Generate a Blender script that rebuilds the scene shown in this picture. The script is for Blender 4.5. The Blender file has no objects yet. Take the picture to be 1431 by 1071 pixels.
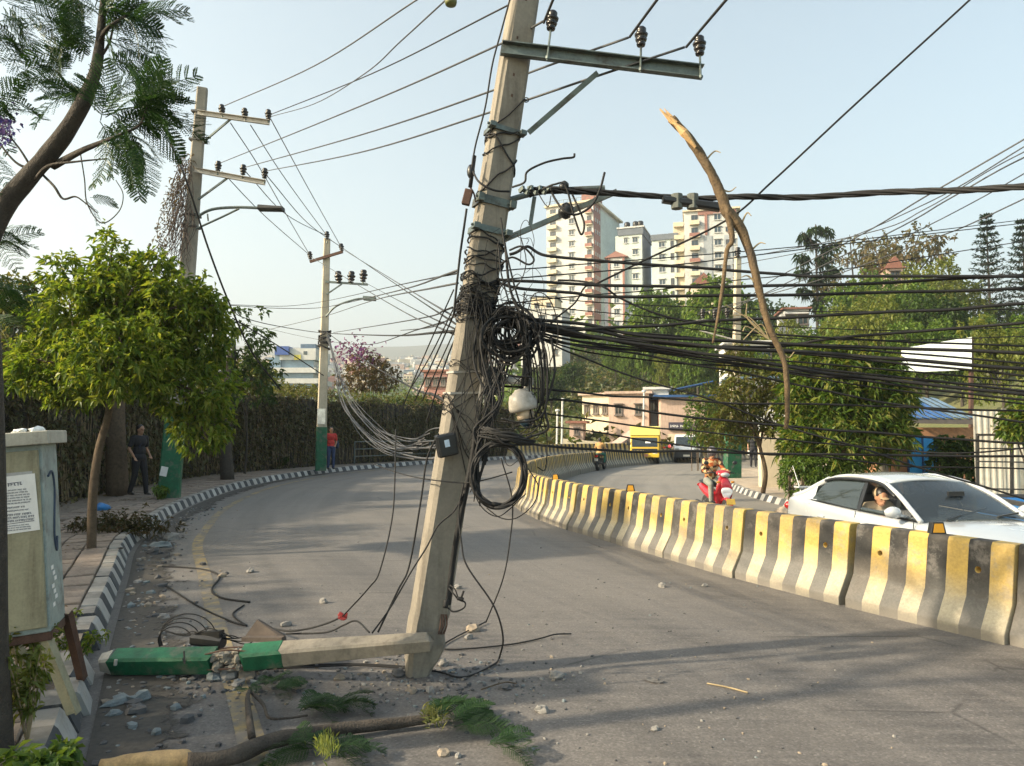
import bpy, math, random
import numpy as np
from mathutils import Vector as V, Matrix, noise as mnoise
R = math.radians
S = bpy.context.scene
COL = S.collection
rng = random.Random(7)
# ------------------------------------------------------------------ camera
FPX, EYE, TILT = 1033.0, 1.75, R(3.68)
cd = bpy.data.cameras.new('camera')
cam = bpy.data.objects.new('camera', cd); COL.objects.link(cam)
cam.location = (0, 0, EYE); cam.rotation_euler = (R(90) + TILT, 0, 0)
cd.sensor_width = 36; cd.lens = 36 * FPX / 1431; cd.clip_start = .05; cd.clip_end = 20000
S.camera = cam
# ------------------------------------------------------------------ sky, sun, exposure
SUN_AZ = math.atan2(-.28, -.96)          # direction towards the sun on the ground (x right, y away)
SUN_EL = R(27)
w = bpy.data.worlds.new('World'); S.world = w; w.use_nodes = True
wn = w.node_tree; wn.nodes.clear()
wo = wn.nodes.new('ShaderNodeOutputWorld'); wb = wn.nodes.new('ShaderNodeBackground')
sk = wn.nodes.new('ShaderNodeTexSky'); sk.sky_type = 'NISHITA'; sk.sun_disc = False
sk.sun_elevation = SUN_EL
sk.sun_rotation = math.atan2(math.cos(SUN_AZ), math.sin(SUN_AZ))
sk.altitude = 1300; sk.air_density = 1.0; sk.dust_density = 6.0; sk.ozone_density = 1.0
wb.inputs['Strength'].default_value = .15
tn = wn.nodes.new('ShaderNodeMixRGB'); tn.blend_type = 'MULTIPLY'; tn.inputs[0].default_value = 1; tn.inputs[2].default_value = (1.05, 1.0, .77, 1)   # hazy, whitish air
wn.links.new(sk.outputs[0], tn.inputs[1]); wn.links.new(tn.outputs[0], wb.inputs[0]); wn.links.new(wb.outputs[0], wo.inputs[0])
sd = bpy.data.lights.new('sun', 'SUN'); sun = bpy.data.objects.new('sun', sd); COL.objects.link(sun)
sd.energy = 3.1; sd.angle = R(1.5); sd.color = (1.0, .85, .62)
sv = V((math.cos(SUN_AZ) * math.cos(SUN_EL), math.sin(SUN_AZ) * math.cos(SUN_EL), math.sin(SUN_EL)))
sun.rotation_euler = sv.to_track_quat('Z', 'Y').to_euler(); sun.location = (-20, -10, 20)
vs = S.view_settings
vs.view_transform = 'Standard'; vs.look = 'None'; vs.gamma = 1; vs.use_curve_mapping = False; vs.exposure = 1.52
# ------------------------------------------------------------------ pixel -> place helpers
def ray(px, py):
    x = (px - 715.5) / FPX; y = (535.5 - py) / FPX
    return V((x, math.cos(TILT) - y * math.sin(TILT), math.sin(TILT) + y * math.cos(TILT)))
def AT(px, py, Y):
    d = ray(px, py); t = Y / d.y
    return V((d.x * t, Y, EYE + d.z * t))
def G(px, py, h=0.0):
    d = ray(px, py); t = (h - EYE) / d.z
    return V((d.x * t, d.y * t, h))
# ------------------------------------------------------------------ object helpers
def tag(o, label=None, cat=None, group=None, kind=None):
    if label: o['label'] = label
    if cat: o['category'] = cat
    if group: o['group'] = group
    if kind: o['kind'] = kind
    return o
def empty(name, loc=(0, 0, 0), rz=0.0, label=None, cat=None, group=None):
    o = bpy.data.objects.new(name, None); COL.objects.link(o)
    o.empty_display_size = .2
    o.location = loc; o.rotation_euler = (0, 0, rz)
    return tag(o, label, cat, group)
def wm(o):
    m = Matrix.LocRotScale(o.location, o.rotation_euler, o.scale)
    if o.parent: m = wm(o.parent) @ o.matrix_parent_inverse @ m
    return m
def copy_tree(o, parent=None):
    c = o.copy(); COL.objects.link(c)
    if parent: c.parent = parent
    for ch in list(o.children): copy_tree(ch, c)
    return c
def inst(mesh, name, parent=None, loc=(0, 0, 0), rot=(0, 0, 0), sc=(1, 1, 1)):
    o = bpy.data.objects.new(name, mesh); COL.objects.link(o)
    if parent: o.parent = parent
    o.location = loc; o.rotation_euler = rot
    o.scale = sc if hasattr(sc, '__len__') else (sc, sc, sc)
    return o
def catmull(P, n=8):
    P = [V(p) for p in P]
    if len(P) < 3: return [P[0].lerp(P[-1], i / n) for i in range(n + 1)]
    Q = [P[0] * 2 - P[1]] + P + [P[-1] * 2 - P[-2]]; out = []
    for i in range(1, len(Q) - 2):
        a, b, c, d = Q[i - 1:i + 3]
        for k in range(n):
            t = k / n
            out.append(.5 * ((2 * b) + (c - a) * t + (2 * a - 5 * b + 4 * c - d) * t * t + (3 * b - a - 3 * c + d) * t ** 3))
    out.append(P[-1]); return out
class MB:
    def __init__(s): s.v = []; s.f = []; s.m = []; s.uv = None
    def add(s, vs_, fs, mi=0):
        k = len(s.v); s.v += [V(p) for p in vs_]
        for f in fs: s.f.append([i + k for i in f]); s.m.append(mi)
    def box(s, c, d, rot=None, mi=0, taper=1.0):
        x, y, z = [q / 2 for q in d]; c = V(c)
        pts = [V((a * x * (taper if e > 0 else 1), b * y * (taper if e > 0 else 1), e * z)) for e in (-1, 1) for a, b in ((-1, -1), (1, -1), (1, 1), (-1, 1))]
        if rot is not None: pts = [rot @ p for p in pts]
        s.add([p + c for p in pts], [(3, 2, 1, 0), (4, 5, 6, 7), (0, 1, 5, 4), (1, 2, 6, 5), (2, 3, 7, 6), (3, 0, 4, 7)], mi)
    def bar(s, a, b, wd, h, mi=0, up=(0, 0, 1), cham=0.0, w2=None, h2=None):
        a, b = V(a), V(b); d = (b - a).normalized(); up = V(up)
        if abs(d.dot(up)) > .98: up = V((0, 1, 0))
        x = d.cross(up).normalized(); y = x.cross(d).normalized()
        def ring(p, wd, h):
            if cham > 0:
                c = cham; q = [(-wd / 2 + c, -h / 2), (wd / 2 - c, -h / 2), (wd / 2, -h / 2 + c), (wd / 2, h / 2 - c), (wd / 2 - c, h / 2), (-wd / 2 + c, h / 2), (-wd / 2, h / 2 - c), (-wd / 2, -h / 2 + c)]
            else: q = [(-wd / 2, -h / 2), (wd / 2, -h / 2), (wd / 2, h / 2), (-wd / 2, h / 2)]
            return [p + x * u + y * v for u, v in q]
        r1 = ring(a, wd, h); r2 = ring(b, w2 or wd, h2 or h); n = len(r1)
        s.add(r1 + r2, [tuple(range(n - 1, -1, -1)), tuple(range(n, 2 * n))] + [(i, (i + 1) % n, n + (i + 1) % n, n + i) for i in range(n)], mi)
    def tube(s, P, r, n=6, mi=0, cap=True, jit=0.0, jf=9.0):
        P = [V(p) for p in P]; m = len(P)
        if not hasattr(r, '__len__'): r = [r] * m
        elif len(r) != m: r = list(np.interp(np.linspace(0, 1, m), np.linspace(0, 1, len(r)), r))
        t0 = (P[1] - P[0]).normalized()
        u = t0.orthogonal().normalized(); vs_ = []
        for i in range(m):
            t = (P[min(i + 1, m - 1)] - P[max(i - 1, 0)])
            t = t.normalized() if t.length > 1e-9 else t0
            u = (u - t * u.dot(t)); u = u.normalized() if u.length > 1e-6 else t.orthogonal().normalized()
            b = t.cross(u)
            for k in range(n):
                a = 2 * math.pi * k / n
                vs_.append(P[i] + (u * math.cos(a) + b * math.sin(a)) * r[i] * (1 + jit * mnoise.noise(P[i] * jf + V((math.cos(a), math.sin(a), 0)) * 1.2) if jit else 1))
        fs = [(i * n + k, i * n + (k + 1) % n, (i + 1) * n + (k + 1) % n, (i + 1) * n + k) for i in range(m - 1) for k in range(n)]
        if cap: fs += [tuple(range(n - 1, -1, -1)), tuple(range((m - 1) * n, m * n))]
        s.add(vs_, fs, mi)
    def lathe(s, prof, n=12, M=None, mi=0):
        M = M or Matrix.Identity(4); vs_ = []
        for r, z in prof:
            for k in range(n):
                a = 2 * math.pi * k / n; vs_.append(M @ V((r * math.cos(a), r * math.sin(a), z)))
        m = len(prof)
        fs = [(i * n + k, i * n + (k + 1) % n, (i + 1) * n + (k + 1) % n, (i + 1) * n + k) for i in range(m - 1) for k in range(n)]
        fs += [tuple(range(n - 1, -1, -1)), tuple(range((m - 1) * n, m * n))]
        s.add(vs_, fs, mi)
    def ball(s, c, r, n=10, m=7, mi=0, rot=None):
        r = r if hasattr(r, '__len__') else (r, r, r); c = V(c); vs_ = []
        for i in range(m + 1):
            th = math.pi * i / m
            for k in range(n):
                a = 2 * math.pi * k / n
                p = V((r[0] * math.sin(th) * math.cos(a), r[1] * math.sin(th) * math.sin(a), -r[2] * math.cos(th)))
                if rot is not None: p = rot @ p
                vs_.append(c + p)
        s.add(vs_, [(i * n + k, i * n + (k + 1) % n, (i + 1) * n + (k + 1) % n, (i + 1) * n + k) for i in range(m) for k in range(n)], mi)
    def prism(s, poly, h, M=None, mi=0):
        M = M or Matrix.Identity(4); n = len(poly)
        s.add([M @ V((x, y, 0)) for x, y in poly] + [M @ V((x, y, h)) for x, y in poly],
              [tuple(range(n - 1, -1, -1)), tuple(range(n, 2 * n))] + [(i, (i + 1) % n, n + (i + 1) % n, n + i) for i in range(n)], mi)
    def grid(s, rows, mi=0, flip=False):
        n = len(rows[0]); vs_ = [p for r in rows for p in r]
        fs = [(i * n + k, i * n + k + 1, (i + 1) * n + k + 1, (i + 1) * n + k) for i in range(len(rows) - 1) for k in range(n - 1)]
        if flip: fs = [f[::-1] for f in fs]
        s.add(vs_, fs, mi)
    def rock(s, c, r, seed, n=7, m=5, flat=.7, mi=0):
        g = random.Random(seed); ax = Matrix.Rotation(g.random() * 6, 3, 'Z'); sx, sy = .75 + g.random() * .6, .6 + g.random() * .5
        k0 = len(s.v); s.ball((0, 0, 0), 1, n, m, mi)
        for i in range(k0, len(s.v)):
            p = s.v[i]; q = 1 + .55 * (mnoise.noise(p * 1.7 + V((seed * 3.1, seed, 0))))
            p = V((p.x * sx, p.y * sy, max(p.z, -.6) * flat)) * q * r
            s.v[i] = V(c) + ax @ p
    def build(s, name, mats, parent=None, smooth=False, local=False, origin=None, bevel=0, data=False):
        me = bpy.data.meshes.new(name)
        mats = mats if isinstance(mats, (list, tuple)) else [mats]
        for m in mats: me.materials.append(m)
        A = np.array([tuple(p) for p in s.v], dtype=np.float64)
        loc = V((0, 0, 0))
        if parent is not None:
            if not local:
                M = np.array(wm(parent).inverted()); A = A @ M[:3, :3].T + M[:3, 3]
        elif not local:
            if origin is None: origin = (A[:, 0].mean(), A[:, 1].mean(), A[:, 2].min())
            loc = V(origin); A = A - np.array(tuple(loc))
        me.from_pydata(A.tolist(), [], s.f)
        me.polygons.foreach_set('material_index', s.m)
        if smooth: me.polygons.foreach_set('use_smooth', [True] * len(s.f))
        if s.uv is not None:
            uvl = me.uv_layers.new(name='UVMap'); li = np.empty(len(me.loops), dtype=np.int32); me.loops.foreach_get('vertex_index', li)
            uvl.data.foreach_set('uv', np.array(s.uv, dtype=np.float32)[li].ravel())
        me.update()
        if data: return me
        o = bpy.data.objects.new(name, me); COL.objects.link(o)
        if parent is not None: o.parent = parent
        o.location = loc
        if bevel:
            b = o.modifiers.new('bevel', 'BEVEL'); b.width = bevel; b.segments = 2; b.limit_method = 'ANGLE'
        return o
# ------------------------------------------------------------------ materials
def C4(c): return (c[0], c[1], c[2], 1)
class NT:
    def __init__(s, name):
        s.mat = bpy.data.materials.new(name); s.mat.use_nodes = True; s.t = s.mat.node_tree
        s.b = s.t.nodes['Principled BSDF']; s.out = s.t.nodes['Material Output']; s._tc = None
    def n(s, typ, **kw):
        nd = s.t.nodes.new('ShaderNode' + typ)
        for k, v in kw.items():
            if k.startswith('i_'):
                key = k[2:]; key = int(key) if key.isdigit() else key.replace('_', ' ')
                if hasattr(v, 'links') or isinstance(v, bpy.types.NodeSocket): s.t.links.new(v, nd.inputs[key])
                else: nd.inputs[key].default_value = v
            else: setattr(nd, k, v)
        return nd
    def l(s, a, b): s.t.links.new(a, b)
    def co(s, which='Object'):
        if s._tc is None: s._tc = s.n('TexCoord')
        return s._tc.outputs[which]
    def mapped(s, scale=(1, 1, 1), which='Object', loc=None):
        m = s.n('Mapping', i_Vector=s.co(which)); m.inputs['Scale'].default_value = scale
        if loc is not None: m.inputs['Location'].default_value = loc
        return m.outputs[0]
    def noise(s, scale, vec=None, detail=4, rough=.6, dist=0):
        return s.n('TexNoise', i_Vector=vec if vec is not None else s.co(), i_Scale=scale, i_Detail=detail, i_Roughness=rough, i_Distortion=dist).outputs['Fac']
    def ramp(s, fac, stops, interp='LINEAR'):
        r = s.n('ValToRGB', i_Fac=fac); e = r.color_ramp; e.interpolation = interp
        while len(e.elements) < len(stops): e.elements.new(.5)
        for el, (p, c) in zip(e.elements, stops): el.position = p; el.color = C4(c) if hasattr(c, '__len__') else (c, c, c, 1)
        return r.outputs[0]
    def mix(s, f, a, b, mode='MIX'):
        m = s.n('MixRGB', blend_type=mode)
        for i, x in enumerate((f, a, b)):
            if isinstance(x, bpy.types.NodeSocket): s.l(x, m.inputs[i])
            else: m.inputs[i].default_value = (C4(x) if hasattr(x, '__len__') else (x if i == 0 else (x, x, x, 1)))
        return m.outputs[0]
    def math(s, op, a, b=0.0, c=0.0):
        m = s.n('Math', operation=op)
        for i, x in enumerate((a, b, c)):
            if isinstance(x, bpy.types.NodeSocket): s.l(x, m.inputs[i])
            else: m.inputs[i].default_value = x
        return m.outputs[0]
    def sep(s, v): return s.n('SeparateXYZ', i_Vector=v).outputs
    def col(s, c): (s.l(c, s.b.inputs['Base Color']) if isinstance(c, bpy.types.NodeSocket) else setattr(s.b.inputs['Base Color'], 'default_value', C4(c)))
    def rough(s, c): (s.l(c, s.b.inputs['Roughness']) if isinstance(c, bpy.types.NodeSocket) else setattr(s.b.inputs['Roughness'], 'default_value', c))
    def bump(s, h, st=.3, d=.02): s.l(s.n('Bump', i_Height=h, i_Strength=st, i_Distance=d).outputs[0], s.b.inputs['Normal'])
    def rnd(s): return s.n('ObjectInfo').outputs['Random']
    def island(s): return s.n('NewGeometry').outputs['Random Per Island']
def simple(name, c, rough=.7, metal=0, var=.25, scale=6, bump=.15, bd=.01, dirt=None, objvar=0, spec=None):
    t = NT(name); n1 = t.noise(scale); n2 = t.noise(scale * 7, detail=3)
    lo = [x * (1 - var) for x in c]; hi = [min(1, x * (1 + var)) for x in c]
    k = t.ramp(n1, [(.3, lo), (.7, hi)]); k = t.mix(.35, k, t.ramp(n2, [(.3, lo), (.7, hi)]))
    if dirt: k = t.mix(t.ramp(t.noise(scale * .6, detail=8, rough=.7), [(.52, 0), (.68, 1)]), k, dirt)
    if objvar: k = t.mix(1, k, t.ramp(t.rnd(), [(0, 1 - objvar), (1, 1 + objvar * .4)]), 'MULTIPLY')
    t.col(k); t.rough(rough); t.b.inputs['Metallic'].default_value = metal
    if spec is not None: t.b.inputs['Specular IOR Level'].default_value = spec
    if bump: t.bump(n2, bump, bd)
    return t.mat
def leafmat(name, cols, trans=.45, rough=.45):
    t = NT(name); k = t.ramp(t.island(), [(i / max(1, len(cols) - 1), c) for i, c in enumerate(cols)])
    k = t.mix(.5, k, t.mix(1, k, t.ramp(t.noise(1.3, detail=2), [(.3, .55), (.7, 1.35)]), 'MULTIPLY'))
    t.col(k); t.rough(rough); t.b.inputs['Specular IOR Level'].default_value = .3
    tr = t.n('BsdfTranslucent'); t.l(t.mix(1, k, (1.25, 1.2, .55), 'MULTIPLY'), tr.inputs[0])
    m = t.n('MixShader', i_0=trans); t.l(t.b.outputs[0], m.inputs[1]); t.l(tr.outputs[0], m.inputs[2]); t.l(m.outputs[0], t.out.inputs[0])
    return t.mat
M = {}
def concrete(name, c, stain=(.12, .10, .085), sc=3.0, amt=.55):
    t = NT(name); n1 = t.noise(sc, detail=8, rough=.65); n2 = t.noise(sc * 14, detail=3)
    v = t.mapped((9, 9, .7)); st = t.noise(1.6, v, detail=6)
    k = t.ramp(n1, [(.3, [x * .72 for x in c]), (.5, c), (.7, [min(1, x * 1.22) for x in c])])
    k = t.mix(t.math('MULTIPLY', t.ramp(st, [(.5, 0), (.72, 1)]), amt), k, stain)
    k = t.mix(.3, k, t.ramp(n2, [(.3, [x * .6 for x in c]), (.7, [min(1, x * 1.2) for x in c])]))
    t.col(k); t.rough(.85); t.bump(t.mix(.5, n1, n2), .4, .008); return t.mat
M['pole_conc'] = concrete('pole_concrete', (.22, .196, .16), (.075, .062, .05), amt=.8)
M['pole_conc2'] = concrete('weathered_concrete', (.28, .25, .205))
M['wall_conc'] = concrete('plain_concrete', (.4, .38, .34), sc=1.2)
M['green_paint'] = simple('green_paint', (.006, .10, .045), .6, var=.45, scale=7, dirt=(.12, .125, .095), bump=.3)
M['black_rubber'] = simple('black_cable_sheath', (.006, .006, .007), .75, var=.4, scale=3, bump=0)
M['grey_wire'] = simple('grey_wire', (.075, .075, .08), .5, var=.2, bump=0)
M['alu_wire'] = simple('aluminium_conductor', (.05, .052, .056), .6, metal=.2, var=.2, bump=0)
M['steel'] = simple('galvanised_steel', (.11, .135, .13), .5, metal=.45, var=.35, scale=9, dirt=(.06, .05, .04))
M['dark_steel'] = simple('dark_steel', (.05, .05, .05), .6, metal=.3, var=.3)
M['rust'] = simple('rusty_steel', (.085, .045, .032), .85, var=.45, scale=12)
M['porcelain'] = simple('dark_porcelain', (.012, .010, .010), .25, var=.3, bump=0)
M['black_plastic'] = simple('black_plastic', (.014, .015, .017), .4, var=.3)
M['white_plastic'] = simple('white_plastic', (.36, .34, .31), .45, var=.15, dirt=(.18, .16, .13))
M['white_paper'] = simple('white_paper', (.75, .74, .72), .8, var=.08)
M['ink'] = simple('dark_ink', (.05, .05, .09), .7, var=.2, bump=0)
M['white_paint'] = simple('white_paint', (.78, .78, .76), .6, var=.08)
M['bark'] = simple('brown_bark', (.11, .078, .05), .9, var=.5, scale=14, bump=.8, bd=.02)
M['bark_dark'] = simple('dark_bark', (.05, .042, .034), .9, var=.45, scale=14, bump=.8, bd=.02)
M['wood'] = simple('fresh_split_wood', (.52, .33, .15), .7, var=.4, scale=12, bump=.5, bd=.008)
M['skin'] = simple('skin', (.36, .19, .115), .5, var=.1, bump=0)
M['hair'] = simple('black_hair', (.012, .010, .010), .45, var=.4)
M['rubber'] = simple('tyre_rubber', (.02, .02, .02), .8, var=.2)
M['chrome'] = simple('chrome', (.6, .6, .6), .2, metal=.9, var=.1, bump=0)
def glassmat(name, c=(.02, .03, .035), rough=.06, alpha=.55):
    t = NT(name); t.col(c); t.rough(rough); t.b.inputs['Specular IOR Level'].default_value = .8
    tr = t.n('BsdfTransparent'); tr.inputs[0].default_value = (.75, .82, .82, 1)
    m = t.n('MixShader', i_0=alpha); t.l(tr.outputs[0], m.inputs[1]); t.l(t.b.outputs[0], m.inputs[2]); t.l(m.outputs[0], t.out.inputs[0]); return t.mat
M['glass'] = glassmat('window_glass', alpha=.85)
M['car_glass'] = glassmat('car_glass', (.03, .04, .05), .03, .62)
M['car_glass_tint'] = glassmat('tinted_car_glass', (.03, .04, .042), .04, .9)
# ================================================================== SETTING
KL = [(-.1, -5), (-.9, 0), (-2.0, 3.2), (-3.3, 6), (-4.6, 8.8), (-5.7, 11.2), (-6.5, 13.6), (-7.2, 16), (-7.9, 19.5), (-8.3, 23), (-8.25, 27), (-7.6, 31), (-6.2, 35), (-4.3, 39), (-1.8, 43), (1.5, 47), (6, 51), (12, 54), (20, 56)]
BR = [(7.9, -4), (6.5, 1), (5.5, 3.6), (4.85, 4.85), (4.12, 6.08), (3.55, 7.15), (2.95, 8.3), (2.33, 9.75), (1.68, 11.5), (.84, 13.7), (.28, 16), (.02, 18.5), (.08, 20.8), (.4, 23.6), (.95, 27), (1.75, 31), (2.9, 35), (4.6, 39.4), (6.9, 43.6), (10, 47.3), (15, 50.5), (22, 52.5)]
RK = [(14.5, -4), (13, 1), (11.6, 5), (10.2, 8.6), (9.0, 11.5), (8.1, 14.5), (7.5, 17.5), (7.2, 20), (7.25, 23), (7.6, 26), (8.3, 29.5), (9.4, 33), (11.2, 36.5), (13.6, 39.8), (17, 43), (22, 45.5), (30, 47)]
FL = [(-11.5, -4), (-11.3, 3), (-10.9, 8), (-10.5, 11), (-10.25, 13.5), (-10.1, 16), (-10.5, 19), (-11.0, 23), (-11.0, 27), (-9.7, 31.5), (-8.1, 35.5), (-6, 39), (-3.4, 43.4), (.2, 48), (5, 52.6), (11, 56), (19, 58)]
RF = [(18.5, -4), (17, 2), (15.6, 7), (14.2, 11), (12.9, 14.5), (11.6, 18), (10.6, 21), (10.2, 24), (10.5, 27), (11, 30), (12.4, 33), (14.5, 36), (17.5, 39), (22, 42), (30, 44)]
def dense(P, step=.1):
    Q = catmull([(x, y, 0) for x, y in P], 24); L = [0.0]
    for a, b in zip(Q, Q[1:]): L.append(L[-1] + (b - a).length)
    n = int(L[-1] / step); s_ = np.linspace(0, L[-1], n + 1)
    A = np.array([tuple(q) for q in Q]); return np.stack([np.interp(s_, L, A[:, 0]), np.interp(s_, L, A[:, 1])], 1), s_
class Path:
    def __init__(s, P): s.P, s.S = dense(P); s.L = s.S[-1]
    def at(s, d): return V((np.interp(d, s.S, s.P[:, 0]), np.interp(d, s.S, s.P[:, 1]), 0))
    def tan(s, d): return (s.at(min(d + .15, s.L)) - s.at(max(d - .15, 0))).normalized()
    def off(s, d, o):                      # o > 0 : to the left of travel
        t = s.tan(d); return s.at(d) + V((-t.y, t.x, 0)) * o
    def near(s, x, y): return float(s.S[np.argmin((s.P[:, 0] - x) ** 2 + (s.P[:, 1] - y) ** 2)])
_b = Path(BR); BR = [tuple(_b.off(_b.L * i / 40, -.24))[:2] for i in range(41)]      # the measured line is the near foot of the barrier
pKL, pBR, pRK, pFL, pRF = Path(KL), Path(BR), Path(RK), Path(FL), Path(RF)
def ribbon(name, pa, pb, za, zb, n=110, m=10, mat=None, kind='structure', oa=0.0, ob=0.0):
    b = MB(); rows = []; uv = []
    for i in range(n + 1):
        p = pa.off(pa.L * i / n, oa); q = pb.off(pb.L * i / n, ob); r = []
        for k in range(m + 1):
            f = k / m; v = p.lerp(q, f); v.z = za + (zb - za) * f; r.append(v); uv.append(((p - q).length * f, pa.L * i / n))
        rows.append(r)
    b.grid(rows, flip=True); b.uv = uv
    return tag(b.build(name, mat, origin=(0, 0, 0), smooth=True), kind=kind)
# --- road surface
def road_mat(name, base, warm, streak=1.0):
    t = NT(name)
    big = t.noise(.35, detail=6, rough=.6); fine = t.noise(60, detail=3); mid = t.noise(5, detail=6, rough=.7)
    suv = t.mapped((2.2, .10, 1), 'UV'); lane = t.noise(1.0, suv, detail=4)
    cr = t.mapped((.5, 9, 1), 'UV'); groove = t.noise(1.0, cr, detail=3)
    k = t.ramp(big, [(.3, [x * .82 for x in base]), (.7, [x * 1.15 for x in warm])])
    k = t.mix(t.math('MULTIPLY', t.ramp(lane, [(.42, 0), (.62, 1)]), .5 * streak), k, [x * 1.45 for x in warm])
    k = t.mix(t.math('MULTIPLY', t.ramp(lane, [(.28, 1), (.42, 0)]), .4), k, [x * .6 for x in base])
    k = t.mix(t.math('MULTIPLY', t.ramp(groove, [(.38, 0), (.68, 1)]), .42), k, [x * 1.5 for x in warm])
    k = t.mix(.45, k, t.mix(1, k, t.ramp(fine, [(.3, .5), (.7, 1.55)]), 'MULTIPLY'))
    k = t.mix(t.math('MULTIPLY', t.ramp(mid, [(.56, 0), (.74, 1)]), .35), k, [x * .5 for x in base])
    wv = t.n('Mapping', i_Vector=t.co()); t.l(t.mix(.25, t.co(), t.n('TexNoise', i_Scale=1.2, i_Detail=5.0).outputs['Color']), wv.inputs[0])
    vo = t.n('TexVoronoi', feature='DISTANCE_TO_EDGE', i_Vector=wv.outputs[0], i_Scale=.75).outputs['Distance']
    ck = t.math('MULTIPLY', t.ramp(vo, [(.0, 1), (.012, 0)]), t.ramp(t.noise(.5, detail=3), [(.5, 0), (.62, .75)])); k = t.mix(ck, k, [x * .3 for x in base])
    k = t.mix(t.math('MULTIPLY', t.ramp(t.noise(1.1, detail=7, rough=.75), [(.58, 0), (.70, 1)]), .45), k, [x * .55 for x in base])
    sp = t.n('TexVoronoi', i_Vector=t.co(), i_Scale=70.0).outputs['Color']; k = t.mix(.28, k, t.mix(1, k, t.ramp(t.sep(sp)[0], [(.0, .35), (.5, 1), (.85, 1.1), (1, 2.4)]), 'MULTIPLY'))
    dv = t.math('ADD', t.sep(t.co('UV'))[1], t.math('MULTIPLY', t.math('SUBTRACT', big, .5), 14.0)); k = t.mix(t.math('MULTIPLY', t.ramp(t.math('DIVIDE', dv, 50.0), [(.22, 0), (.42, 1)]), .55), k, t.mix(.5, k, (.23, .215, .19)))   # paler stretch towards the bend
    t.col(k); t.rough(t.ramp(big, [(.3, .62), (.7, .8)])); t.b.inputs['Specular IOR Level'].default_value = .35
    t.bump(t.mix(.4, fine, groove), .35, .006); return t.mat
M['road'] = road_mat('worn_concrete_road', (.083, .079, .079), (.118, .108, .10))
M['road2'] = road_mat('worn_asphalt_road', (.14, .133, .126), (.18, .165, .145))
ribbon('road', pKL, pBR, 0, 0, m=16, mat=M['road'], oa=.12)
ribbon('road', pBR, pRK, -.25, -.25, m=10, mat=M['road2'])
def dust_mat(name, c1, c2, sc=2.0):
    t = NT(name); n1 = t.noise(sc, detail=8, rough=.68); n2 = t.noise(sc * 16, detail=4)
    k = t.ramp(n1, [(.32, c1), (.68, c2)]); k = t.mix(.5, k, t.mix(1, k, t.ramp(n2, [(.3, .55), (.7, 1.4)]), 'MULTIPLY'))
    t.col(k); t.rough(.95); t.bump(t.mix(.5, n1, n2), .6, .02); return t.mat
M['dust'] = dust_mat('dusty_ground', (.33, .26, .19), (.46, .38, .29))
M['soil'] = dust_mat('dark_soil', (.055, .047, .04), (.11, .092, .075), 3)
M['bed'] = dust_mat('sand_bed', (.15, .12, .095), (.27, .22, .175), 4)
SWZ = .16
ribbon('pavement', pKL, pFL, SWZ - .012, SWZ - .012, m=8, mat=M['bed'], oa=.1, ob=.8)
ribbon('pavement', pRK, pRF, -.10, -.08, m=8, mat=M['dust'], oa=-.12)
# --- faded yellow edge line
t = NT('faded_yellow_line'); nn = t.noise(7, detail=8, rough=.7); nb = t.noise(.9, detail=4)
f = t.ramp(t.math('ADD', nn, t.math('MULTIPLY', nb, .5)), [(.60, 0), (.82, 1)])
t.col(t.mix(f, (.30, .225, .10), (.14, .13, .118))); t.rough(.85); t.bump(nn, .3, .003); M['yline'] = t.mat
b = MB(); rows = []
for i in range(0, 261):
    d = pKL.near(-1.2, 1) + i * .2
    rows.append([pKL.off(d, -.84 + 0) + V((0, 0, .004)), pKL.off(d, -.99) + V((0, 0, .004))])
b.grid(rows); tag(b.build('painted_line', M['yline'], origin=(0, 0, 0)), kind='structure')
# --- dirt along the gutter, oil dust patch: thin sheets with ragged holes
def ragged(name, c1, c2, th, sc):
    t = NT(name); n1 = t.noise(sc, detail=8, rough=.7); n2 = t.noise(25, detail=3); t.col(t.mix(n2, c1, c2)); t.rough(.95); t.bump(n2, .6, .01)
    uvx = t.sep(t.co('UV'))[0]; e = t.math('MULTIPLY', t.math('SUBTRACT', 1.0, uvx), .7)
    a = t.ramp(t.math('ADD', n1, e), [(th, 0), (th + .1, 1)])
    tr = t.n('BsdfTransparent'); m = t.n('MixShader', i_0=a); t.l(tr.outputs[0], m.inputs[1]); t.l(t.b.outputs[0], m.inputs[2]); t.l(m.outputs[0], t.out.inputs[0]); return t.mat
M['gutter'] = ragged('gutter_dirt', (.03, .028, .026), (.095, .084, .072), .84, 2.6)
b = MB(); rows = []; uv = []
for i in range(0, 150):
    d = pKL.near(-1.4, 2) + i * .25; wd = 1.0 + .35 * mnoise.noise(V((d * .5, 0, 0))) - .012 * i * .25
    r = []
    for k in range(5):
        r.append(pKL.off(d, -.09 - wd * k / 4) + V((0, 0, .008))); uv.append((k / 4, d))
    rows.append(r)
b.grid(rows, flip=False); b.uv = uv; tag(b.build('gutter_dirt', M['gutter'], origin=(0, 0, 0)), kind='stuff')
def patch(name, cx, cy, rx, ry, rot, mat, z, n=24):
    b = MB(); uv = []; rows = []
    for j in range(7):
        r = []
        for k in range(n + 1):
            a = 2 * math.pi * k / n; q = V((rx * math.cos(a) * j / 6, ry * math.sin(a) * j / 6, 0)); q = Matrix.Rotation(rot, 3, 'Z') @ q
            r.append(V((cx + q.x, cy + q.y, z))); uv.append((j / 6, k))
        rows.append(r)
    b.grid(rows); b.uv = uv; return tag(b.build(name, mat, origin=(cx, cy, z)), kind='stuff')
M['soot'] = ragged('dark_grit', (.03, .028, .027), (.08, .07, .062), 1.02, 16)
M['sandy'] = ragged('pale_sand', (.24, .2, .15), (.32, .27, .2), 1.0, 2)
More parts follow.
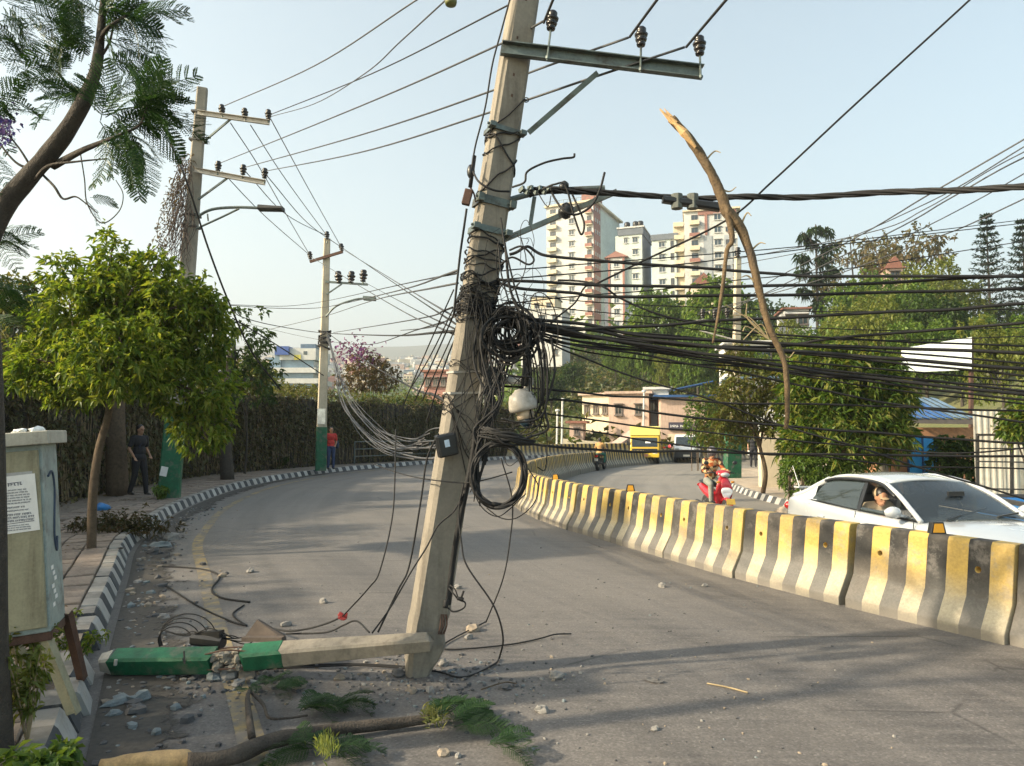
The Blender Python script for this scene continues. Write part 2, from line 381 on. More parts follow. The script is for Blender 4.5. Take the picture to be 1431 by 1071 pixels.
p = G(385, 757); patch('dark_grit', p.x, p.y, 1.9, .9, R(15), M['soot'], .011)
p = G(330, 800); patch('dark_grit', p.x, p.y, .9, .6, R(30), M['soot'], .0115)
p = G(480, 740); patch('dark_grit', p.x, p.y, 2.6, .5, R(8), M['soot'], .012)
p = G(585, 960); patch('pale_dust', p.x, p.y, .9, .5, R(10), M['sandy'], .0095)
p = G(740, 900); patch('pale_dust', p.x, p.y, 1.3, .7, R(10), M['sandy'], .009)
# --- terrain sheet to the horizon
def sm(x): x = max(0., min(1., x)); return x * x * (3 - 2 * x)
def ground_z(x, y):
    z = -.55
    # right slope behind the shops, and the knoll under the apartment towers
    near_r = sm((y - 8) / 20) * sm((x - 14 - max(0, 34 - y) * .12) / 26) * 7.5
    if y > 52: near_r = max(near_r, sm((x + 6) / 20) * min(26, (y - 52) * .165))
    z += near_r
    if y > 260: z += .128 * (min(y, 1500) - 260) * (.9 + .12 * mnoise.noise(V((x * .002, y * .002, 0))))
    if y > 1500: z += sm((y - 1500) / 2700) * (330 + 150 * mnoise.noise(V((x * .0006, 3, 0))))
    if y > 62: z += 1.2 * mnoise.noise(V((x * .03, y * .03, 1))) * min(1, (y - 62) / 60)
    elif x > 18: z += .5 * mnoise.noise(V((x * .1, y * .1, 1)))
    if x < -13: z -= 1.5 * sm((-13 - x) / 10) * sm((300 - y) / 200)
    return z
b = MB(); rows = []
ys = [-40, -20, -8] + list(np.linspace(0, 60, 25)) + list(60 * (6500 / 60) ** (np.linspace(.01, 1, 75)))
for y in ys:
    hw = 45 + max(0, y) * 1.25; rows.append([V((u * abs(u) ** .25 * hw, y, ground_z(u * abs(u) ** .25 * hw, y))) for u in np.linspace(-1, 1, 97)])
b.grid(rows, flip=True)
t = NT('hill_ground'); n1 = t.noise(.05, detail=8, rough=.7); n2 = t.noise(.6, detail=6)
k = t.ramp(n1, [(.3, (.055, .075, .025)), (.5, (.10, .11, .04)), (.7, (.17, .15, .08))]); k = t.mix(.4, k, t.ramp(n2, [(.3, (.045, .07, .02)), (.7, (.16, .15, .075))]))
t.col(k); t.rough(.95); t.bump(n2, .8, .5); M['hill'] = t.mat
tag(b.build('terrain', M['hill'], origin=(0, 0, 0), smooth=True), kind='structure')
# --- haze
b = MB(); b.box((0, 3170, 330), (17000, 6500, 664))
t = NT('haze_air'); t.t.nodes.remove(t.b); pv = t.n('VolumePrincipled'); pv.inputs['Density'].default_value = .00042; pv.inputs['Color'].default_value = (.86, .92, 1, 1); pv.inputs['Anisotropy'].default_value = .2
t.l(pv.outputs[0], t.out.inputs['Volume'])
tag(b.build('haze', t.mat, origin=(0, 3170, 330)), kind='stuff')
# ================================================================== KERBS
def kerbmat(name, c, under):
    t = NT(name); n1 = t.noise(9, detail=8, rough=.7); n2 = t.noise(2.5, detail=4)
    k = t.mix(t.ramp(n1, [(.50, 0), (.66, 1)]), c, under); k = t.mix(t.math('MULTIPLY', t.ramp(n2, [(.45, 0), (.7, 1)]), .45), k, (.10, .085, .07))
    k = t.mix(1, k, t.ramp(t.rnd(), [(0, .72), (1, 1.12)]), 'MULTIPLY')
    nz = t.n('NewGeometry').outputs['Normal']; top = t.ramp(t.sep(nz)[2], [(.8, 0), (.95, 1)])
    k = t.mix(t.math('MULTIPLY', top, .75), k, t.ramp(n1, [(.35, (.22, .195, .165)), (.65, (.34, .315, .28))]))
    t.col(k); t.rough(.85); t.bump(n1, .5, .01); return t.mat
M['kerb_w'] = kerbmat('worn_white_kerb_paint', (.40, .39, .37), (.25, .235, .215)); M['kerb_b'] = kerbmat('worn_black_kerb_paint', (.055, .06, .068), (.19, .18, .17))
def kerb_mesh(m, ln=.292):
    b = MB(); prof = [(-.02, -.12), (-.02, .0), (.055, .155), (.075, .175), (.20, .178), (.20, -.12)]
    Mx = Matrix(((0, 0, 1, -ln / 2), (1, 0, 0, 0), (0, 1, 0, 0), (0, 0, 0, 1)))
    b.prism(prof, ln, Mx); return b.build('kerbstone', m, local=True, data=True)
kw, kb = kerb_mesh(M['kerb_w']), kerb_mesh(M['kerb_b'])
def kerb(path, d0, n, label, z=0.0, flip=False, skip=None, cat='kerb'):
    root = empty('kerb', path.at(d0) + V((0, 0, z)), 0, label, cat); c0 = root.location
    for i in range(n):
        d = d0 + i * .3; p = path.at(d); tt = path.tan(d); a = math.atan2(tt.y, tt.x) + (math.pi if flip else 0)
        q = p - c0; g = random.Random(i * 7 + n)
        loc = V((q.x, q.y, g.uniform(-.008, .008))); rot = [g.uniform(-.015, .015), g.uniform(-.012, .012), a + g.uniform(-.02, .02)]
        if skip:
            r = skip(p, g)
            if r is None: continue
            loc += r[0]; rot = [rot[j] + r[1][j] for j in range(3)]
        inst(kw if i % 2 else kb, 'kerbstone', root, loc, rot)
    return root
def hit(p, g):
    if 5.6 < p.y < 5.95: return None
    if 4.7 < p.y < 6.6: return V((g.uniform(.0, .05), g.uniform(-.02, .02), g.uniform(-.03, .01))), (g.uniform(-.07, .05), g.uniform(-.05, .05), g.uniform(-.10, .05))
    return V((0, 0, 0)), (0, 0, 0)
d0 = pKL.near(-1.0, .6)
kerb(pKL, d0, 190, 'long curved kerb of worn black and white stones along the footpath on the left', 0, False, hit)
kerb(pRK, pRK.near(11.6, 5), 105, 'short kerb of pale and black stones behind the red scooter on the right', -.25, True)
# --- footpath pavers (kept in kerb-line coordinates)
t = NT('pinkish_paver'); n1 = t.noise(5, detail=8, rough=.7); n2 = t.noise(40, detail=3)
k = t.ramp(n1, [(.3, (.19, .145, .115)), (.55, (.26, .205, .165)), (.75, (.31, .26, .215))]); k = t.mix(1, k, t.ramp(t.rnd(), [(0, .8), (1, 1.12)]), 'MULTIPLY'); k = t.mix(.35, k, t.mix(1, k, t.ramp(n2, [(.3, .6), (.7, 1.3)]), 'MULTIPLY'))
k = t.mix(t.math('MULTIPLY', t.ramp(t.noise(1.1, detail=5), [(.5, 0), (.7, 1)]), .5), k, (.13, .11, .09))
t.col(k); t.rough(.9); t.bump(n1, .5, .01); M['paver'] = t.mat
b = MB(); hh = .03; sx, sy = .139, .139; c = .008
b.add([V((x * (sx), y * (sy), -hh)) for x, y in ((-1, -1), (1, -1), (1, 1), (-1, 1))] + [V((x * (sx), y * (sy), hh - c)) for x, y in ((-1, -1), (1, -1), (1, 1), (-1, 1))] + [V((x * (sx - c), y * (sy - c), hh)) for x, y in ((-1, -1), (1, -1), (1, 1), (-1, 1))],
      [(8, 9, 10, 11)] + [(i, (i + 1) % 4, 4 + (i + 1) % 4, 4 + i) for i in range(4)] + [(4 + i, 4 + (i + 1) % 4, 8 + (i + 1) % 4, 8 + i) for i in range(4)])
pav = b.build('paver', M['paver'], local=True, data=True)
root = empty('paved_footpath', pKL.off(pKL.near(-4, 7.5), 1.2) + V((0, 0, SWZ)), 0); tag(root, kind='structure')
c0 = root.location; cnt = 0; far = MB(); d1 = pKL.near(-1.9, 3.0)
cells = []
for i in range(0, 90):
    for j in range(9):
        d = d1 + i * .3; o = .205 + .15 + j * .3 + 0; p = pKL.off(d, o)
        if p.y < 3.3 or (i + j) % 1: continue
        if o > (2.7 if p.y < 12 else 1.7): continue
        v = p - V((0, 0, EYE)); px = 715 + FPX * p.x / max(p.y, .1)
        if px < -40: continue
        cells.append((p.y, i, d, o, p))
cells.sort(key=lambda q: q[0])
for q, (yy, i, d, o, p) in enumerate(cells):
    g = random.Random(q); a = math.atan2(pKL.tan(d).y, pKL.tan(d).x)
    if g.random() < .03: continue
    rz = a + g.uniform(-.02, .02); dz = g.uniform(-.012, .006)
    if cnt < 300:
        inst(pav, 'paver', root, (p.x - c0.x, p.y - c0.y, SWZ - c0.z + dz), (g.uniform(-.03, .03), g.uniform(-.03, .03), rz)); cnt += 1
    else: far.box((p.x, p.y, SWZ + dz), (.286, .286, .05), Matrix.Rotation(rz, 3, 'Z'))
tag(far.build('paver', M['paver'], root), kind='stuff')
# ================================================================== CONCRETE BARRIER
def barmat(name, top, low, under):
    t = NT(name); n1 = t.noise(4.5, detail=9, rough=.72); n2 = t.noise(1.4, detail=5); n3 = t.noise(45, detail=3)
    z = t.sep(t.co())[2]
    m = t.n('Mapping', i_Vector=t.co()); li = t.n('ObjectInfo').outputs['Location']; t.l(li, m.inputs['Location'])
    n1 = t.noise(4.5, m.outputs[0], 9, .72); n2 = t.noise(1.4, m.outputs[0], 5)
    zz = t.math('ADD', z, t.math('MULTIPLY', t.math('SUBTRACT', n2, .5), .5))
    k = t.mix(t.ramp(zz, [(.20, 0), (.50, 1)]), low, top)
    k = t.mix(t.math('MULTIPLY', t.ramp(n1, [(.52, 0), (.62, 1)]), .6), k, under)
    k = t.mix(t.math('MULTIPLY', t.ramp(n2, [(.46, 0), (.64, 1)]), .5), k, (.15, .13, .11))
    k = t.mix(.35, k, t.mix(1, k, t.ramp(n3, [(.3, .6), (.7, 1.35)]), 'MULTIPLY'))
    k = t.mix(t.math('MULTIPLY', t.ramp(zz, [(.02, 1), (.13, 0)]), .75), k, (.17, .155, .135))
    t.col(k); t.rough(.85); t.bump(t.mix(.5, n1, n3), .55, .01); return t.mat
M['bar_y'] = barmat('worn_yellow_barrier_paint', (.50, .345, .095), (.41, .365, .27), (.31, .275, .21))
M['bar_k'] = barmat('worn_black_barrier_paint', (.024, .024, .024), (.13, .126, .118), (.15, .14, .13))
BH = .80
def barrier_mesh(ln=1.493, ns=8):
    b = MB(); prof = [(-.285, -.32), (-.285, .085), (-.155, .315), (-.092, .765), (-.07, BH), (.07, BH), (.092, .765), (.155, .315), (.285, .085), (.285, -.32)]
    xs = [-ln / 2 + ln * i / ns for i in range(ns + 1)]; n = len(prof)
    vs_ = [V((x, y, z)) for x in xs for y, z in prof]; fs = []; mi = []
    for i in range(ns):
        for k in range(n): fs.append((i * n + k, (i + 1) * n + k, (i + 1) * n + (k + 1) % n, i * n + (k + 1) % n)); mi.append(i % 2)
    fs += [tuple(range(n)), tuple(range(ns * n + n - 1, ns * n - 1, -1))]; mi += [0, 1]
    b.v = vs_; b.f = [list(f) for f in fs]; b.m = mi
    o = b.build('barrier_block', [M['bar_y'], M['bar_k']], local=True)
    cb = MB()
    for x, z in ((-.46, .55), (.47, .55)): cb.lathe([(.026, -.5), (.026, .5)], 10, Matrix.Translation((x, 0, z)) @ Matrix.Rotation(R(90), 4, 'X'))
    co = cb.build('cutter', M['black_plastic'], local=True)
    bo = o.modifiers.new('b', 'BOOLEAN'); bo.object = co; bo.operation = 'DIFFERENCE'; bo.solver = 'EXACT'
    bv = o.modifiers.new('v', 'BEVEL'); bv.width = .010; bv.segments = 2; bv.limit_method = 'ANGLE'; bv.angle_limit = R(14)
    dg = bpy.context.evaluated_depsgraph_get(); me = bpy.data.meshes.new_from_object(o.evaluated_get(dg))
    bpy.data.objects.remove(o); bpy.data.objects.remove(co); me.name = 'barrier_block'; return me
bmesh_ = barrier_mesh()
PITCH = 1.52
NB = int((pBR.L - .5) / PITCH)
joint0 = pBR.near(3.50, 7.60) % PITCH
blocks = []
for i in range(NB):
    d = joint0 + PITCH * i + PITCH / 2
    if d > pBR.L - 1: break
    p, q = pBR.at(d - PITCH / 2), pBR.at(d + PITCH / 2); c = (p + q) / 2
    if c.y < .5: continue
    blocks.append((c, math.atan2(q.y - p.y, q.x - p.x), d))
ordw = ['nearest', 'second', 'third', 'fourth', 'fifth', 'sixth', 'seventh', 'eighth', 'ninth', 'tenth', 'eleventh', 'twelfth', 'thirteenth', 'fourteenth', 'fifteenth', 'sixteenth', 'seventeenth', 'eighteenth', 'nineteenth', 'twentieth', 'twenty-first', 'twenty-second', 'twenty-third', 'twenty-fourth', 'twenty-fifth', 'twenty-sixth', 'twenty-seventh', 'twenty-eighth', 'twenty-ninth', 'thirtieth', 'thirty-first', 'thirty-second', 'thirty-third', 'thirty-fourth', 'thirty-fifth', 'thirty-sixth', 'thirty-seventh', 'thirty-eighth', 'thirty-ninth', 'fortieth']
vis = [k for k in blocks if 715 + FPX * k[0].x / k[0].y < 1560]
for i, (c, a, d) in enumerate(blocks):
    g = random.Random(i + 3)
    o = inst(bmesh_, 'barrier_block', None, c + V((g.uniform(-.022, .022), g.uniform(-.022, .022), -.0 + (0 if c.y < 26 else -min(.22, (c.y - 26) * .012)))), (g.uniform(-.02, .02), g.uniform(-.007, .007), a + g.uniform(-.018, .018)))
    vi = i - (len(blocks) - len(vis))
    if c.y > 17: nb_ = globals().get('nb_', -1) + 1; lb = ordw[nb_] + ' striped barrier block from the far end of the median, along the distant bend'
    elif vi >= 0: lb = ordw[vi] + ' yellow and black barrier block of the median, counted from the right edge'
    else: nr_ = globals().get('nr_', -1) + 1; lb = ordw[nr_] + ' barrier block beyond the right edge of the photo'
    tag(o, lb, 'road barrier', 'striped concrete blocks of the median barrier')
# amber reflectors on top
t = NT('amber_reflector'); t.col((.5, .26, .03)); t.rough(.25); M['amber'] = t.mat
def reflector_tree():
    r = empty('road_reflector'); b = MB()
    b.prism([(-.075, 0), (.075, 0), (.05, .11), (-.05, .11)], .07, Matrix(((1, 0, 0, 0), (0, 0, 1, -.035), (0, 1, 0, 0), (0, 0, 0, 1)))); b.build('housing', M['black_plastic'], r, local=True, bevel=.006)
    for sgn in (-1, 1):
        b = MB(); b.prism([(-.052, .014), (.052, .014), (.037, .096), (-.037, .096)], .004, Matrix(((1, 0, 0, 0), (0, 0, 1, .0355 if sgn > 0 else -.0395), (0, 1, 0, 0), (0, 0, 0, 1)))); b.build('lens', M['amber'], r, local=True)
    return r
proto = reflector_tree()
for i, (x, y, lb) in enumerate([(3.70, 6.85, 'amber reflector on the barrier in front of the white car'), (1.62, 11.65, 'amber reflector on the barrier left of the red scooter'), (.62, 14.5, 'small amber reflector on the barrier farthest to the left'), (.05, 18.2, 'tiny amber reflector on the barrier top at the bend')]):
    o = proto if i == 0 else copy_tree(proto)
    d = pBR.near(x, y); p = pBR.at(d); tt = pBR.tan(d)
    o.location = p + V((0, 0, BH - .004)); o.rotation_euler = (0, 0, math.atan2(tt.y, tt.x) + R(62)); tag(o, lb, 'reflector', 'amber reflectors on the median barrier')
# ================================================================== POLES
PY = 5.42
def pl(px, py, dY=0.0): return AT(px, py, PY + dY)
lp = empty('utility_pole', G(588, 938), 0, 'leaning concrete utility pole snapped at its foot in the road, wrapped in cables', 'utility pole')
a0, a1 = pl(590, 926), pl(752, -130)
axis = (a1 - a0).normalized(); fn = V((math.sin(R(21)), -math.cos(R(21)), 0)); fn = (fn - axis * fn.dot(axis)).normalized(); sd_ = axis.cross(fn) * -1
def plc(py):                       # centre of the shaft where it crosses photo row py
    lo, hi = 0., 1.
    for _ in range(30):
        m_ = (lo + hi) / 2; p = a0.lerp(a1, m_); d = p - V((0, 0, EYE))
        zc = d.y * math.cos(TILT) + d.z * math.sin(TILT); yc = -d.y * math.sin(TILT) + d.z * math.cos(TILT)
        if 535.5 - FPX * yc / zc > py: lo = m_
        else: hi = m_
    return a0.lerp(a1, lo), .262 + (.196 - .262) * lo, .20 + (.17 - .20) * lo
def shaft_pt(py, u, v):            # u: -1 left .. 1 right on the front, v: 1 front
    c, wd, dp = plc(py); return c + sd_ * (u * wd / 2) + fn * (v * dp / 2)
# shaft with chamfered corners and a shattered foot
b = MB(); rows = []
def ring(c, wd, dp, ch=.028, jag=0, seed=0):
    q = [(-wd / 2 + ch, dp / 2), (wd / 2 - ch, dp / 2), (wd / 2, dp / 2 - ch), (wd / 2, -dp / 2 + ch), (wd / 2 - ch, -dp / 2), (-wd / 2 + ch, -dp / 2), (-wd / 2, -dp / 2 + ch), (-wd / 2, dp / 2 - ch)]
    out = []
    for i, (u, v) in enumerate(q):
        k = 1 + jag * mnoise.noise(V((i * 1.3 + seed, seed * 2.1, 0)))
        out.append(c + sd_ * u * k + fn * v * k)
    return out
specs = [(952, .60, .5, .30), (938, .70, .6, .22), (920, .84, .8, .12), (905, .98, .95, .05)] + [(y, 1, 1, .012) for y in (895, 880, 868, 855, 840, 800, 700, 600, 500, 400, 300, 200, 100, 0, -125)]
for i, (y, kw_, kd, j) in enumerate(specs):
    c, wd, dp = plc(y)
    if y == 952: c = a0 - axis * .10
    if y == 938: c = a0 - axis * .03
    if y in (880, 868): c = c + sd_ * .012
    sh = (1 - kw_) * wd * .22
    rows.append(ring(c + sd_ * sh, wd * kw_ * (.95 if y in (880, 868) else 1), dp * kd, .028, j, i))
for r in rows: r.append(r[0])
b.grid(rows, flip=True); b.add(rows[-1][:-1], [tuple(range(8))]); b.add(rows[0][:-1], [tuple(range(7, -1, -1))])
b.build('shaft', M['pole_conc'], lp)
b = MB()
for y, u in ((8, .1), (112, .15), (140, .05), (62, .3)):
    p = shaft_pt(y, u, 1.0); b.bar(p + fn * .003, p - fn * .003, .014, .02, up=axis)
for k in range(5):
    p = shaft_pt(866, -.75 + .08 * k, .9); b.tube(catmull([p + axis * .07 + fn * .01, p + fn * .03 + sd_ * rng.uniform(-.02, .02), p - axis * .07 + fn * .015], 4), .004, 5)
b.build('reinforcing_bar', M['rust'], lp)
def chan(bld, a, c, h, fl, th=.008, front=None):   # channel section from a to c, web facing the camera
    d = (c - a).normalized(); f = front or V((0, -1, 0)); up = d.cross(f).normalized() * -1
    if up.z < 0: up = -up
    bld.bar(a, c, th, h, up=up)
    for s_ in (-1, 1):
        o = up * (s_ * (h / 2 - th / 2)) + f * (fl / 2 - th / 2); bld.bar(a + o, c + o, fl, th, up=up)
fo = fn * .125
b = MB(); A_, B_ = pl(692, 79) + fo * 1.0, pl(966, 112) + fo; chan(b, A_, B_, .098, .055, .008, fn)
b.build('crossarm', M['steel'], lp)
b = MB(); b.bar(pl(826, 110) + fo * .8, pl(736, 188) + fo * .35, .04, .045, up=fn); b.build('brace', M['steel'], lp)
for y, hh in ((187, .035), (286, .06), (325, .045)):
    b = MB(); c, wd, dp = plc(y); r = [c + sd_ * (u * (wd / 2 + .012)) + fn * (v * (dp / 2 + .012)) for u, v in ((-1, 1), (1, 1), (1, -1), (-1, -1), (-1, 1))]
    for p, q in zip(r, r[1:]): b.bar(p, q, .008, hh, up=axis)
    for u in (-1.08, 1.15): 
        p = c + sd_ * (u * wd / 2) + fn * (dp / 2 + .02); b.bar(p - fn * .05, p + fn * .03, .045, hh * .9, up=axis); b.tube([p - sd_ * .03, p + sd_ * .04], .009, 6)
    b.build('clamp_band', M['steel'], lp)
b = MB(); b.tube(catmull([pl(706, 281), pl(760, 268), pl(845, 263)], 4), .022, 8); b.bar(pl(700, 337), pl(862, 268), .036, .036); b.bar(pl(741, 315), pl(747, 275), .03, .012)
b.build('bracket', M['steel'], lp)
def insulator(root, base, top, s=1.0, name='insulator', pin=True):
    d = (top - base).normalized(); q = d.to_track_quat('Z', 'Y').to_matrix().to_4x4(); Mx = Matrix.Translation(top) @ q
    b = MB(); b.lathe([(.018, -.085), (.03, -.084), (.034, -.07), (.018, -.062), (.038, -.05), (.044, -.034), (.024, -.024), (.046, -.012), (.05, .004), (.03, .016), (.036, .026), (.036, .045), (.026, .056), (.004, .058)] if s > 0 else [], 14, Matrix.Translation(top) @ q @ Matrix.Scale(abs(s), 4))
    o = b.build(name, M['porcelain'], root, smooth=True)
    if pin:
        b = MB(); b.tube([base, top - d * .07 * s], .008 * s, 6); b.lathe([(.016 * s, 0), (.016 * s, .02 * s)], 6, Matrix.Translation(base + d * .012) @ q); b.build('pin', M['steel'], o)
    return o
for (bx, by, tx, ty) in ((752, 98, 759, 41), (879, 114, 880, 63), (961, 124, 959, 75)):
    insulator(lp, pl(bx, by) + fo * 1.35, pl(tx, ty) + fo * 1.35, 1.0)
b = MB(); b.tube(catmull([pl(735, 140) + V((.022 * math.cos(k), 0, .018 * math.sin(k))) for k in np.linspace(0, 6.28, 9)], 3), .004, 5); b.build('eye_bolt', M['dark_steel'], lp)
b = MB()
for y in (516, 545):   # pale straps holding the box
    c, wd, dp = plc(y); r = [c + sd_ * (u * (wd / 2 + .006)) + fn * (v * (dp / 2 + .006)) - axis * (.0 if u < 0 else .045) for u, v in ((-1, -1), (-1, 1), (1, 1), (1, -1))]
    for p, q in zip(r, r[1:]): b.bar(p, q, .004, .016, up=axis)
b.build('strap', M['white_plastic'], lp)
# grey lamp on an arm high up on the leaning pole
sl = empty('street_lamp', pl(742, -70), 0, 'olive lamp head at the top edge on an arm of the leaning pole', 'street lamp')
b = MB(); b.tube(catmull([pl(742, -70) + fn * .1, pl(690, -50), pl(632, -14)], 6), .012, 6); b.build('arm', M['steel'], sl)
b = MB(); q = pl(630, 8); b.lathe([(.0, 0), (.040, .004), (.046, .02), (.046, .05), (.03, .085), (.01, .115)], 14, Matrix.Translation(q)); b.build('lamp_head', simple('olive_metal', (.10, .11, .035), .5), sl, smooth=True)
# ---- background poles
def pole(name, base, top, w0, w1, label, mat, rot=0.3):
    r = empty(name, base, 0, label, 'utility pole'); b = MB(); d = V((math.sin(rot), -math.cos(rot), 0))
    b.bar(base, top, w0, w0 * .8, up=d, cham=w1 * .12, w2=w1, h2=w1 * .8); b.build('shaft', mat, r, bevel=0); return r
YA = G(236, 697, SWZ).y
pA = pole('utility_pole', G(236, 697, SWZ), AT(283, 124, YA), .46, .24, 'tall straight concrete pole with two crossarms and a lamp rising behind the leafy tree', M['pole_conc2'])
def qa(px, py, d=0): return AT(px, py, YA - .2 + d)
for (x0, y0, x1, y1, bx, by, cx, cy) in ((276, 158, 377, 172, 322, 167, 284, 199), (272, 238, 371, 256, 318, 249, 277, 279)):
    b = MB(); chan(b, qa(x0, y0), qa(x1, y1), .12, .07, .012, V((0, -1, 0))); b.build('crossarm', M['white_plastic'], pA)
    b = MB(); b.bar(qa(bx, by, .02), qa(cx, cy, .1), .04, .04); b.build('brace', M['steel'], pA)
for (bx, by, tx, ty) in ((311, 165, 310, 152), (343, 170, 342, 157), (375, 172, 375, 159), (304, 245, 305, 231), (339, 250, 340, 236), (369, 257, 370, 241)):
    insulator(pA, qa(bx, by), qa(tx, ty), 1.7)
b = MB(); b.tube(catmull([qa(274, 304), qa(296, 293), qa(330, 290), qa(366, 291)], 5), .035, 8); b.tube(catmull([qa(274, 320), qa(305, 306), qa(334, 292)], 4), .025, 8); b.bar(qa(290, 299), qa(291, 309), .03, .02); b.build('lamp_arm', M['steel'], pA)
b = MB(); b.bar(qa(362, 291), qa(396, 292.5), .26, .12, cham=.035, h2=.09); b.build('lamp_head', M['dark_steel'], pA)
for y in (158, 197, 302, 318):
    b = MB(); c = AT(283 - (y - 124) * 47 / 573, y, YA); b.box(c, (.34, .3, .05)); b.build('clamp_band', M['dark_steel'], pA)
b = MB(); bs = G(236, 697, SWZ); b.bar(bs + V((0, 0, .004)), bs.lerp(AT(283, 124, YA), .205), .474, .474 * .8, up=V((math.sin(.3), -math.cos(.3), 0)), cham=.03, w2=.43, h2=.36); b.build('painted_base', M['green_paint'], pA)
b = MB(); p = AT(229, 659, YA - .32); b.box(p, (.16, .01, .22), Matrix.Rotation(.2, 3, 'Y')); b.build('notice', M['white_paper'], pA)
YB = G(448, 658, SWZ).y
def qb(px, py, d=0): return AT(px, py, YB - .2 + d)
M['pole_cream'] = concrete('cream_concrete', (.48, .42, .32), sc=2)
pB = pole('utility_pole', G(448, 658, SWZ), AT(457, 334, YB), .40, .26, 'slim pole with a green painted foot and rusty crossarm beside the far bend', M['pole_cream'])
b = MB(); b.bar(qb(433, 366), qb(479, 352), .10, .10); b.build('crossarm', M['rust'], pB)
b = MB(); b.bar(qb(455, 394), qb(514, 398), .08, .08); b.bar(qb(456, 412), qb(478, 397), .05, .05); b.build('switch_bracket', M['steel'], pB)
for (bx, by, tx, ty) in ((434, 366, 433, 356), (478, 353, 477, 345), (457, 340, 457, 328), (474, 397, 473, 386), (490, 398, 491, 386), (507, 398, 508, 384)):
    insulator(pB, qb(bx, by), qb(tx, ty), 2.2 if by < 380 else 3.4)
b = MB(); b.tube(catmull([qb(455, 443), qb(470, 428), qb(495, 419), qb(512, 417)], 4), .04, 6); b.bar(qb(508, 417), qb(525, 418), .3, .14); b.build('lamp_arm', M['steel'], pB)
b = MB(); bs = G(448, 658, SWZ); tp = AT(457, 334, YB); b.bar(bs + V((0, 0, .004)), bs.lerp(tp, .185), .42, .42 * .8, up=V((math.sin(.3), -math.cos(.3), 0)), cham=.02, w2=.41, h2=.33); b.build('painted_base', M['green_paint'], pB)
b = MB(); p = bs.lerp(tp, .23); b.box(p + V((0.02, -.19, 0)), (.32, .01, .62)); b.build('poster', simple('faded_poster', (.45, .5, .5), .8, var=.5, scale=4), pB)
b = MB()
for k in range(9):
    c = qb(454 - k * .1, 462 + k * 3, .1); b.tube(catmull([c + V((.24 * math.cos(t_), .2 * math.sin(t_), rng.uniform(-.08, .08))) for t_ in np.linspace(0, 6.3, 8)], 3), .03, 5)
b.build('cable_wrap', M['black_rubber'], pB, smooth=True)
YD = G(1027, 668, -.1).y
def qd(px, py, d=0): return AT(px, py, YD - .15 + d)
pD = pole('utility_pole', G(1027, 668, -.1), AT(1031, 359, YD), .34, .24, 'pale concrete pole with a green foot standing behind the hanging branch on the right', M['pole_cream'], .2)
b = MB(); b.bar(qd(972, 449), qd(1036, 447), .09, .09); b.bar(qd(978, 462), qd(1030, 476), .05, .05); b.build('crossarm', M['white_plastic'], pD)
for x, y in ((982, 448), (999, 448), (1016, 447), (1031, 362)): insulator(pD, qd(x, y), qd(x, y - 11), 2.6)
b = MB(); bs = G(1027, 668, -.1); tp = AT(1031, 359, YD); b.bar(bs + V((-.12, -.05, .004)), bs.lerp(tp, .21) + V((-.12, -.05, 0)), .62, .36, up=V((math.sin(.2), -math.cos(.2), 0)), cham=.02, w2=.6, h2=.34); b.build('painted_base', M['green_paint'], pD)
# ================================================================== CABLES
NCAB = {}
def cab(pts, r=.006, mat='black_rubber', label=None, group=None, name='overhead_cable', n=5, k=8, parent=None, wob=0.0, seed=0, cat='cable'):
    P = [AT(*p) if isinstance(p, tuple) else V(p) for p in pts]; Q = catmull(P, k)
    if wob:
        for i, q in enumerate(Q): q += V((mnoise.noise(V((i * .10, seed, 0))), mnoise.noise(V((i * .11, seed, 5))), mnoise.noise(V((i * .12, seed, 9))))) * wob * .6
    b = MB(); b.tube(Q, r, n)
    o = b.build(name, M[mat], parent, smooth=True, origin=tuple(P[0]) if parent is None else None)
    if parent is None: tag(o, label, cat, group)
    return o
Y_ = PY
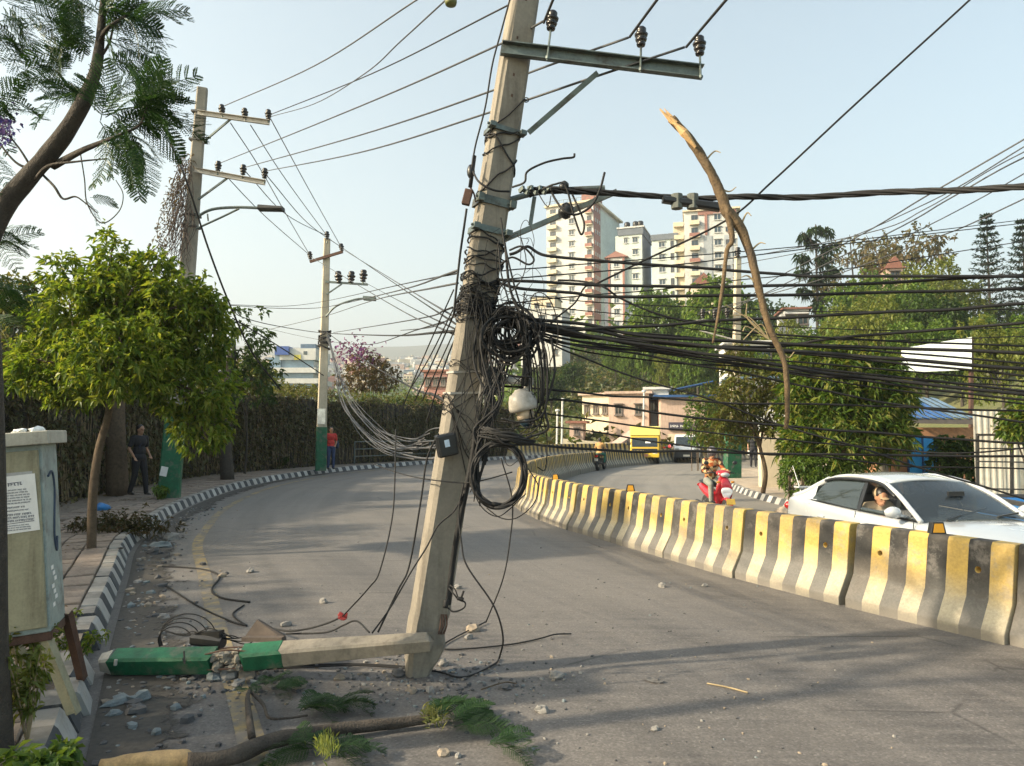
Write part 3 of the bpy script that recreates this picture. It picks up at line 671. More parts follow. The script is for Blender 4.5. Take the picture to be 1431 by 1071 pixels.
# right-hand bundle: (photo points, radius)
RC = [
 ([(712, 356, 5.3), (735, 346, 5.3), (760, 356, 5.3), (800, 362, 5.3), (900, 369, 5.3), (1080, 383, 5.3), (1180, 387, 5.2), (1440, 386, 5)], .0115),
 ([(700, 379, 5.4), (760, 374, 5.5), (861, 366, 6), (1080, 348, 7), (1180, 338, 7.5), (1440, 306, 9)], .005),
 ([(700, 391, 5.4), (900, 374, 6), (1040, 359, 6.5), (1236, 334, 7.5), (1440, 311, 9)], .0055),
 ([(690, 390, 5.4), (720, 393, 5.3), (831, 398, 5.3), (934, 401, 5.3), (1062, 400, 5.3), (1236, 396, 5.2), (1440, 384, 5)], .012),
 ([(690, 396, 5.4), (720, 402, 5.3), (800, 410, 5.3), (840, 414, 5.3), (1040, 414, 5.3), (1264, 408, 5.3), (1440, 403, 5.2)], .012),
 ([(700, 420, 5.4), (733, 424, 5.4), (830, 436, 5.4), (960, 448, 5.4), (1080, 456, 5.4), (1250, 462, 5.3), (1440, 458, 5.2)], .004),
 ([(690, 428, 5.4), (720, 424, 5.4), (796, 415, 5.6), (909, 406, 6), (1040, 391, 6.5), (1197, 374, 7), (1440, 336, 8)], .005),
 ([(780, 392, 5.5), (836, 398, 5.3), (871, 419, 5.3), (947, 447, 5.3), (1080, 467, 5.3), (1260, 478, 5.3), (1440, 484, 5.3)], .008),
 ([(700, 432, 5.4), (740, 446, 5.3), (821, 454, 5.3), (896, 469, 5.3), (1040, 478, 5.3), (1264, 489, 5.2), (1440, 495, 5)], .013),
 ([(700, 436, 5.4), (740, 455, 5.3), (821, 460, 5.3), (896, 474, 5.3), (1040, 488, 5.2), (1158, 495, 5.2), (1264, 503, 5.1), (1440, 517, 5)], .014),
 ([(700, 440, 5.4), (740, 458, 5.3), (830, 470, 5.3), (960, 483, 5.3), (1080, 491, 5.3), (1264, 509, 5.2), (1440, 526, 5)], .009),
 ([(700, 444, 5.4), (755, 462, 5.3), (851, 459, 5.3), (947, 452, 5.3), (1022, 447, 5.3), (1068, 446, 5.3), (1208, 439, 5.2), (1320, 432, 5.1), (1440, 423, 5)], .012),
 ([(700, 446, 5.4), (790, 468, 5.35), (900, 478, 5.4), (1000, 484, 5.4), (1096, 484, 5.4), (1180, 471, 5.3), (1292, 463, 5.2), (1440, 449, 5)], .011),
 ([(690, 438, 5.4), (740, 450, 5.25), (830, 470, 5.25), (960, 491, 5.25), (1030, 501, 5.2), (1114, 515, 5.2), (1215, 528, 5.2), (1310, 539, 5.1), (1440, 553, 5)], .013),
 ([(690, 440, 5.4), (740, 452, 5.3), (830, 473, 5.3), (960, 496, 5.3), (1030, 507, 5.3), (1114, 521, 5.3), (1215, 533, 5.2), (1310, 546, 5.2), (1440, 560, 5.1)], .009),
 ([(700, 450, 5.4), (796, 480, 5.3), (896, 495, 5.3), (992, 513, 5.3), (1080, 530, 5.3), (1198, 554, 5.2), (1271, 568, 5.2), (1440, 592, 5.1)], .008),
 ([(700, 446, 5.4), (770, 480, 5.3), (826, 505, 5.3), (896, 530, 5.3), (992, 558, 5.3), (1080, 590, 5.3), (1187, 622, 5.2), (1282, 652, 5.2), (1440, 700, 5.1)], .007),
 ([(700, 540, 5.4), (763, 544, 5.3), (846, 552, 5.3), (934, 557, 5.3), (1030, 564, 5.3), (1170, 566, 5.3), (1282, 570, 5.2), (1440, 575, 5.2)], .008),
 ([(720, 596, 5.3), (748, 580, 5.3), (770, 558, 5.3), (861, 568, 5.3), (947, 580, 5.3), (1030, 588, 5.3), (1170, 601, 5.3), (1282, 610, 5.3), (1440, 621, 5.2)], .009),
 ([(700, 572, 5.4), (765, 578, 5.3), (871, 593, 5.3), (972, 603, 5.3), (1080, 614, 5.3), (1142, 619, 5.3), (1254, 629, 5.3), (1338, 634, 5.2), (1440, 626, 5.2)], .0065),
 ([(690, 588, 5.4), (745, 595, 5.3), (821, 602, 5.3), (922, 619, 5.3), (997, 626, 5.3), (1080, 636, 5.3), (1142, 637, 5.3), (1254, 650, 5.3), (1440, 656, 5.2)], .006),
 ([(690, 612, 5.4), (758, 622, 5.3), (871, 630, 5.3), (947, 631, 5.3), (1080, 634, 5.3), (1310, 636, 5.2), (1440, 638, 5.2)], .0095),
 ([(690, 436, 5.4), (760, 466, 5.5), (880, 486, 5.5), (1030, 499, 5.5), (1200, 514, 5.5), (1440, 533, 5.4)], .007),
 ([(690, 446, 5.5), (770, 470, 5.6), (900, 492, 5.6), (1040, 510, 5.6), (1220, 530, 5.5), (1440, 541, 5.4)], .006),
 ([(690, 440, 5.5), (790, 456, 5.6), (930, 470, 5.6), (1080, 481, 5.6), (1260, 494, 5.5), (1440, 508, 5.4)], .008),
 ([(730, 430, 5.4), (790, 444, 5.5), (900, 452, 5.5), (1060, 470, 5.5), (1240, 476, 5.5), (1440, 470, 5.4)], .004),
 ([(730, 412, 5.5), (850, 424, 5.6), (1000, 430, 5.6), (1170, 436, 5.6), (1440, 432, 5.4)], .004),
 ([(740, 470, 5.4), (820, 492, 5.4), (930, 506, 5.4), (1060, 516, 5.4), (1250, 545, 5.3), (1440, 566, 5.2)], .006),
 ([(735, 470, 5.4), (800, 482, 5.4), (920, 492, 5.4), (1040, 506, 5.4), (1230, 524, 5.3), (1440, 548, 5.2)], .010),
]
order = sorted(range(len(RC)), key=lambda i: RC[i][0][-1][1])
ordn = ['topmost', 'second', 'third', 'fourth', 'fifth', 'sixth', 'seventh', 'eighth', 'ninth', 'tenth', 'eleventh', 'twelfth', 'thirteenth', 'fourteenth', 'fifteenth', 'sixteenth', 'seventeenth', 'eighteenth', 'nineteenth', 'twentieth', 'twenty-first', 'twenty-second', 'twenty-third', 'twenty-fourth', 'twenty-fifth', 'twenty-sixth', 'twenty-seventh', 'twenty-eighth', 'lowest']
for rk, i in enumerate(order):
    P, r = RC[i]
    cab(P, r * 1.0, label=ordn[rk] + ' cable of the sagging bundle, counted where it leaves the right edge', group='cables strung right from the leaning pole', wob=.02 if r > .0055 else .01, seed=i * 3.3, k=10)
# crossing wire from the top right corner
cab([(1400, -46, 5.0), (1355, 0, 5.0), (1195, 146, 5.1), (1080, 253, 5.2), (1015, 308, 5.2), (896, 366, 5.3), (831, 398, 5.3)], .008, label='long black wire slanting down from the top right corner past the branch')
cab([(836, 398, 5.3), (818, 401, 5.3), (803, 424, 5.3), (775, 447, 5.3), (758, 469, 5.3), (744, 500, 5.3)], .007, label='black wire tail bending down in front of the pale tower')
# twisted bundle
tb = empty('twisted_cable', pl(757, 267), 0, 'thick twisted bundle of insulated conductors running right from the pole bracket', 'cable')
ctr = catmull([AT(*p) for p in ((740, 270, 5.3), (758, 266, 5.3), (821, 268, 5.3), (909, 274, 5.3), (972, 278, 5.3), (1040, 275, 5.2), (1124, 276, 5.1), (1236, 269, 4.9), (1348, 266, 4.6), (1460, 259, 4.3))], 14)
for k in range(4):
    P = []
    for i, p in enumerate(ctr):
        a = i * .27 + k * math.pi / 2; rr = .0125 if i > 40 else .0125 + .012 * (1 - i / 40); P.append(p + V((0, math.cos(a), math.sin(a))) * rr)
    b = MB(); b.tube(P, .0105, 6); b.build('conductor', M['black_rubber'], tb, smooth=True)
sp = empty('splice_sleeve', AT(985, 284, 5.28), 0, 'black splice sleeve hanging under the twisted bundle left of the branch', 'splice box')
b = MB(); b.bar(AT(926, 279, 5.25), AT(1006, 290, 5.25), .075, .045, cham=.012, h2=.06); b.build('sleeve', M['black_plastic'], sp)
b = MB()
for x in (946, 968): b.tube([AT(x, 272, 5.25), AT(x, 292, 5.25)], .042, 8)
b.build('collar', simple('grey_rubber', (.09, .1, .09), .6), sp)
# stray ends on the bracket
cab([(716, 262, 5.3), (733, 255, 5.25), (737, 240, 5.25), (760, 228, 5.25), (785, 222, 5.25), (801, 220, 5.25), (803, 215, 5.25)], .0085, label='stiff black cable end curling up over the pole bracket')
cab([(758, 265, 5.25), (775, 258, 5.2), (790, 260, 5.2), (802, 302, 5.2), (812, 328, 5.2), (816, 310, 5.2), (800, 272, 5.25)], .008, label='black loop of cable dangling from the pole bracket')
cab([(845, 241, 5.2), (838, 266, 5.2), (826, 288, 5.2), (805, 300, 5.2), (788, 294, 5.2), (774, 275, 5.25), (770, 262, 5.25)], .009, label='thick black cable tail standing up beside the bracket loop')
cab([(752, 270, 5.25), (762, 286, 5.2), (767, 288, 5.2), (770, 274, 5.25)], .004, label='thin short wire loop under the bracket clamp')
for (x, y, s_, lb) in ((788, 260, .034, 'round black clamp bolt on top of the bracket arm'), (791, 295, .055, 'black dead-end insulator hanging under the bracket arm')):
    b = MB(); b.lathe([(.0, -1), (.7, -.9), (1, -.4), (.75, 0), (1, .4), (.7, .9), (0, 1)], 10, Matrix.Translation(pl(x, y, -.12)) @ Matrix.Rotation(.6, 4, 'Y') @ Matrix.Scale(s_, 4)); tag(b.build('cable_clamp', M['black_plastic'], smooth=True), lb, 'cable clamp')
b = MB()
for k in range(7): b.bar(pl(726 + k * 6, 268 - (k % 3) * 2, -.12), pl(732 + k * 6, 262 + (k % 2) * 8, -.16), .02, .03)
tag(b.build('cable_clamp', M['steel']), 'steel clamp gripping the bundle at the bracket end', 'cable clamp')
# conductors of the upper spans
uni = 'thin conductors from the left poles to the top edge'
top = [([(314, 148, 17.2), (440, 92, 12.6), (590, -5, 9)], .011, 'highest of the thin wires rising left of the leaning pole to the top edge'), ([(379, 160, 17.2), (520, 103, 12), (715, 5, 7.5)], .010, 'thin wire rising right from the top crossarm to the leaning pole top'),
       ([(379, 163, 17.2), (440, 145, 13.5), (510, 103, 10), (560, 58, 8), (632, -8, 6)], .008, 'thin wire crossing its neighbour on the way to the olive lamp head'),
       ([(308, 228, 17.2), (500, 150, 9), (690, 66, 5.9), (759, 30, 5.2)], .009, 'uppermost dark conductor passing behind the leaning pole to its first insulator'), ([(343, 234, 17.2), (500, 190, 9.5), (690, 126, 6.1), (740, 102, 5.8), (878, 53, 5.2)], .0095, 'middle dark conductor passing behind the leaning pole to its second insulator'),
       ([(373, 239, 17.2), (500, 214, 10), (685, 157, 6.2), (742, 138, 5.9), (830, 108, 5.4), (957, 66, 5.2)], .0095, 'lower dark conductor passing behind the leaning pole to its outermost insulator'),
       ([(760, 32, 5.2), (775, -5, 4.6)], .010, 'black conductor leaving the first insulator towards the top edge'), ([(880, 52, 5.2), (922, -5, 4.5)], .010, 'black conductor leaving the second insulator towards the top edge'), ([(959, 66, 5.2), (1020, -6, 4.4)], .010, 'black conductor leaving the outermost insulator towards the top edge')]
for P, r, lb in top: cab(P, r, 'alu_wire' if r != .010 else 'black_rubber', lb, uni if r > .0105 else None)
i = 0
for P in ([(322, 172, 17.2), (360, 230, 19), (400, 300, 23), (433, 357, 29)], [(350, 175, 17.2), (400, 252, 21), (457, 330, 29)], [(378, 166, 17.2), (430, 262, 22), (477, 346, 29)], [(310, 240, 17.2), (370, 302, 21), (433, 357, 29)], [(343, 240, 17.2), (400, 300, 22), (457, 330, 29)], [(373, 246, 17.2), (430, 312, 23), (477, 346, 29)]):
    cab(P, .012, 'alu_wire', ['left', 'middle', 'right'][i % 3] + ' wire from the ' + ('upper' if i < 3 else 'lower') + ' crossarm down to the slim pole', 'spans between the two left poles'); i += 1
for i, (P, r) in enumerate([([(478, 348, 29), (560, 398, 14), (640, 446, 5.6)], .009), ([(457, 332, 29), (560, 402, 14), (640, 455, 5.6)], .009), ([(434, 359, 29), (545, 425, 14), (640, 470, 5.6)], .009), ([(510, 395, 29), (575, 430, 14), (640, 462, 5.6)], .008),
      ([(322, 427, 20), (388, 431, 22), (450, 430, 24), (550, 408, 12), (640, 378, 5.5)], .010), ([(322, 426, 20), (400, 428, 22), (455, 421, 24), (560, 398, 12), (640, 382, 5.5)], .008), ([(375, 461, 26), (451, 443, 24), (522, 420, 14), (640, 396, 5.5)], .009),
      ([(466, 465, 28), (572, 448, 12), (632, 430, 5.5)], .009), ([(560, 462, 16), (600, 458, 10), (640, 440, 5.5)], .008), ([(345, 452, 25), (420, 470, 27), (500, 482, 16), (620, 450, 5.6)], .006)]):
    cab(P, r, 'black_rubber' if i % 2 else 'alu_wire', ordn[i if i else 0] + ' of the wires reaching the leaning pole from the left background', 'wires reaching the leaning pole from the left', k=6)
cab([(322, 431, 20), (340, 444, 20), (388, 456, 24), (446, 465, 29), (534, 469, 14), (640, 463, 5.5)], .013, 'black_rubber', 'heavy black cable sagging from the slim pole to the leaning pole')
cab([(456, 464, 29), (509, 503, 18), (572, 540, 10), (608, 553, 6), (640, 575, 5.3)], .013, 'black_rubber', 'thick black cable slanting down from the slim pole to the leaning pole')
cab([(325, 445, 22), (375, 475, 24), (430, 510, 28), (452, 525, 29)], .02, 'black_rubber', 'black cable dropping from the leafy tree to the slim pole')
cab([(238, 200, 15), (262, 258, 15), (292, 350, 16), (322, 428, 17), (352, 492, 18), (392, 545, 19)], .022, 'black_rubber', 'long black cable drooping beside the tall pole down to the creeper wall')
for i, P in enumerate(([(640, 418, 5.4), (602, 496, 5.8), (572, 546, 6.5)], [(641, 424, 5.4), (612, 490, 5.8), (580, 560, 6.5)], [(645, 440, 5.4), (618, 500, 5.7), (590, 560, 6.3)], [(648, 448, 5.4), (625, 500, 5.6), (596, 590, 6)], [(634, 405, 5.4), (596, 490, 6), (560, 575, 7)])):
    cab(P, .0055 + .001 * (i % 2), 'black_rubber', ordn[i] + ' of the steep dark wires fanning down left of the leaning pole', 'steep wires left of the leaning pole')
gw = random.Random(4)
for i in range(16):   # pale thin wires hanging from the slim pole
    f = i / 15; dx = f * 46
    P = [(458 + gw.uniform(-2, 2), 466 + f * 10, 29), (466 + f * 6, 510 + gw.uniform(-6, 6), 27), (476 + dx * .35, 560 + gw.uniform(-8, 8), 24), (496 + dx * .7, 598 + gw.uniform(-8, 8) - f * 6, 20), (528 + dx, 628 - f * 12 + gw.uniform(-8, 8), 15), (575 + dx * .6, 640 - f * 30 + gw.uniform(-10, 10), 9), (640, 640 - f * 40, 5.6)]
    if i % 3: P = P[:6]
    cab(P, .007 if i % 4 else .010, 'grey_wire', ordn[i] + ' pale loose wire of the swag, counted outwards from the slim pole', 'pale loose wires hanging in a swag', k=6)
fan = [[(1440, 190, 14), (1354, 240, 15), (1290, 277, 16), (1197, 332, 19), (1074, 395, 27), (1031, 362 + 70, 29)], [(1440, 208, 14), (1380, 240, 15), (1292, 293, 17), (1208, 327, 19), (1031, 362, 29)], [(1440, 216, 14), (1393, 240, 15), (1320, 282, 16), (1230, 332, 19), (1016, 436, 29)], [(1440, 238, 14), (1362, 282, 16), (1278, 325, 18), (1180, 370, 22), (999, 437, 29)], [(1440, 274, 16), (1348, 317, 18), (1292, 338, 20), (1150, 390, 25), (982, 437, 29)], [(1440, 200, 13), (1300, 282, 16), (1150, 345, 23), (1031, 370, 29)]]
for i, P in enumerate(fan): cab(P, .013 if i % 2 else .017, 'alu_wire', ordn[i] + ' of the thin wires fanning up right from the pale distant pole', 'wires fanning right from the pale pole', k=6)
# ================================================================== things on the leaning pole
ct = empty('cable_tangle', pl(662, 430), 0, 'dense tangle of black cables wound round the middle of the leaning pole', 'cable tangle')
g = random.Random(11)
def wrap(y, tilt, r, ex, mat='black_rubber'):
    P = []
    for t_ in np.linspace(0, 2 * math.pi, 15):
        u, v = math.cos(t_), math.sin(t_); m_ = max(abs(u), abs(v)) ** .75; u /= m_; v /= m_
        P.append(shaft_pt(y + tilt * u + g.uniform(-3, 3), u * (1 + ex / .13), v * (1 + ex / .1)) + axis * g.uniform(-.008, .008))
    cab(P, r, mat, name='cable_loop', parent=ct, k=3)
for i in range(44):
    y = g.choice([g.uniform(335, 440), g.uniform(395, 442), g.uniform(425, 448)]); wrap(y, g.uniform(-14, 14), g.choice([.003, .004, .006, .007]), g.uniform(.008, .035))
for y, t_, r in ((163, 30, .006), (193, 8, .007), (218, -22, .007), (247, 28, .007), (208, 14, .006)): wrap(y, t_, r, .015)
for i in range(14): wrap(g.uniform(450, 640), g.uniform(-70, 70), g.choice([.0025, .003, .004]), g.uniform(.006, .02))
# upper dark coil pile
cu = empty('cable_coil', pl(716, 468, -.1), 0, 'heaped black cable coils hanging beside the pole at mid height', 'cable coil')
for i in range(34):
    cx, cy = 713 + g.uniform(-10, 10), 466 + g.uniform(-9, 11); rx, ry = g.uniform(16, 35), g.uniform(16, 35); ph = g.uniform(0, 6)
    P = [(cx + rx * math.cos(t_ + ph), cy + ry * math.sin(t_ + ph) + (g.uniform(-2, 2)), 5.22 + .10 * math.sin(t_ * 1 + i) + i * .003) for t_ in np.linspace(0, 6.0, 13)]
    cab(P, g.choice([.005, .007, .009]), name='cable_turn', parent=cu, k=3)
# large round coil
cl = empty('cable_coil', pl(697, 663, -.25), 0, 'large round coil of black cable hanging right of the pole above the road', 'cable coil')
for i in range(13):
    ex = g.uniform(-3.5, 3.5); ph = g.uniform(0, 6)
    P = [(697 + (37 + ex) * math.cos(t_ + ph) + g.uniform(-1, 1) + 1.5 * math.sin(t_), 664 + (44 + ex) * math.sin(t_ + ph) + g.uniform(-1, 1), 5.1 + g.uniform(-.03, .03)) for t_ in np.linspace(0, 6.3, 15)]
    cab(P, g.choice([.007, .008, .0095]), name='cable_turn', parent=cl, k=4, mat='black_rubber')
cab([(662, 650, 5.1), (664, 690, 5.1), (676, 712, 5.1), (695, 722, 5.1), (712, 712, 5.1), (735, 690, 5.1)], .004, name='cable_turn', parent=cl)
cab([(680, 710, 5.1), (700, 724, 5.1), (722, 724, 5.1), (745, 705, 5.1), (752, 680, 5.1), (738, 655, 5.1)], .004, name='cable_turn', parent=cl)
# bundles running between the coils, down the pole edge
bd = empty('cable_bundle', pl(690, 590), 0, 'messy vertical bundle of cables dropping along the right side of the pole', 'cable bundle')
for i in range(26):
    x0 = g.uniform(672, 712); j = lambda s_=8: g.uniform(-s_, s_)
    P = [(x0, 440 + j(20), 5.3), (x0 + j(14), 500 + j(15), 5.2), (684 + j(20), 560 + j(12), 5.15), (676 + j(14), 600 + j(10), 5.15), (672 + j(10), 640 + j(10), 5.12), (664 + j(8), 690 + j(18), 5.12)]
    cab(P[:g.choice([4, 5, 6])], g.choice([.0035, .0045, .006, .009]), name='cable_strand', parent=bd, k=5, wob=.015, seed=i)
for i in range(12):
    P = [(702 + i * 5, 452 + g.uniform(-5, 5), 5.3), (735 + i * 2.4, 500 + g.uniform(-10, 10), 5.15), (741 + i * 2, 560 + g.uniform(-14, 14), 5.12), (742 + g.uniform(-16, 22), 600 + g.uniform(-10, 14), 5.12), (700 + g.uniform(-14, 14), 608 + g.uniform(-10, 10), 5.15)]
    cab(P[:g.choice([3, 4, 5])], g.choice([.0035, .004, .006]), name='cable_strand', parent=bd, k=5, wob=.012, seed=i + 40)
for i in range(5): cab([(730 + i * 1.5, 470, 5.2), (732 + i * 2, 510, 5.15), (730 + i * 1.6, 540, 5.15)], .011, name='cable_strand', parent=bd, wob=.01, seed=i)
for i in range(9):
    y0 = g.uniform(596, 612); cab([(672 + g.uniform(-6, 6), y0, 5.1), (690, y0 + g.uniform(-8, 8), 5.05), (716 + g.uniform(-8, 8), 612 + g.uniform(-8, 12), 5.05), (745 + g.uniform(-6, 6), 612 + g.uniform(-5, 10), 5.1)], g.choice([.005, .008, .012]), name='cable_strand', parent=bd, wob=.02, seed=i + 90)
for P, r in (([(706, 345, 5.25), (712, 400, 5.2), (726, 440, 5.2), (735, 470, 5.2)], .010), ([(697, 345, 5.25), (700, 380, 5.2), (712, 425, 5.2), (724, 460, 5.2)], .006), ([(712, 350, 5.25), (730, 345, 5.2), (746, 362, 5.2), (738, 370, 5.2), (716, 360, 5.2), (700, 370, 5.2)], .008), ([(700, 305, 5.3), (705, 340, 5.2), (719, 400, 5.2), (735, 450, 5.2)], .007), ([(692, 420, 5.2), (700, 400, 5.15), (712, 392, 5.2)], .007),
             ([(770, 470, 5.2), (775, 520, 5.15), (762, 570, 5.12), (765, 600, 5.1), (735, 612, 5.1)], .009), ([(744, 460, 5.2), (762, 490, 5.15), (765, 540, 5.12), (758, 580, 5.1), (728, 590, 5.1), (700, 585, 5.1)], .008), ([(700, 520, 5.15), (718, 526, 5.1), (742, 527, 5.1)], .008)):
    cab(P, r, name='cable_strand', parent=bd)
for i in range(34):   # fine stray loops
    x, y = g.uniform(690, 760), g.uniform(345, 620); rx, ry, ph = g.uniform(6, 26), g.uniform(14, 60), g.uniform(0, 6)
    P = [(x + rx * math.cos(t_ + ph) + g.uniform(-4, 4), y + ry * math.sin(t_ + ph) + g.uniform(-5, 5), 5.15 + g.uniform(-.06, .08)) for t_ in np.linspace(0, g.uniform(2.2, 5.2), 7)]
    cab(P, g.choice([.002, .0025, .003, .004]), name='cable_strand', parent=bd, k=4)
for i in range(14):
    cab([(g.uniform(640, 690), g.uniform(350, 440), 5.28), (g.uniform(640, 690), g.uniform(450, 520), 5.2), (g.uniform(630, 690), g.uniform(530, 600), 5.2), (g.uniform(625, 680), g.uniform(600, 640), 5.2)], g.choice([.002, .003, .0035]), name='cable_strand', parent=bd, k=5)
cab([(665, 600, 5.2), (660, 640, 5.2), (650, 690, 5.2), (640, 740, 5.2), (632, 790, 5.25), (626, 845, 5.25)], .022, name='cable_strand', parent=bd)
cab([(648, 690, 5.18), (634, 715, 5.18), (612, 735, 5.16), (596, 765, 5.16), (574, 800, 5.16), (545, 850, 5.1), (520, 885, 5.0)], .006, label='dark cable slanting across the lower shaft of the leaning pole')
cab([(613, 606, 5.2), (597, 640, 5.2), (588, 700, 5.2), (572, 790, 5.2), (556, 825, 5.15), (528, 884, 5.05)], .007, label='dark cable running down the left edge of the leaning pole')
cab([(714, -6, 5.3), (700, 45, 5.3), (688, 90, 5.3), (678, 150, 5.3), (664, 205, 5.3), (659, 240, 5.3)], .007, label='dark guy cable hanging from the top of the leaning pole')
b = MB(); q = pl(658, 240, -.1); b.ball(q, (.03, .03, .055), 8, 6); b.tube([pl(663, 218, -.1), pl(657, 262, -.1)], .016, 6); tag(b.build('cable_clamp', M['black_plastic'], smooth=True), 'black dead-end clamp on the guy cable left of the pole', 'cable clamp')
b = MB(); b.box(pl(653, 276, -.1), (.058, .05, .115), Matrix.Rotation(.25, 3, 'Y')); b.tube(catmull([pl(657, 262, -.1), pl(662, 270, -.1), pl(665, 283, -.1)], 3), .008, 5); tag(b.build('strain_block', M['rust'], bevel=.008), 'rusty brown strain block hanging left of the pole', 'strain block')
cab([(652, 292, 5.3), (648, 320, 5.3), (643, 355, 5.3), (638, 400, 5.3), (634, 440, 5.3)], .009, label='rusty twisted cable below the strain block')
cab([(661, 240, 5.3), (670, 255, 5.2), (690, 266, 5.2), (712, 268, 5.25)], .008, label='black cable looped from the clamp across the shaft to the bracket')
# black distribution box strapped on the shaft
jb = empty('junction_box', shaft_pt(620, -.2, 1.3), 0, 'small black distribution box with a white sticker strapped to the leaning pole', 'junction box')
Rm = Matrix((sd_, axis, fn)).transposed() @ Matrix.Rotation(-.35, 3, 'Z')
c = pl(624, 622, -.2); b = MB(); b.box(c, (.145, .16, .07), Rm); b.build('case', M['black_plastic'], jb, bevel=.012)
b = MB(); b.box(c + fn * .038, (.125, .14, .01), Rm); b.build('lid', M['black_plastic'], jb, bevel=.004)
b = MB(); b.box(c + fn * .045 + Rm @ V((.005, .015, 0)), (.035, .05, .003), Rm); b.build('sticker', simple('pale_blue_sticker', (.5, .6, .72), .5, var=.25, scale=30), jb)
# white speed-dome camera with its cabinet
cc = empty('surveillance_camera', pl(732, 560, -.2), 0, 'white dome camera on a grey arm right of the leaning pole', 'camera')
q = pl(731, 566, -.25); Mx = Matrix.Translation(q) @ Matrix.Rotation(-.22, 4, 'Y')
b = MB(); b.lathe([(.0, .115), (.035, .112), (.05, .095), (.085, .075), (.1, .03), (.107, -.015), (.10, -.04), (.06, -.045)], 20, Mx); b.build('housing', M['white_plastic'], cc, smooth=True)
b = MB(); b.lathe([(.058, -.04), (.062, -.07), (.058, -.10), (.03, -.105)], 16, Mx); b.build('neck', simple('beige_plastic', (.42, .34, .25), .5), cc, smooth=True)
b = MB(); b.ball(Mx @ V((0, 0, -.12)), (.052, .052, .045), 14, 8); b.build('lens_dome', glassmat('smoked_dome', (.02, .04, .06), .05, .9), cc, smooth=True)
b = MB(); b.bar(pl(690, 531, -.15), pl(744, 533, -.22), .07, .055, cham=.015); b.tube([pl(738, 536, -.22), pl(736, 548, -.24)], .025, 8); b.build('arm', simple('grey_paint', (.38, .38, .37), .55), cc)
cbx = empty('equipment_box', pl(690, 535, -.1), 0, 'grey equipment box fixed behind the camera arm on the pole', 'equipment box')
b = MB(); b.box(pl(688, 532, -.1), (.135, .1, .20), Matrix.Rotation(.10, 3, 'Y')); b.build('case', simple('grey_box_paint', (.23, .23, .22), .6), cbx, bevel=.01)
b = MB(); b.bar(pl(678, 508, -.17), pl(671, 560, -.17), .035, .02); b.bar(pl(683, 508, -.15), pl(679, 542, -.15), .012, .02); b.build('side_rail', M['white_plastic'], cbx)
pf = empty('cable_plug', pl(645, 838, -.15), 0, 'frayed cable end with connectors dangling beside the foot of the pole', 'cable end')
for P, r in (([(627, 822, 5.2), (634, 830, 5.15), (641, 838, 5.15), (650, 842, 5.15), (648, 850, 5.15), (634, 855, 5.15), (624, 848, 5.2)], .006), ([(629, 818, 5.2), (636, 824, 5.15), (640, 835, 5.15)], .005), ([(624, 838, 5.2), (622, 850, 5.18)], .02), ([(639, 836, 5.14), (648, 838, 5.14)], .014), ([(645, 835, 5.13), (648, 826, 5.13)], .008)): cab(P, r, name='wire_end', parent=pf, k=4)
# loose wires sweeping to the ground
cab([(648, 676, 5.15), (641, 715, 5.15), (645, 760, 5.1), (653, 792, 5.05), (690, 847, 5.0), (703, 891, 5.05), (698, 920, 5.15)] + [tuple(G(x, y) + V((0, 0, .012))) + () for x, y in ()], .0065, label='loop of thin wire hanging right of the pole nearly to the road')
cab([G(698, 921) + V((0, 0, .012)), G(690, 931) + V((0, 0, .012)), G(647, 949) + V((0, 0, .012)), G(603, 940) + V((0, 0, .012)), G(500, 934) + V((0, 0, .02)), G(400, 936) + V((0, 0, .012)), G(345, 934) + V((0, 0, .012))], .007, label='black cable lying on the road in front of the fallen concrete beam', name='fallen_cable')
cab([(700, 640, 5.1), (716, 700, 5.1), (712, 760, 5.1), (702, 812, 5.1), (679, 870, 5.25)], .005, label='thin wire hanging straight down from the round coil')
cab([G(679, 872) + V((0, 0, .02)), G(621, 902) + V((0, 0, .012)), G(632, 910) + V((0, 0, .012)), G(705, 904) + V((0, 0, .012)), G(749, 896) + V((0, 0, .012)), G(775, 892) + V((0, 0, .03)), G(798, 888) + V((0, 0, .012))], .0065, label='thin wire folded back on the road right of the pole foot', name='fallen_cable')
cab([(553, 600, 6), (552, 660, 5.8), (548, 724, 5.6), (531, 797, 5.4), (516, 821, 5.4), (484, 856, 5.6), (478, 862, 5.7)], .006, label='long wire drooping from above to a red knot over the road')
cab([(520, 648, 7), (553, 660, 6.4), (590, 669, 5.3), (646, 675, 5.15), (677, 671, 5.1), (716, 660, 5.1)], .005, label='thin wire crossing level in front of the leaning pole')
b = MB()
for k in range(5): b.tube(catmull([AT(478 + g.uniform(-7, 7), 861 + g.uniform(-5, 5), 5.68) for _ in range(4)], 4), .009, 5)
tag(b.build('tape_knot', simple('red_tape', (.30, .03, .03), .5)), 'red tape knot on the drooping wire above the fallen beam', 'tape knot')
cab([AT(478, 862, 5.7), AT(458, 871, 5.75), AT(430, 879, 5.8), AT(400, 882, 5.9), G(372, 884) + V((0, 0, .05))], .008, label='dark cable running from the red knot to the broken beam')
cab([AT(516, 884, 5.2), AT(498, 868, 5.5), AT(480, 874, 5.6), AT(455, 884, 5.7), AT(400, 886, 5.9)], .007, label='dark cable bowed over the road beside the red knot')
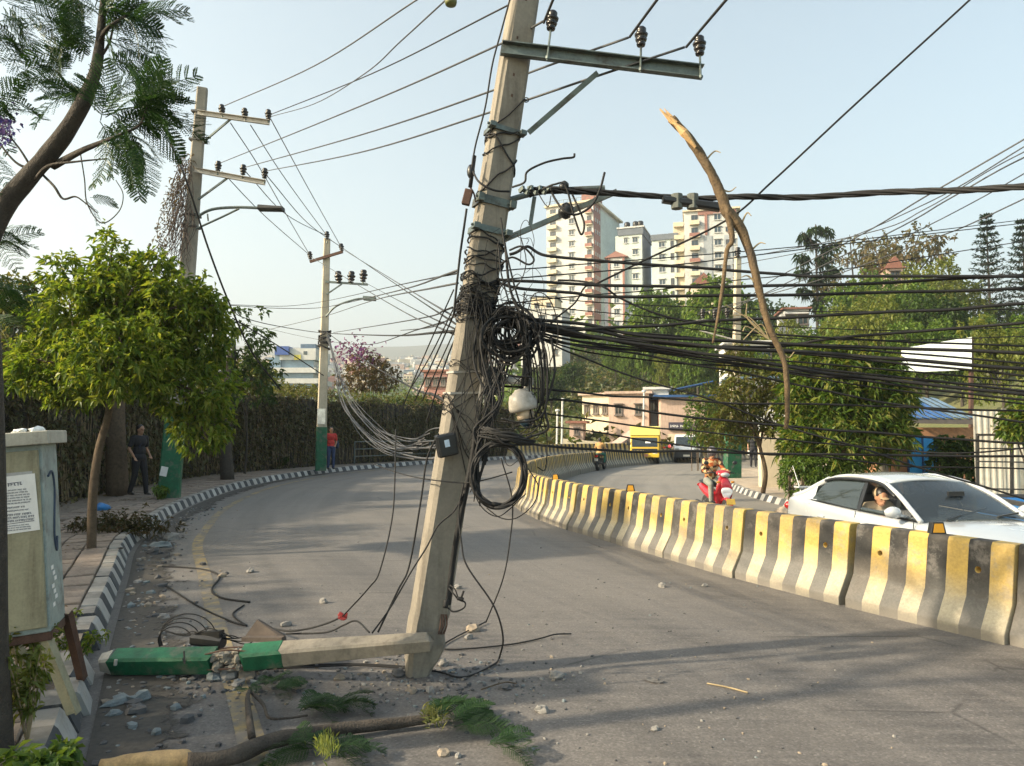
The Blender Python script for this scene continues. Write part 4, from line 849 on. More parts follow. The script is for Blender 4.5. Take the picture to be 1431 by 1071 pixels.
# ================================================================== VEGETATION
nr = np.random.default_rng(5)
def np_mesh(name, vv, tri, mat, parent=None, origin=(0, 0, 0), local=False):
    me = bpy.data.meshes.new(name); n = len(vv); m = len(tri)
    A = np.asarray(vv, dtype=np.float64)
    if parent is not None and not local:
        Mi = np.array(wm(parent).inverted()); A = A @ Mi[:3, :3].T + Mi[:3, 3]
    elif not local: A = A - np.array(tuple(origin))
    me.vertices.add(n); me.vertices.foreach_set('co', A.astype(np.float32).ravel())
    me.loops.add(m * 3); me.loops.foreach_set('vertex_index', np.asarray(tri, dtype=np.int32).ravel())
    me.polygons.add(m); me.polygons.foreach_set('loop_start', np.arange(0, m * 3, 3, dtype=np.int32))
    for k in (mat if isinstance(mat, (list, tuple)) else [mat]): me.materials.append(k)
    me.update(calc_edges=True)
    o = bpy.data.objects.new(name, me); COL.objects.link(o)
    if parent is not None: o.parent = parent
    elif not local: o.location = origin
    return o
def unit(a): return a / np.maximum(np.linalg.norm(a, axis=1, keepdims=True), 1e-9)
def leaves(Pb, D, L, W, droop=.25, fold=.25):
    """one folded leaf (two triangles) for each base point and direction"""
    N = len(Pb); D = unit(D); L = np.broadcast_to(L, (N,))[:, None]; W = np.broadcast_to(W, (N,))[:, None]
    side = unit(np.cross(D, np.array([0, 0, 1.0]) + nr.normal(0, .35, (N, 3)))); up = np.cross(side, D)
    mid = Pb + D * L * .45 + up * 0; tip = Pb + D * L + np.array([0, 0, -1.0]) * L * droop
    a = mid + side * W * .5 + up * W * fold; c = mid - side * W * .5 + up * W * fold
    vv = np.stack([Pb, a, tip, c], 1).reshape(-1, 3); k = np.arange(N)[:, None] * 4
    tri = np.concatenate([k + np.array([[0, 2, 1]]), k + np.array([[0, 3, 2]])], 1).reshape(-1, 3)
    return vv, tri
def crown_pts(lobes, n, lo=.45):
    lb = np.array(lobes, dtype=float); vol = (lb[:, 3] * lb[:, 4] * lb[:, 5]) ** .75; idx = nr.choice(len(lb), n, p=vol / vol.sum())
    d = unit(nr.normal(0, 1, (n, 3))); r = (lo + (1 - lo) * nr.random(n) ** .6)[:, None] * (1 + nr.normal(0, .09, (n, 1)))
    c = lb[idx]; return c[:, :3] + d * r * c[:, 3:6], unit(d + nr.normal(0, .35, (n, 3)))
def rosette(T, A, per, L, W, spread=1.0, droop=.3):
    N = len(T); T2 = np.repeat(T, per, 0); A2 = np.repeat(A, per, 0)
    D = unit(A2 * (1.1 - .5 * spread) + nr.normal(0, .75 * spread, (N * per, 3)) + np.array([0, 0, -.12]))
    return leaves(T2 + nr.normal(0, L * .18, (N * per, 3)), D, L * nr.uniform(.45, 1.3, N * per), W * nr.uniform(.65, 1.25, N * per), droop)
def tree(name, base, lobes, tips, per, L, W, mat, bark, trunk_r, label, cat='tree', group=None, trunk=None, forks=True, lo=.45, spread=1.0, local=False, droop=.3, parent_z=0):
    r = empty(name, base, 0, label, cat, group)
    b = MB(); base = V(base); ctr = sum((V(l[:3]) for l in lobes), V((0, 0, 0))) / len(lobes)
    tp = trunk or [base, base.lerp(ctr, .35) + V((.05, 0, 0)), base.lerp(ctr, .7)]
    P = catmull(tp, 6); b.tube(P, list(np.linspace(trunk_r, trunk_r * .6, len(P))), 9)
    if forks:
        for l in lobes:
            e = V(l[:3]); s_ = P[int(len(P) * rng.uniform(.55, .95))]; m_ = s_.lerp(e, .5) + V((rng.uniform(-.1, .1), rng.uniform(-.1, .1), .08)) * (e - s_).length
            b.tube(catmull([s_, m_, e, e + (e - m_) * .4], 4), list(np.linspace(trunk_r * .5, trunk_r * .1, 13)), 6)
    b.build('trunk', bark, r, smooth=True)
    T, A = crown_pts(lobes, tips, lo); vv, tri = rosette(T, A, per, L, W, spread, droop)
    np_mesh('crown', vv, tri, mat, r); return r
M['leaf_lush'] = leafmat('lush_leaves', [(.06, .11, .014), (.12, .19, .024), (.19, .25, .034), (.26, .28, .055)])
M['leaf_mango'] = leafmat('mango_leaves', [(.035, .075, .015), (.075, .135, .022), (.14, .19, .03), (.22, .21, .06)])
M['leaf_dark'] = leafmat('dark_leaves', [(.022, .048, .014), (.042, .08, .018), (.065, .11, .025)])
M['leaf_olive'] = leafmat('olive_leaves', [(.065, .085, .02), (.11, .13, .03), (.15, .15, .045), (.13, .105, .04)])
M['leaf_hill'] = leafmat('hill_leaves', [(.06, .12, .024), (.11, .185, .034), (.165, .23, .05)])
M['leaf_hill2'] = leafmat('yellowish_hill_leaves', [(.11, .15, .032), (.17, .205, .045), (.22, .23, .065)])
M['leaf_rust'] = leafmat('brownish_leaves', [(.07, .07, .03), (.12, .09, .045), (.14, .085, .05)])
M['leaf_brown'] = leafmat('pale_brown_leaves', [(.10, .105, .045), (.145, .13, .06), (.17, .125, .075)])
M['creeper'] = leafmat('dark_creeper', [(.045, .05, .018), (.08, .085, .03), (.115, .105, .045), (.13, .09, .05)], .2)
M['jaca'] = leafmat('feathery_leaves', [(.014, .042, .012), (.025, .065, .018), (.042, .085, .022)], .32)
M['magenta'] = leafmat('magenta_bracts', [(.13, .035, .15), (.20, .06, .20)], .3)
M['violet'] = leafmat('violet_flowers', [(.07, .05, .24), (.13, .09, .36)], .3)
M['straw'] = simple('dry_straw', (.27, .21, .12), .9, var=.4)
def lobe_px(px, py, Y, rx, ry, rz=None):
    c = AT(px, py, Y); k = Y / FPX; return (c.x, c.y, c.z, rx * k, (rz or (rx + ry) / 2) * k, ry * k)
# ---- leafy street tree on the left footpath
tb_ = G(128, 768, SWZ); Yt = tb_.y
LB = [lobe_px(165, 420, Yt, 62, 55), lobe_px(100, 440, Yt - .2, 62, 50), lobe_px(245, 430, Yt, 62, 52), lobe_px(60, 505, Yt, 48, 42), lobe_px(285, 470, Yt + .2, 42, 52), lobe_px(165, 500, Yt - .7, 80, 62), lobe_px(268, 545, Yt - .1, 62, 45), lobe_px(100, 540, Yt, 52, 36), lobe_px(155, 360, Yt, 26, 38), lobe_px(215, 375, Yt, 32, 28), lobe_px(90, 382, Yt, 30, 28), lobe_px(280, 596, Yt, 46, 36), lobe_px(290, 430, Yt, 30, 28), lobe_px(30, 520, Yt, 24, 32), lobe_px(180, 470, Yt + .7, 90, 80)]
tree('street_tree', tb_, LB, 3000, 8, .115, .045, M['leaf_lush'], M['bark'], .062, 'leafy green street tree with a slim crooked trunk on the left footpath', trunk=[tb_ - V((0, 0, .05)), AT(130, 690, Yt), AT(138, 630, Yt), AT(152, 575, Yt), AT(158, 500, Yt), AT(165, 430, Yt)])
b = MB()
for i in range(46): a = rng.uniform(0, 6.3); q = V((math.cos(a), math.sin(a), 0)) * rng.uniform(.05, .38); b.ball(tb_ + q + V((0, 0, .01)), (rng.uniform(.02, .05), .03, .015), 6, 4)
tag(b.build('earth_ring', M['soil'], smooth=True), kind='stuff')
# big dark trunks further along the footpath
for (px, py, py2, wpx, lb) in ((165, 692, 380, 30, 'thick brown tree trunk standing behind the man in black'), (318, 671, 430, 19, 'dark tree trunk at the creeper wall right of the green pole foot')):
    q = G(px, py, SWZ); Y = q.y; rr = wpx / 2 * Y / FPX
    tree('wayside_tree', q, [lobe_px(px + 8, py2 + 40, Y + .4, 60, 50), lobe_px(px - 25, py2 + 95, Y + .3, 45, 40), lobe_px(px + 34, py2 + 100, Y + .3, 40, 40)], 330, 8, .2, .09, M['leaf_dark'], M['bark_dark'] if px > 200 else M['bark'], rr, lb, trunk=[q - V((0, 0, .05)), AT(px - 3, (py + py2) / 2 + 40, Y), AT(px + 6, py2 + 60, Y)])
# ---- feathery fronds
def frond(L=.3, pairs=11, seed=0):
    g = random.Random(seed); b = MB(); pts = [V((L * t_, .03 * L * math.sin(t_ * 3 + seed), .10 * L * math.sin(t_ * 2.2) - .42 * L * t_ * t_)) for t_ in np.linspace(0, 1, 9)]
    b.tube(pts, list(np.linspace(.0028, .0009, 9)), 4); vv = []; tri = []
    for i in range(pairs):
        t_ = .12 + .86 * i / (pairs - 1); p = pts[0].lerp(pts[-1], 0); k = t_ * 8; j = min(7, int(k)); p = pts[j].lerp(pts[j + 1], k - j)
        ln = L * .36 * math.sin(math.pi * (.16 + .74 * t_)) ** .8
        for s_ in (-1, 1):
            d = V((.55 + .25 * t_, s_ * .95, .12 + g.uniform(-.2, .1))).normalized(); nl = 9
            for q in range(nl):
                u = (q + .5) / nl; c = p + d * ln * u + V((0, 0, -.28 * ln * u * u)); ll = .017 * (L / .3) * math.sin(math.pi * (.12 + .8 * u)) ** .6
                per = V((-d.y, d.x, 0)).normalized()
                for e in (-1, 1):
                    dd = (per * e + d * .5 + V((0, 0, g.uniform(-.35, .1)))).normalized(); w_ = d * .0058 * (L / .3)
                    b.add([c - w_, c + dd * ll * .5 + w_ * .6, c + dd * ll, c + dd * ll * .5 - w_ * 1.4], [(0, 1, 2), (0, 2, 3)], 0)
    return b.build('leaf', M['jaca'], local=True, data=True)
FR = [frond(.30, 12, 1), frond(.30, 10, 2), frond(.30, 13, 3), frond(.30, 9, 4)]
def put_frond(root, p, d, roll, s_, g):
    x = d.normalized(); z = (V((0, 0, 1)) - x * x.z); z = z.normalized() if z.length > .1 else V((0, -1, 0)); y = z.cross(x)
    m = Matrix((x, y, z)).transposed() @ Matrix.Rotation(roll, 3, 'X')
    o = inst(FR[g.randrange(4)], 'leaf', root, p - root.location, m.to_euler(), s_); return o
YJ = 3.7
jt = empty('jacaranda_tree', AT(-14, 1120, YJ), 0, 'dark feathery leaved tree with a leaning branch at the left edge', 'tree')
b = MB(); tp = catmull([AT(-26, 1180, YJ), AT(-19, 1060, YJ), AT(-23, 900, YJ), AT(-22, 700, YJ), AT(-25, 500, YJ), AT(-34, 380, YJ)], 8)
b.tube(tp, list(np.linspace(.125, .075, len(tp))), 10); b.tube(catmull([AT(-30, 420, YJ), AT(-60, 250, YJ + .2), AT(-120, 60, YJ + .4), AT(-150, -150, YJ + .6)], 6), .06, 8); b.build('trunk', M['bark_dark'], jt, smooth=True)
b = MB(); bp = catmull([AT(-34, 372, YJ), AT(5, 290, YJ), AT(60, 225, YJ - .05), AT(105, 165, YJ - .1), AT(132, 105, YJ - .1), AT(141, 45, YJ - .1), AT(146, -20, YJ - .1), AT(156, -90, YJ - .1)], 7)
b.tube(bp, [.052, .050, .046, .041, .034, .025, .018, .012, .008], 12, jit=.14)
for P, r in (([AT(75, 232, YJ), AT(112, 212, YJ - .15), AT(140, 200, YJ - .25), AT(165, 190, YJ - .3)], [.022, .016, .012, .007]), ([AT(50, 250, YJ - .05), AT(68, 232, YJ - .15), AT(108, 226, YJ - .2), AT(150, 222, YJ - .2)], [.01, .008, .005, .003]), ([AT(55, 240, YJ), AT(75, 260, YJ - .1), AT(88, 278, YJ - .1), AT(105, 275, YJ - .1), AT(118, 283, YJ - .1), AT(136, 298, YJ - .1)], [.007, .006, .004, .003]), ([AT(60, 235, YJ), AT(30, 232, YJ), AT(8, 212, YJ), AT(-12, 180, YJ)], [.008, .006, .004]),
             ([AT(112, 212, YJ - .15), AT(118, 250, YJ - .15), AT(122, 285, YJ - .15), AT(142, 312, YJ - .15), AT(166, 296, YJ - .15), AT(172, 272, YJ - .15), AT(162, 252, YJ - .15)], [.003, .003, .002]), ([AT(40, 228, YJ), AT(25, 205, YJ), AT(0, 175, YJ)], [.006, .004]), ([AT(139, 60, YJ - .1), AT(150, 40, YJ - .2), AT(180, 20, YJ - .2)], [.012, .006]), ([AT(137, 85, YJ - .1), AT(152, 62, YJ - .1), AT(160, 30, YJ - .1)], [.008, .004]), ([AT(118, 140, YJ), AT(95, 120, YJ), AT(80, 100, YJ)], [.012, .006]), ([AT(165, 190, YJ - .3), AT(195, 175, YJ - .3), AT(205, 150, YJ - .3)], [.007, .004])):
    b.tube(catmull(P, 6), r, 6)
b.build('branch', M['bark_dark'], jt, smooth=True)
g = random.Random(21)
def cluster(px, py, Y, n, ang, sp, s0, s1, jit=10):
    for k in range(int(n * 1.25)):
        a = R(ang + g.uniform(-sp, sp)); d = V((math.cos(a), g.uniform(-.55, .55), math.sin(a)))
        put_frond(jt, AT(px + g.uniform(-jit, jit), py + g.uniform(-jit, jit), Y + g.uniform(-.12, .12)), d, g.uniform(-.9, .9), g.uniform(s0, s1), g)
for a in ((140, 12, YJ - .1, 9, 60, 100, .8, 1.1, 10), (148, 52, YJ - .1, 5, 0, 60, .8, 1.05, 8), (132, 60, YJ - .1, 5, 170, 50, .75, 1.0, 8), (176, 24, YJ - .2, 5, 10, 60, .7, .95, 8), (155, 82, YJ - .1, 3, -10, 25, .75, .95, 5), (84, 108, YJ, 6, 150, 75, .6, .85, 10), (118, 138, YJ - .1, 6, 190, 55, .7, .9, 10), (150, 160, YJ - .25, 11, 20, 100, .75, 1.0, 16), (195, 160, YJ - .3, 8, 15, 55, .75, 1.0, 10), (182, 192, YJ - .3, 6, -45, 60, .55, .8, 12), (150, 190, YJ - .3, 5, -30, 60, .6, .85, 10), (204, 148, YJ - .3, 4, 60, 50, .6, .8, 6), (5, 12, YJ, 5, -20, 40, .7, .95, 12), (-20, 40, YJ, 5, -20, 60, .8, 1.0, 14), (-20, 150, YJ, 4, 0, 60, .7, .9, 12), (45, -10, YJ, 4, -10, 50, .8, 1.0, 12), (100, -8, YJ, 4, -70, 60, .7, .9, 12), (-22, 215, YJ, 3, -30, 40, .6, .8, 8), (122, 278, YJ - .1, 2, -30, 30, .35, .45, 4), (-10, 340, YJ + .2, 5, -10, 60, .6, .8, 10), (-15, 440, YJ + .3, 5, 20, 60, .6, .9, 12), (-15, 395, YJ + .3, 5, 20, 60, .6, .8, 12)): cluster(*a)
P_ = np.array([tuple(AT(6 + nr.normal(0, 10), 178 + nr.normal(0, 13), YJ + nr.normal(0, .05))) for _ in range(130)])
vv, tri = leaves(P_, nr.normal(0, 1, (130, 3)) + np.array([0, 0, -.6]), .028, .016); tag(np_mesh('flower_cluster', vv, tri, M['violet'], jt), kind='stuff')
# ---- fallen branch in the foreground
fb = empty('fallen_branch', G(430, 1045), 0, 'broken tree branch with feathery green leaves lying across the front of the road', 'branch')
def GR(px, py, h): return G(px, py, h)
b = MB(); P = [GR(262, 1068, .07), GR(320, 1058, .07), GR(380, 1036, .065), GR(440, 1024, .06), GR(520, 1014, .05), GR(590, 1006, .045), GR(610, 1003, .04)]
b.tube(catmull(P, 8), [.05, .045, .041, .038, .034, .028, .016], 12, jit=.25, jf=8)
b.tube(catmull([GR(352, 1030, .07), GR(348, 1000, .07), GR(346, 975, .08), GR(350, 962, .06)], 5), [.022, .02, .016, .01], 7); b.tube(catmull([GR(352, 968, .06), GR(368, 985, .05), GR(376, 1003, .05), GR(400, 1004, .04), GR(430, 1000, .04)], 5), [.012, .009, .006], 6); b.build('limb', simple('grey_brown_bark', (.062, .05, .04), .9, var=.5, scale=12, bump=.9, bd=.02), fb, smooth=True)
b = MB(); b.tube(catmull([GR(140, 1072, .055), GR(200, 1066, .058), GR(250, 1062, .06), GR(268, 1064, .06)], 6), [.034, .046, .05, .05, .026], 12, jit=.3, jf=10); o = b.build('split_wood', M['wood'], fb, smooth=True)
g = random.Random(8)
def ground_fronds(px, py, n, sp, ang, s0, s1, h=.06):
    for k in range(n):
        a = R(ang + g.uniform(-sp, sp)); d = V((math.cos(a), math.sin(a), g.uniform(.05, .4)))
        put_frond(fb, G(px + g.uniform(-12, 12), py + g.uniform(-7, 7), h), d, g.uniform(-.6, .6), g.uniform(s0, s1), g)
for a in ((430, 990, 9, 80, 40, .6, .9), (480, 990, 6, 60, 20, .6, .9), (600, 1000, 8, 70, 10, .7, 1.0), (640, 1010, 7, 55, 0, .7, .95), (690, 1040, 6, 50, -20, .5, .75), (440, 1046, 7, 60, 170, .6, .85), (455, 1050, 6, 60, 0, .6, .85), (375, 955, 8, 100, 30, .45, .6), (395, 966, 5, 60, 0, .4, .6), (345, 965, 3, 60, 120, .35, .5)): ground_fronds(*a)
P_ = np.array([tuple(G(455 + nr.normal(0, 7), 1048 + nr.normal(0, 8), .05 + .1 * nr.random())) for _ in range(160)])
vv, tri = leaves(P_, nr.normal(0, .3, (160, 3)) + np.array([0, 0, 1.0]), .07, .008); tag(np_mesh('seed_cluster', vv, tri, leafmat('pale_green_stalks', [(.16, .2, .05), (.24, .26, .09)]), fb), kind='stuff')
P_ = np.array([tuple(G(605 + nr.normal(0, 8), 1000 + nr.normal(0, 7), .05 + .1 * nr.random())) for _ in range(140)])
vv, tri = leaves(P_, nr.normal(0, .6, (140, 3)) + np.array([0, 0, .6]), .06, .008); tag(np_mesh('seed_cluster', vv, tri, leafmat('straw_green_stalks', [(.2, .22, .07), (.26, .25, .11)]), fb), kind='stuff')
# ---- broken bough caught in the cables
hb = empty('hanging_branch', AT(1100, 590, 5.05), 0, 'long bare bough with a freshly snapped end hanging upright in the cables', 'branch')
b = MB(); P = [AT(x, y, 5.0) for x, y in ((938, 166), (962, 192), (985, 226), (1003, 262), (1017, 296), (1034, 318), (1048, 352), (1060, 400), (1074, 455), (1090, 490), (1099, 525), (1100, 592))]
b.tube(catmull(P, 7), [.030, .031, .032, .033, .035, .042, .032, .028, .026, .024, .021, .019, .018, .015], 12, jit=.32, jf=13); P = [AT(x, y, 4.98) for x, y in ((1016, 292), (1023, 335), (1016, 350), (1010, 400), (1003, 445), (996, 480))]
b.tube(catmull(P, 6), [.024, .018, .015, .0125, .010, .007], 9, jit=.3, jf=13); b.tube(catmull([AT(1100, 585, 5.0), AT(1098, 600, 5.0)], 2), .014, 6)
M['bough'] = simple('mottled_bough_bark', (.105, .07, .036), .85, var=.6, scale=9, bump=.7, bd=.012, dirt=(.07, .05, .035)); b.build('limb', M['bough'], hb, smooth=True)
b = MB()
for k in range(9): a = k * .7; q = AT(938, 166, 5.0) + V((math.cos(a) * .022, math.sin(a) * .03, math.sin(a) * .02)); e = q + (AT(930, 158, 5.0) - AT(962, 192, 5.0)).normalized() * g.uniform(.02, .10); b.tube([q - (e - q) * .6, e], [.014, .002], 5)
b.tube(catmull([AT(942, 172, 4.96), AT(956, 186, 4.955), AT(972, 206, 4.955)], 4), [.01, .03, .01], 7); b.build('snapped_end', M['wood'], hb)
b = MB()
for (x, y, dx, dy) in ((985, 226, 22, -14), (1003, 262, 26, 6), (1048, 352, 22, -12), (1060, 400, -24, -14), (1034, 318, 16, -20), (1090, 490, 20, 10)): b.tube(catmull([AT(x, y, 5), AT(x + dx * .6, y + dy, 5), AT(x + dx, y + dy * .6 - 4, 4.98)], 4), [.008, .003], 5)
for k in range(6): b.tube(catmull([AT(1075, 475, 5), AT(1050 + g.uniform(-15, 15), 455 + g.uniform(-12, 12), 5), AT(1030 + g.uniform(-25, 25), 450 + g.uniform(-30, 30), 5)], 4), .0035, 5)
b.build('twig', M['straw'], hb)
# ---- small plants
def plant(px, py, h, n, spread, L, W, mat, label, z=SWZ, name='small_plant', stemr=.006, lm=1.0):
    q = G(px, py, z); r = empty(name, q, 0, label, 'plant'); b = MB(); TT = []
    for k in range(n):
        a = rng.uniform(0, 6.3); e = q + V((math.cos(a) * spread * rng.uniform(.2, 1), math.sin(a) * spread * rng.uniform(.2, 1), h * rng.uniform(.6, 1)))
        P = catmull([q, q.lerp(e, .5) + V((0, 0, h * .12)), e], 5); b.tube(P, [stemr, stemr * .4], 5); TT += [tuple(P[j]) for j in range(3, 11)]
    b.build('stem', M['straw'] if lm > 1 else M['bark'], r); T = np.array(TT); A = unit(nr.normal(0, 1, (len(T), 3)) + np.array([0, 0, .3]))
    vv, tri = rosette(T, A, 6, L, W); np_mesh('foliage', vv, tri, mat, r); return r
plant(38, 1040, .50, 7, .20, .06, .022, M['leaf_hill2'], 'tall yellowish weed growing at the foot of the dark trunk', lm=2)
plant(30, 1000, .62, 5, .18, .06, .02, M['leaf_hill2'], 'leggy weed standing beside the cabinet legs', lm=2)
plant(60, 930, .35, 6, .2, .05, .022, M['leaf_lush'], 'green weed under the roadside cabinet', lm=2)
plant(110, 925, .25, 5, .2, .05, .02, M['leaf_lush'], 'small weed by the right rear leg of the cabinet', lm=2)
plant(75, 1085, .12, 9, .25, .09, .045, M['leaf_hill'], 'broad leaved green weed in the bottom left corner', lm=2)
plant(222, 700, .35, 9, .35, .09, .05, M['leaf_hill'], 'weeds around the foot of the green painted pole', lm=2)
plant(395, 655, .5, 6, .5, .1, .05, M['leaf_dark'], 'dark shrublet on the far footpath left of the slim pole')
bq = pBR.near(3.38, 7.5); p = pBR.off(bq, -.30)
r = empty('small_plant', p, 0, 'green weed growing out of the joint at the foot of the barrier', 'plant')
T = np.array([(p.x + nr.normal(0, .07), p.y + nr.normal(0, .05), .03 + abs(nr.normal(0, .13))) for _ in range(75)]); vv, tri = rosette(T, unit(nr.normal(0, 1, (75, 3)) + np.array([-.3, -.6, .3])), 7, .042, .02); np_mesh('foliage', vv, tri, M['leaf_lush'], r)
p = pBR.off(pBR.near(.05, 18), -.32); r = empty('small_plant', p, 0, 'tuft of grass at the barrier bend behind the round coil', 'plant'); T = np.array([(p.x + nr.normal(-.1, .15), p.y + nr.normal(0, .2), .05 + abs(nr.normal(0, .2))) for _ in range(60)]); vv, tri = rosette(T, unit(nr.normal(0, .4, (60, 3)) + np.array([0, 0, 1])), 7, .16, .02); np_mesh('foliage', vv, tri, M['leaf_hill2'], r)
# heap of cut leaves with a blue bag under the street tree
q = G(165, 742, SWZ); r = empty('leaf_heap', q, 0, 'heap of withered cuttings on the footpath behind the slim tree trunk', 'leaf heap')
T = np.array([(q.x + nr.normal(0, .33), q.y + nr.normal(0, .25), SWZ + abs(nr.normal(0, .11))) for _ in range(330)]); vv, tri = rosette(T, unit(nr.normal(0, 1, (330, 3))), 6, .09, .03); np_mesh('cuttings', vv, tri, leafmat('withered_leaves', [(.03, .04, .015), (.06, .055, .025), (.08, .05, .03)]), r)
M['blue_bag'] = simple('blue_plastic_bag', (.02, .16, .42), .35, var=.3)
b = MB(); b.rock(G(143, 722, SWZ + .03) + V((0, 0, .16)), .11, 5, 10, 8); tag(b.build('plastic_bag', M['blue_bag'], smooth=True), 'crumpled blue plastic bag on the heap behind the slim trunk', 'bag')
b = MB(); b.rock(G(241, 697, SWZ) + V((.05, 0, .07)), .12, 9, 10, 8); tag(b.build('plastic_bag', M['blue_bag'], smooth=True), 'small blue plastic bag at the foot of the green pole', 'bag')
# ---- creeper wall on the left
fw = empty('sheet_fence', pFL.at(pFL.near(-9.2, 16)), 0, 'tall dark sheet fence overgrown with creeper along the left footpath', 'fence')
M['dark_sheet'] = simple('dark_fence_sheet', (.04, .034, .026), .8, var=.5, scale=3, dirt=(.035, .03, .025))
b = MB()
for k in range(8): x = -.5 + k / 8; b.bar((x, -.008 if k % 2 else .008, -.3), (x, -.008 if k % 2 else .008, 3.15), .122, .02, up=(0, 1, 0))
for x in (-.5, .5): b.bar((x, -.05, -.3), (x, -.05, 3.2), .06, .06, up=(0, 1, 0))
pm = b.build('panel', M['dark_sheet'], local=True, data=True)
d0 = pFL.near(-11.2, 3); CL = []
nP = int((pFL.near(.2, 48) - d0))
for i in range(nP):
    p = pFL.at(d0 + i + .5); tt = pFL.tan(d0 + i + .5); inst(pm, 'panel', fw, p - fw.location + V((0, 0, rng.uniform(-.05, .05))), (0, 0, math.atan2(tt.y, tt.x)))
N = 34000; ds = d0 + nr.random(N) * nP; zz = 3.35 * nr.beta(1.6, 1.15, N); P_ = []; 
for d, z in zip(ds, zz):
    dens = mnoise.noise(V((d * .6, z * .9, 2)))
    if mnoise.noise(V((d * .45, z * .8, 11))) < -.22 and rng.random() < .8: continue
    z = z * (1 + .16 * mnoise.noise(V((d * .35, 0, 5)))); p = pFL.off(d, -.10 - abs(nr.normal(0, .13)) - .12 * dens); P_.append((p.x, p.y, z + .12 * dens))
P_ = np.array(P_); N = len(P_); vv, tri = leaves(P_, nr.normal(0, .6, (N, 3)) + np.array([.45, -.45, -.5]), .13 * nr.uniform(.6, 1.3, N), .085, .3)
st = MB()
for i in range(420):
    d = d0 + rng.random() * nP; z = rng.uniform(1.4, 3.3); P = [pFL.off(d + rng.uniform(-.1, .1), -.12 - rng.uniform(0, .12)) + V((0, 0, zz_)) for zz_ in (z, z * .66, z * .35, rng.uniform(.15, .4))]
    st.tube(catmull(P, 3), .010, 4)
cr = empty('creeper', pFL.at(pFL.near(-9.2, 16)), 0, 'dense dark creeper hanging over the sheet fence on the left', 'creeper')
np_mesh('foliage', vv, tri, M['creeper'], cr); tag(st.build('stem', simple('dry_hanging_stem', (.22, .17, .10), .9, var=.5), cr), kind='stuff')
N = 4200; ds = d0 + nr.random(N) * nP; P_ = np.array([tuple(pFL.off(d, nr.normal(0, .25)) + V((0, 0, 3.2 + abs(nr.normal(0, .22)) + 1.3 * max(0, mnoise.noise(V((d * .55, 7, 0)))) * nr.random()))) for d in ds]); vv, tri = leaves(P_, nr.normal(0, 1, (N, 3)) + np.array([0, 0, .3]), .15, .08); np_mesh('top_fringe', vv, tri, M['leaf_olive'], cr)
# shrubs and trees along and behind the creeper wall
def shrub(px, py, Y, w_, h_, n, L, mat, label, name='shrub', z=None):
    c = AT(px, py, Y); k = Y / FPX; base = V((c.x, c.y, z if z is not None else max(c.z - h_ * k, -.5)))
    return tree(name, base, [(c.x, c.y, c.z, w_ * k * .7, w_ * k * .6, h_ * k * .7), (c.x - w_ * k * .45, c.y, c.z - h_ * k * .2, w_ * k * .5, w_ * k * .5, h_ * k * .5), (c.x + w_ * k * .45, c.y + .1, c.z - h_ * k * .15, w_ * k * .5, w_ * k * .5, h_ * k * .55)], n, 7, L, L * .42, mat, M['bark_dark'], .05, label, 'tree' if 'tree' in name else 'shrub')
shrub(345, 520, 27, 34, 40, 240, .2, M['leaf_olive'], 'yellowish loose shrub over the creeper wall right of the leafy tree', z=0)
shrub(30, 470, 17, 60, 90, 420, .17, M['leaf_dark'], 'dark tree behind the creeper wall at the left edge', 'wall_tree', z=0)
shrub(20, 420, 15, 40, 60, 200, .15, M['leaf_olive'], 'dry reddish tree top left of the leafy tree', 'wall_tree', z=0)
shrub(300, 545, 30, 30, 34, 200, .18, M['leaf_olive'], 'straggly pale shrub above the creeper wall between trunk and tall pole')
shrub(372, 530, 34, 26, 30, 150, .18, M['leaf_hill2'], 'wispy light green shrub on the creeper wall left of the white building')
shrub(415, 545, 38, 45, 14, 160, .2, M['leaf_olive'], 'low olive shrub on the wall top before the white building')
shrub(515, 520, 41, 46, 42, 420, .2, M['leaf_rust'], 'brown and orange bougainvillea bush over the wall right of the slim pole', z=0)
c = AT(497, 492, 40.5); P_ = np.array([(c.x + nr.normal(0, .65), c.y + nr.normal(0, .5), c.z + nr.normal(0, .42)) for _ in range(240)]); vv, tri = leaves(P_, nr.normal(0, 1, (240, 3)), .2, .15); o = np_mesh('flowering_creeper', vv, tri, M['magenta'], None, tuple(c)); tag(o, 'magenta bougainvillea flowers above the wall right of the slim pole', 'flowers')
shrub(585, 575, 44, 50, 36, 420, .22, M['leaf_dark'], 'dark bush at the end of the creeper wall left of the leaning pole', z=0)
shrub(530, 570, 43.5, 60, 26, 300, .22, M['leaf_dark'], 'dark bush hanging over the wall behind the railing', z=0)
b = MB(); g = random.Random(3)      # dry vines hanging from the tall pole
for k in range(95):
    x, y = g.uniform(252, 268), g.uniform(212, 330); Yv = YA - .25 + g.uniform(-.25, .15); P = [AT(x, y, Yv)]; n = g.randrange(4, 9)
    for q in range(n):
        y += g.uniform(6, 20); x = x + g.uniform(-9, 7) - 2.5; x = max(x, 262 - (y - 215) * .36 - 6); P.append(AT(x, y, Yv + g.uniform(-.12, .12)))
        if y > 365: break
    b.tube(catmull(P, 3), .006, 4)
dv_ = empty('dry_vine', AT(250, 300, YA - .3), 0, 'tangled dry vine hanging from the tall pole beside the leafy tree', 'vine'); o = b.build('stem', simple('dry_vine_stem', (.07, .052, .045), .9, var=.4), dv_); tag(o, kind='stuff')
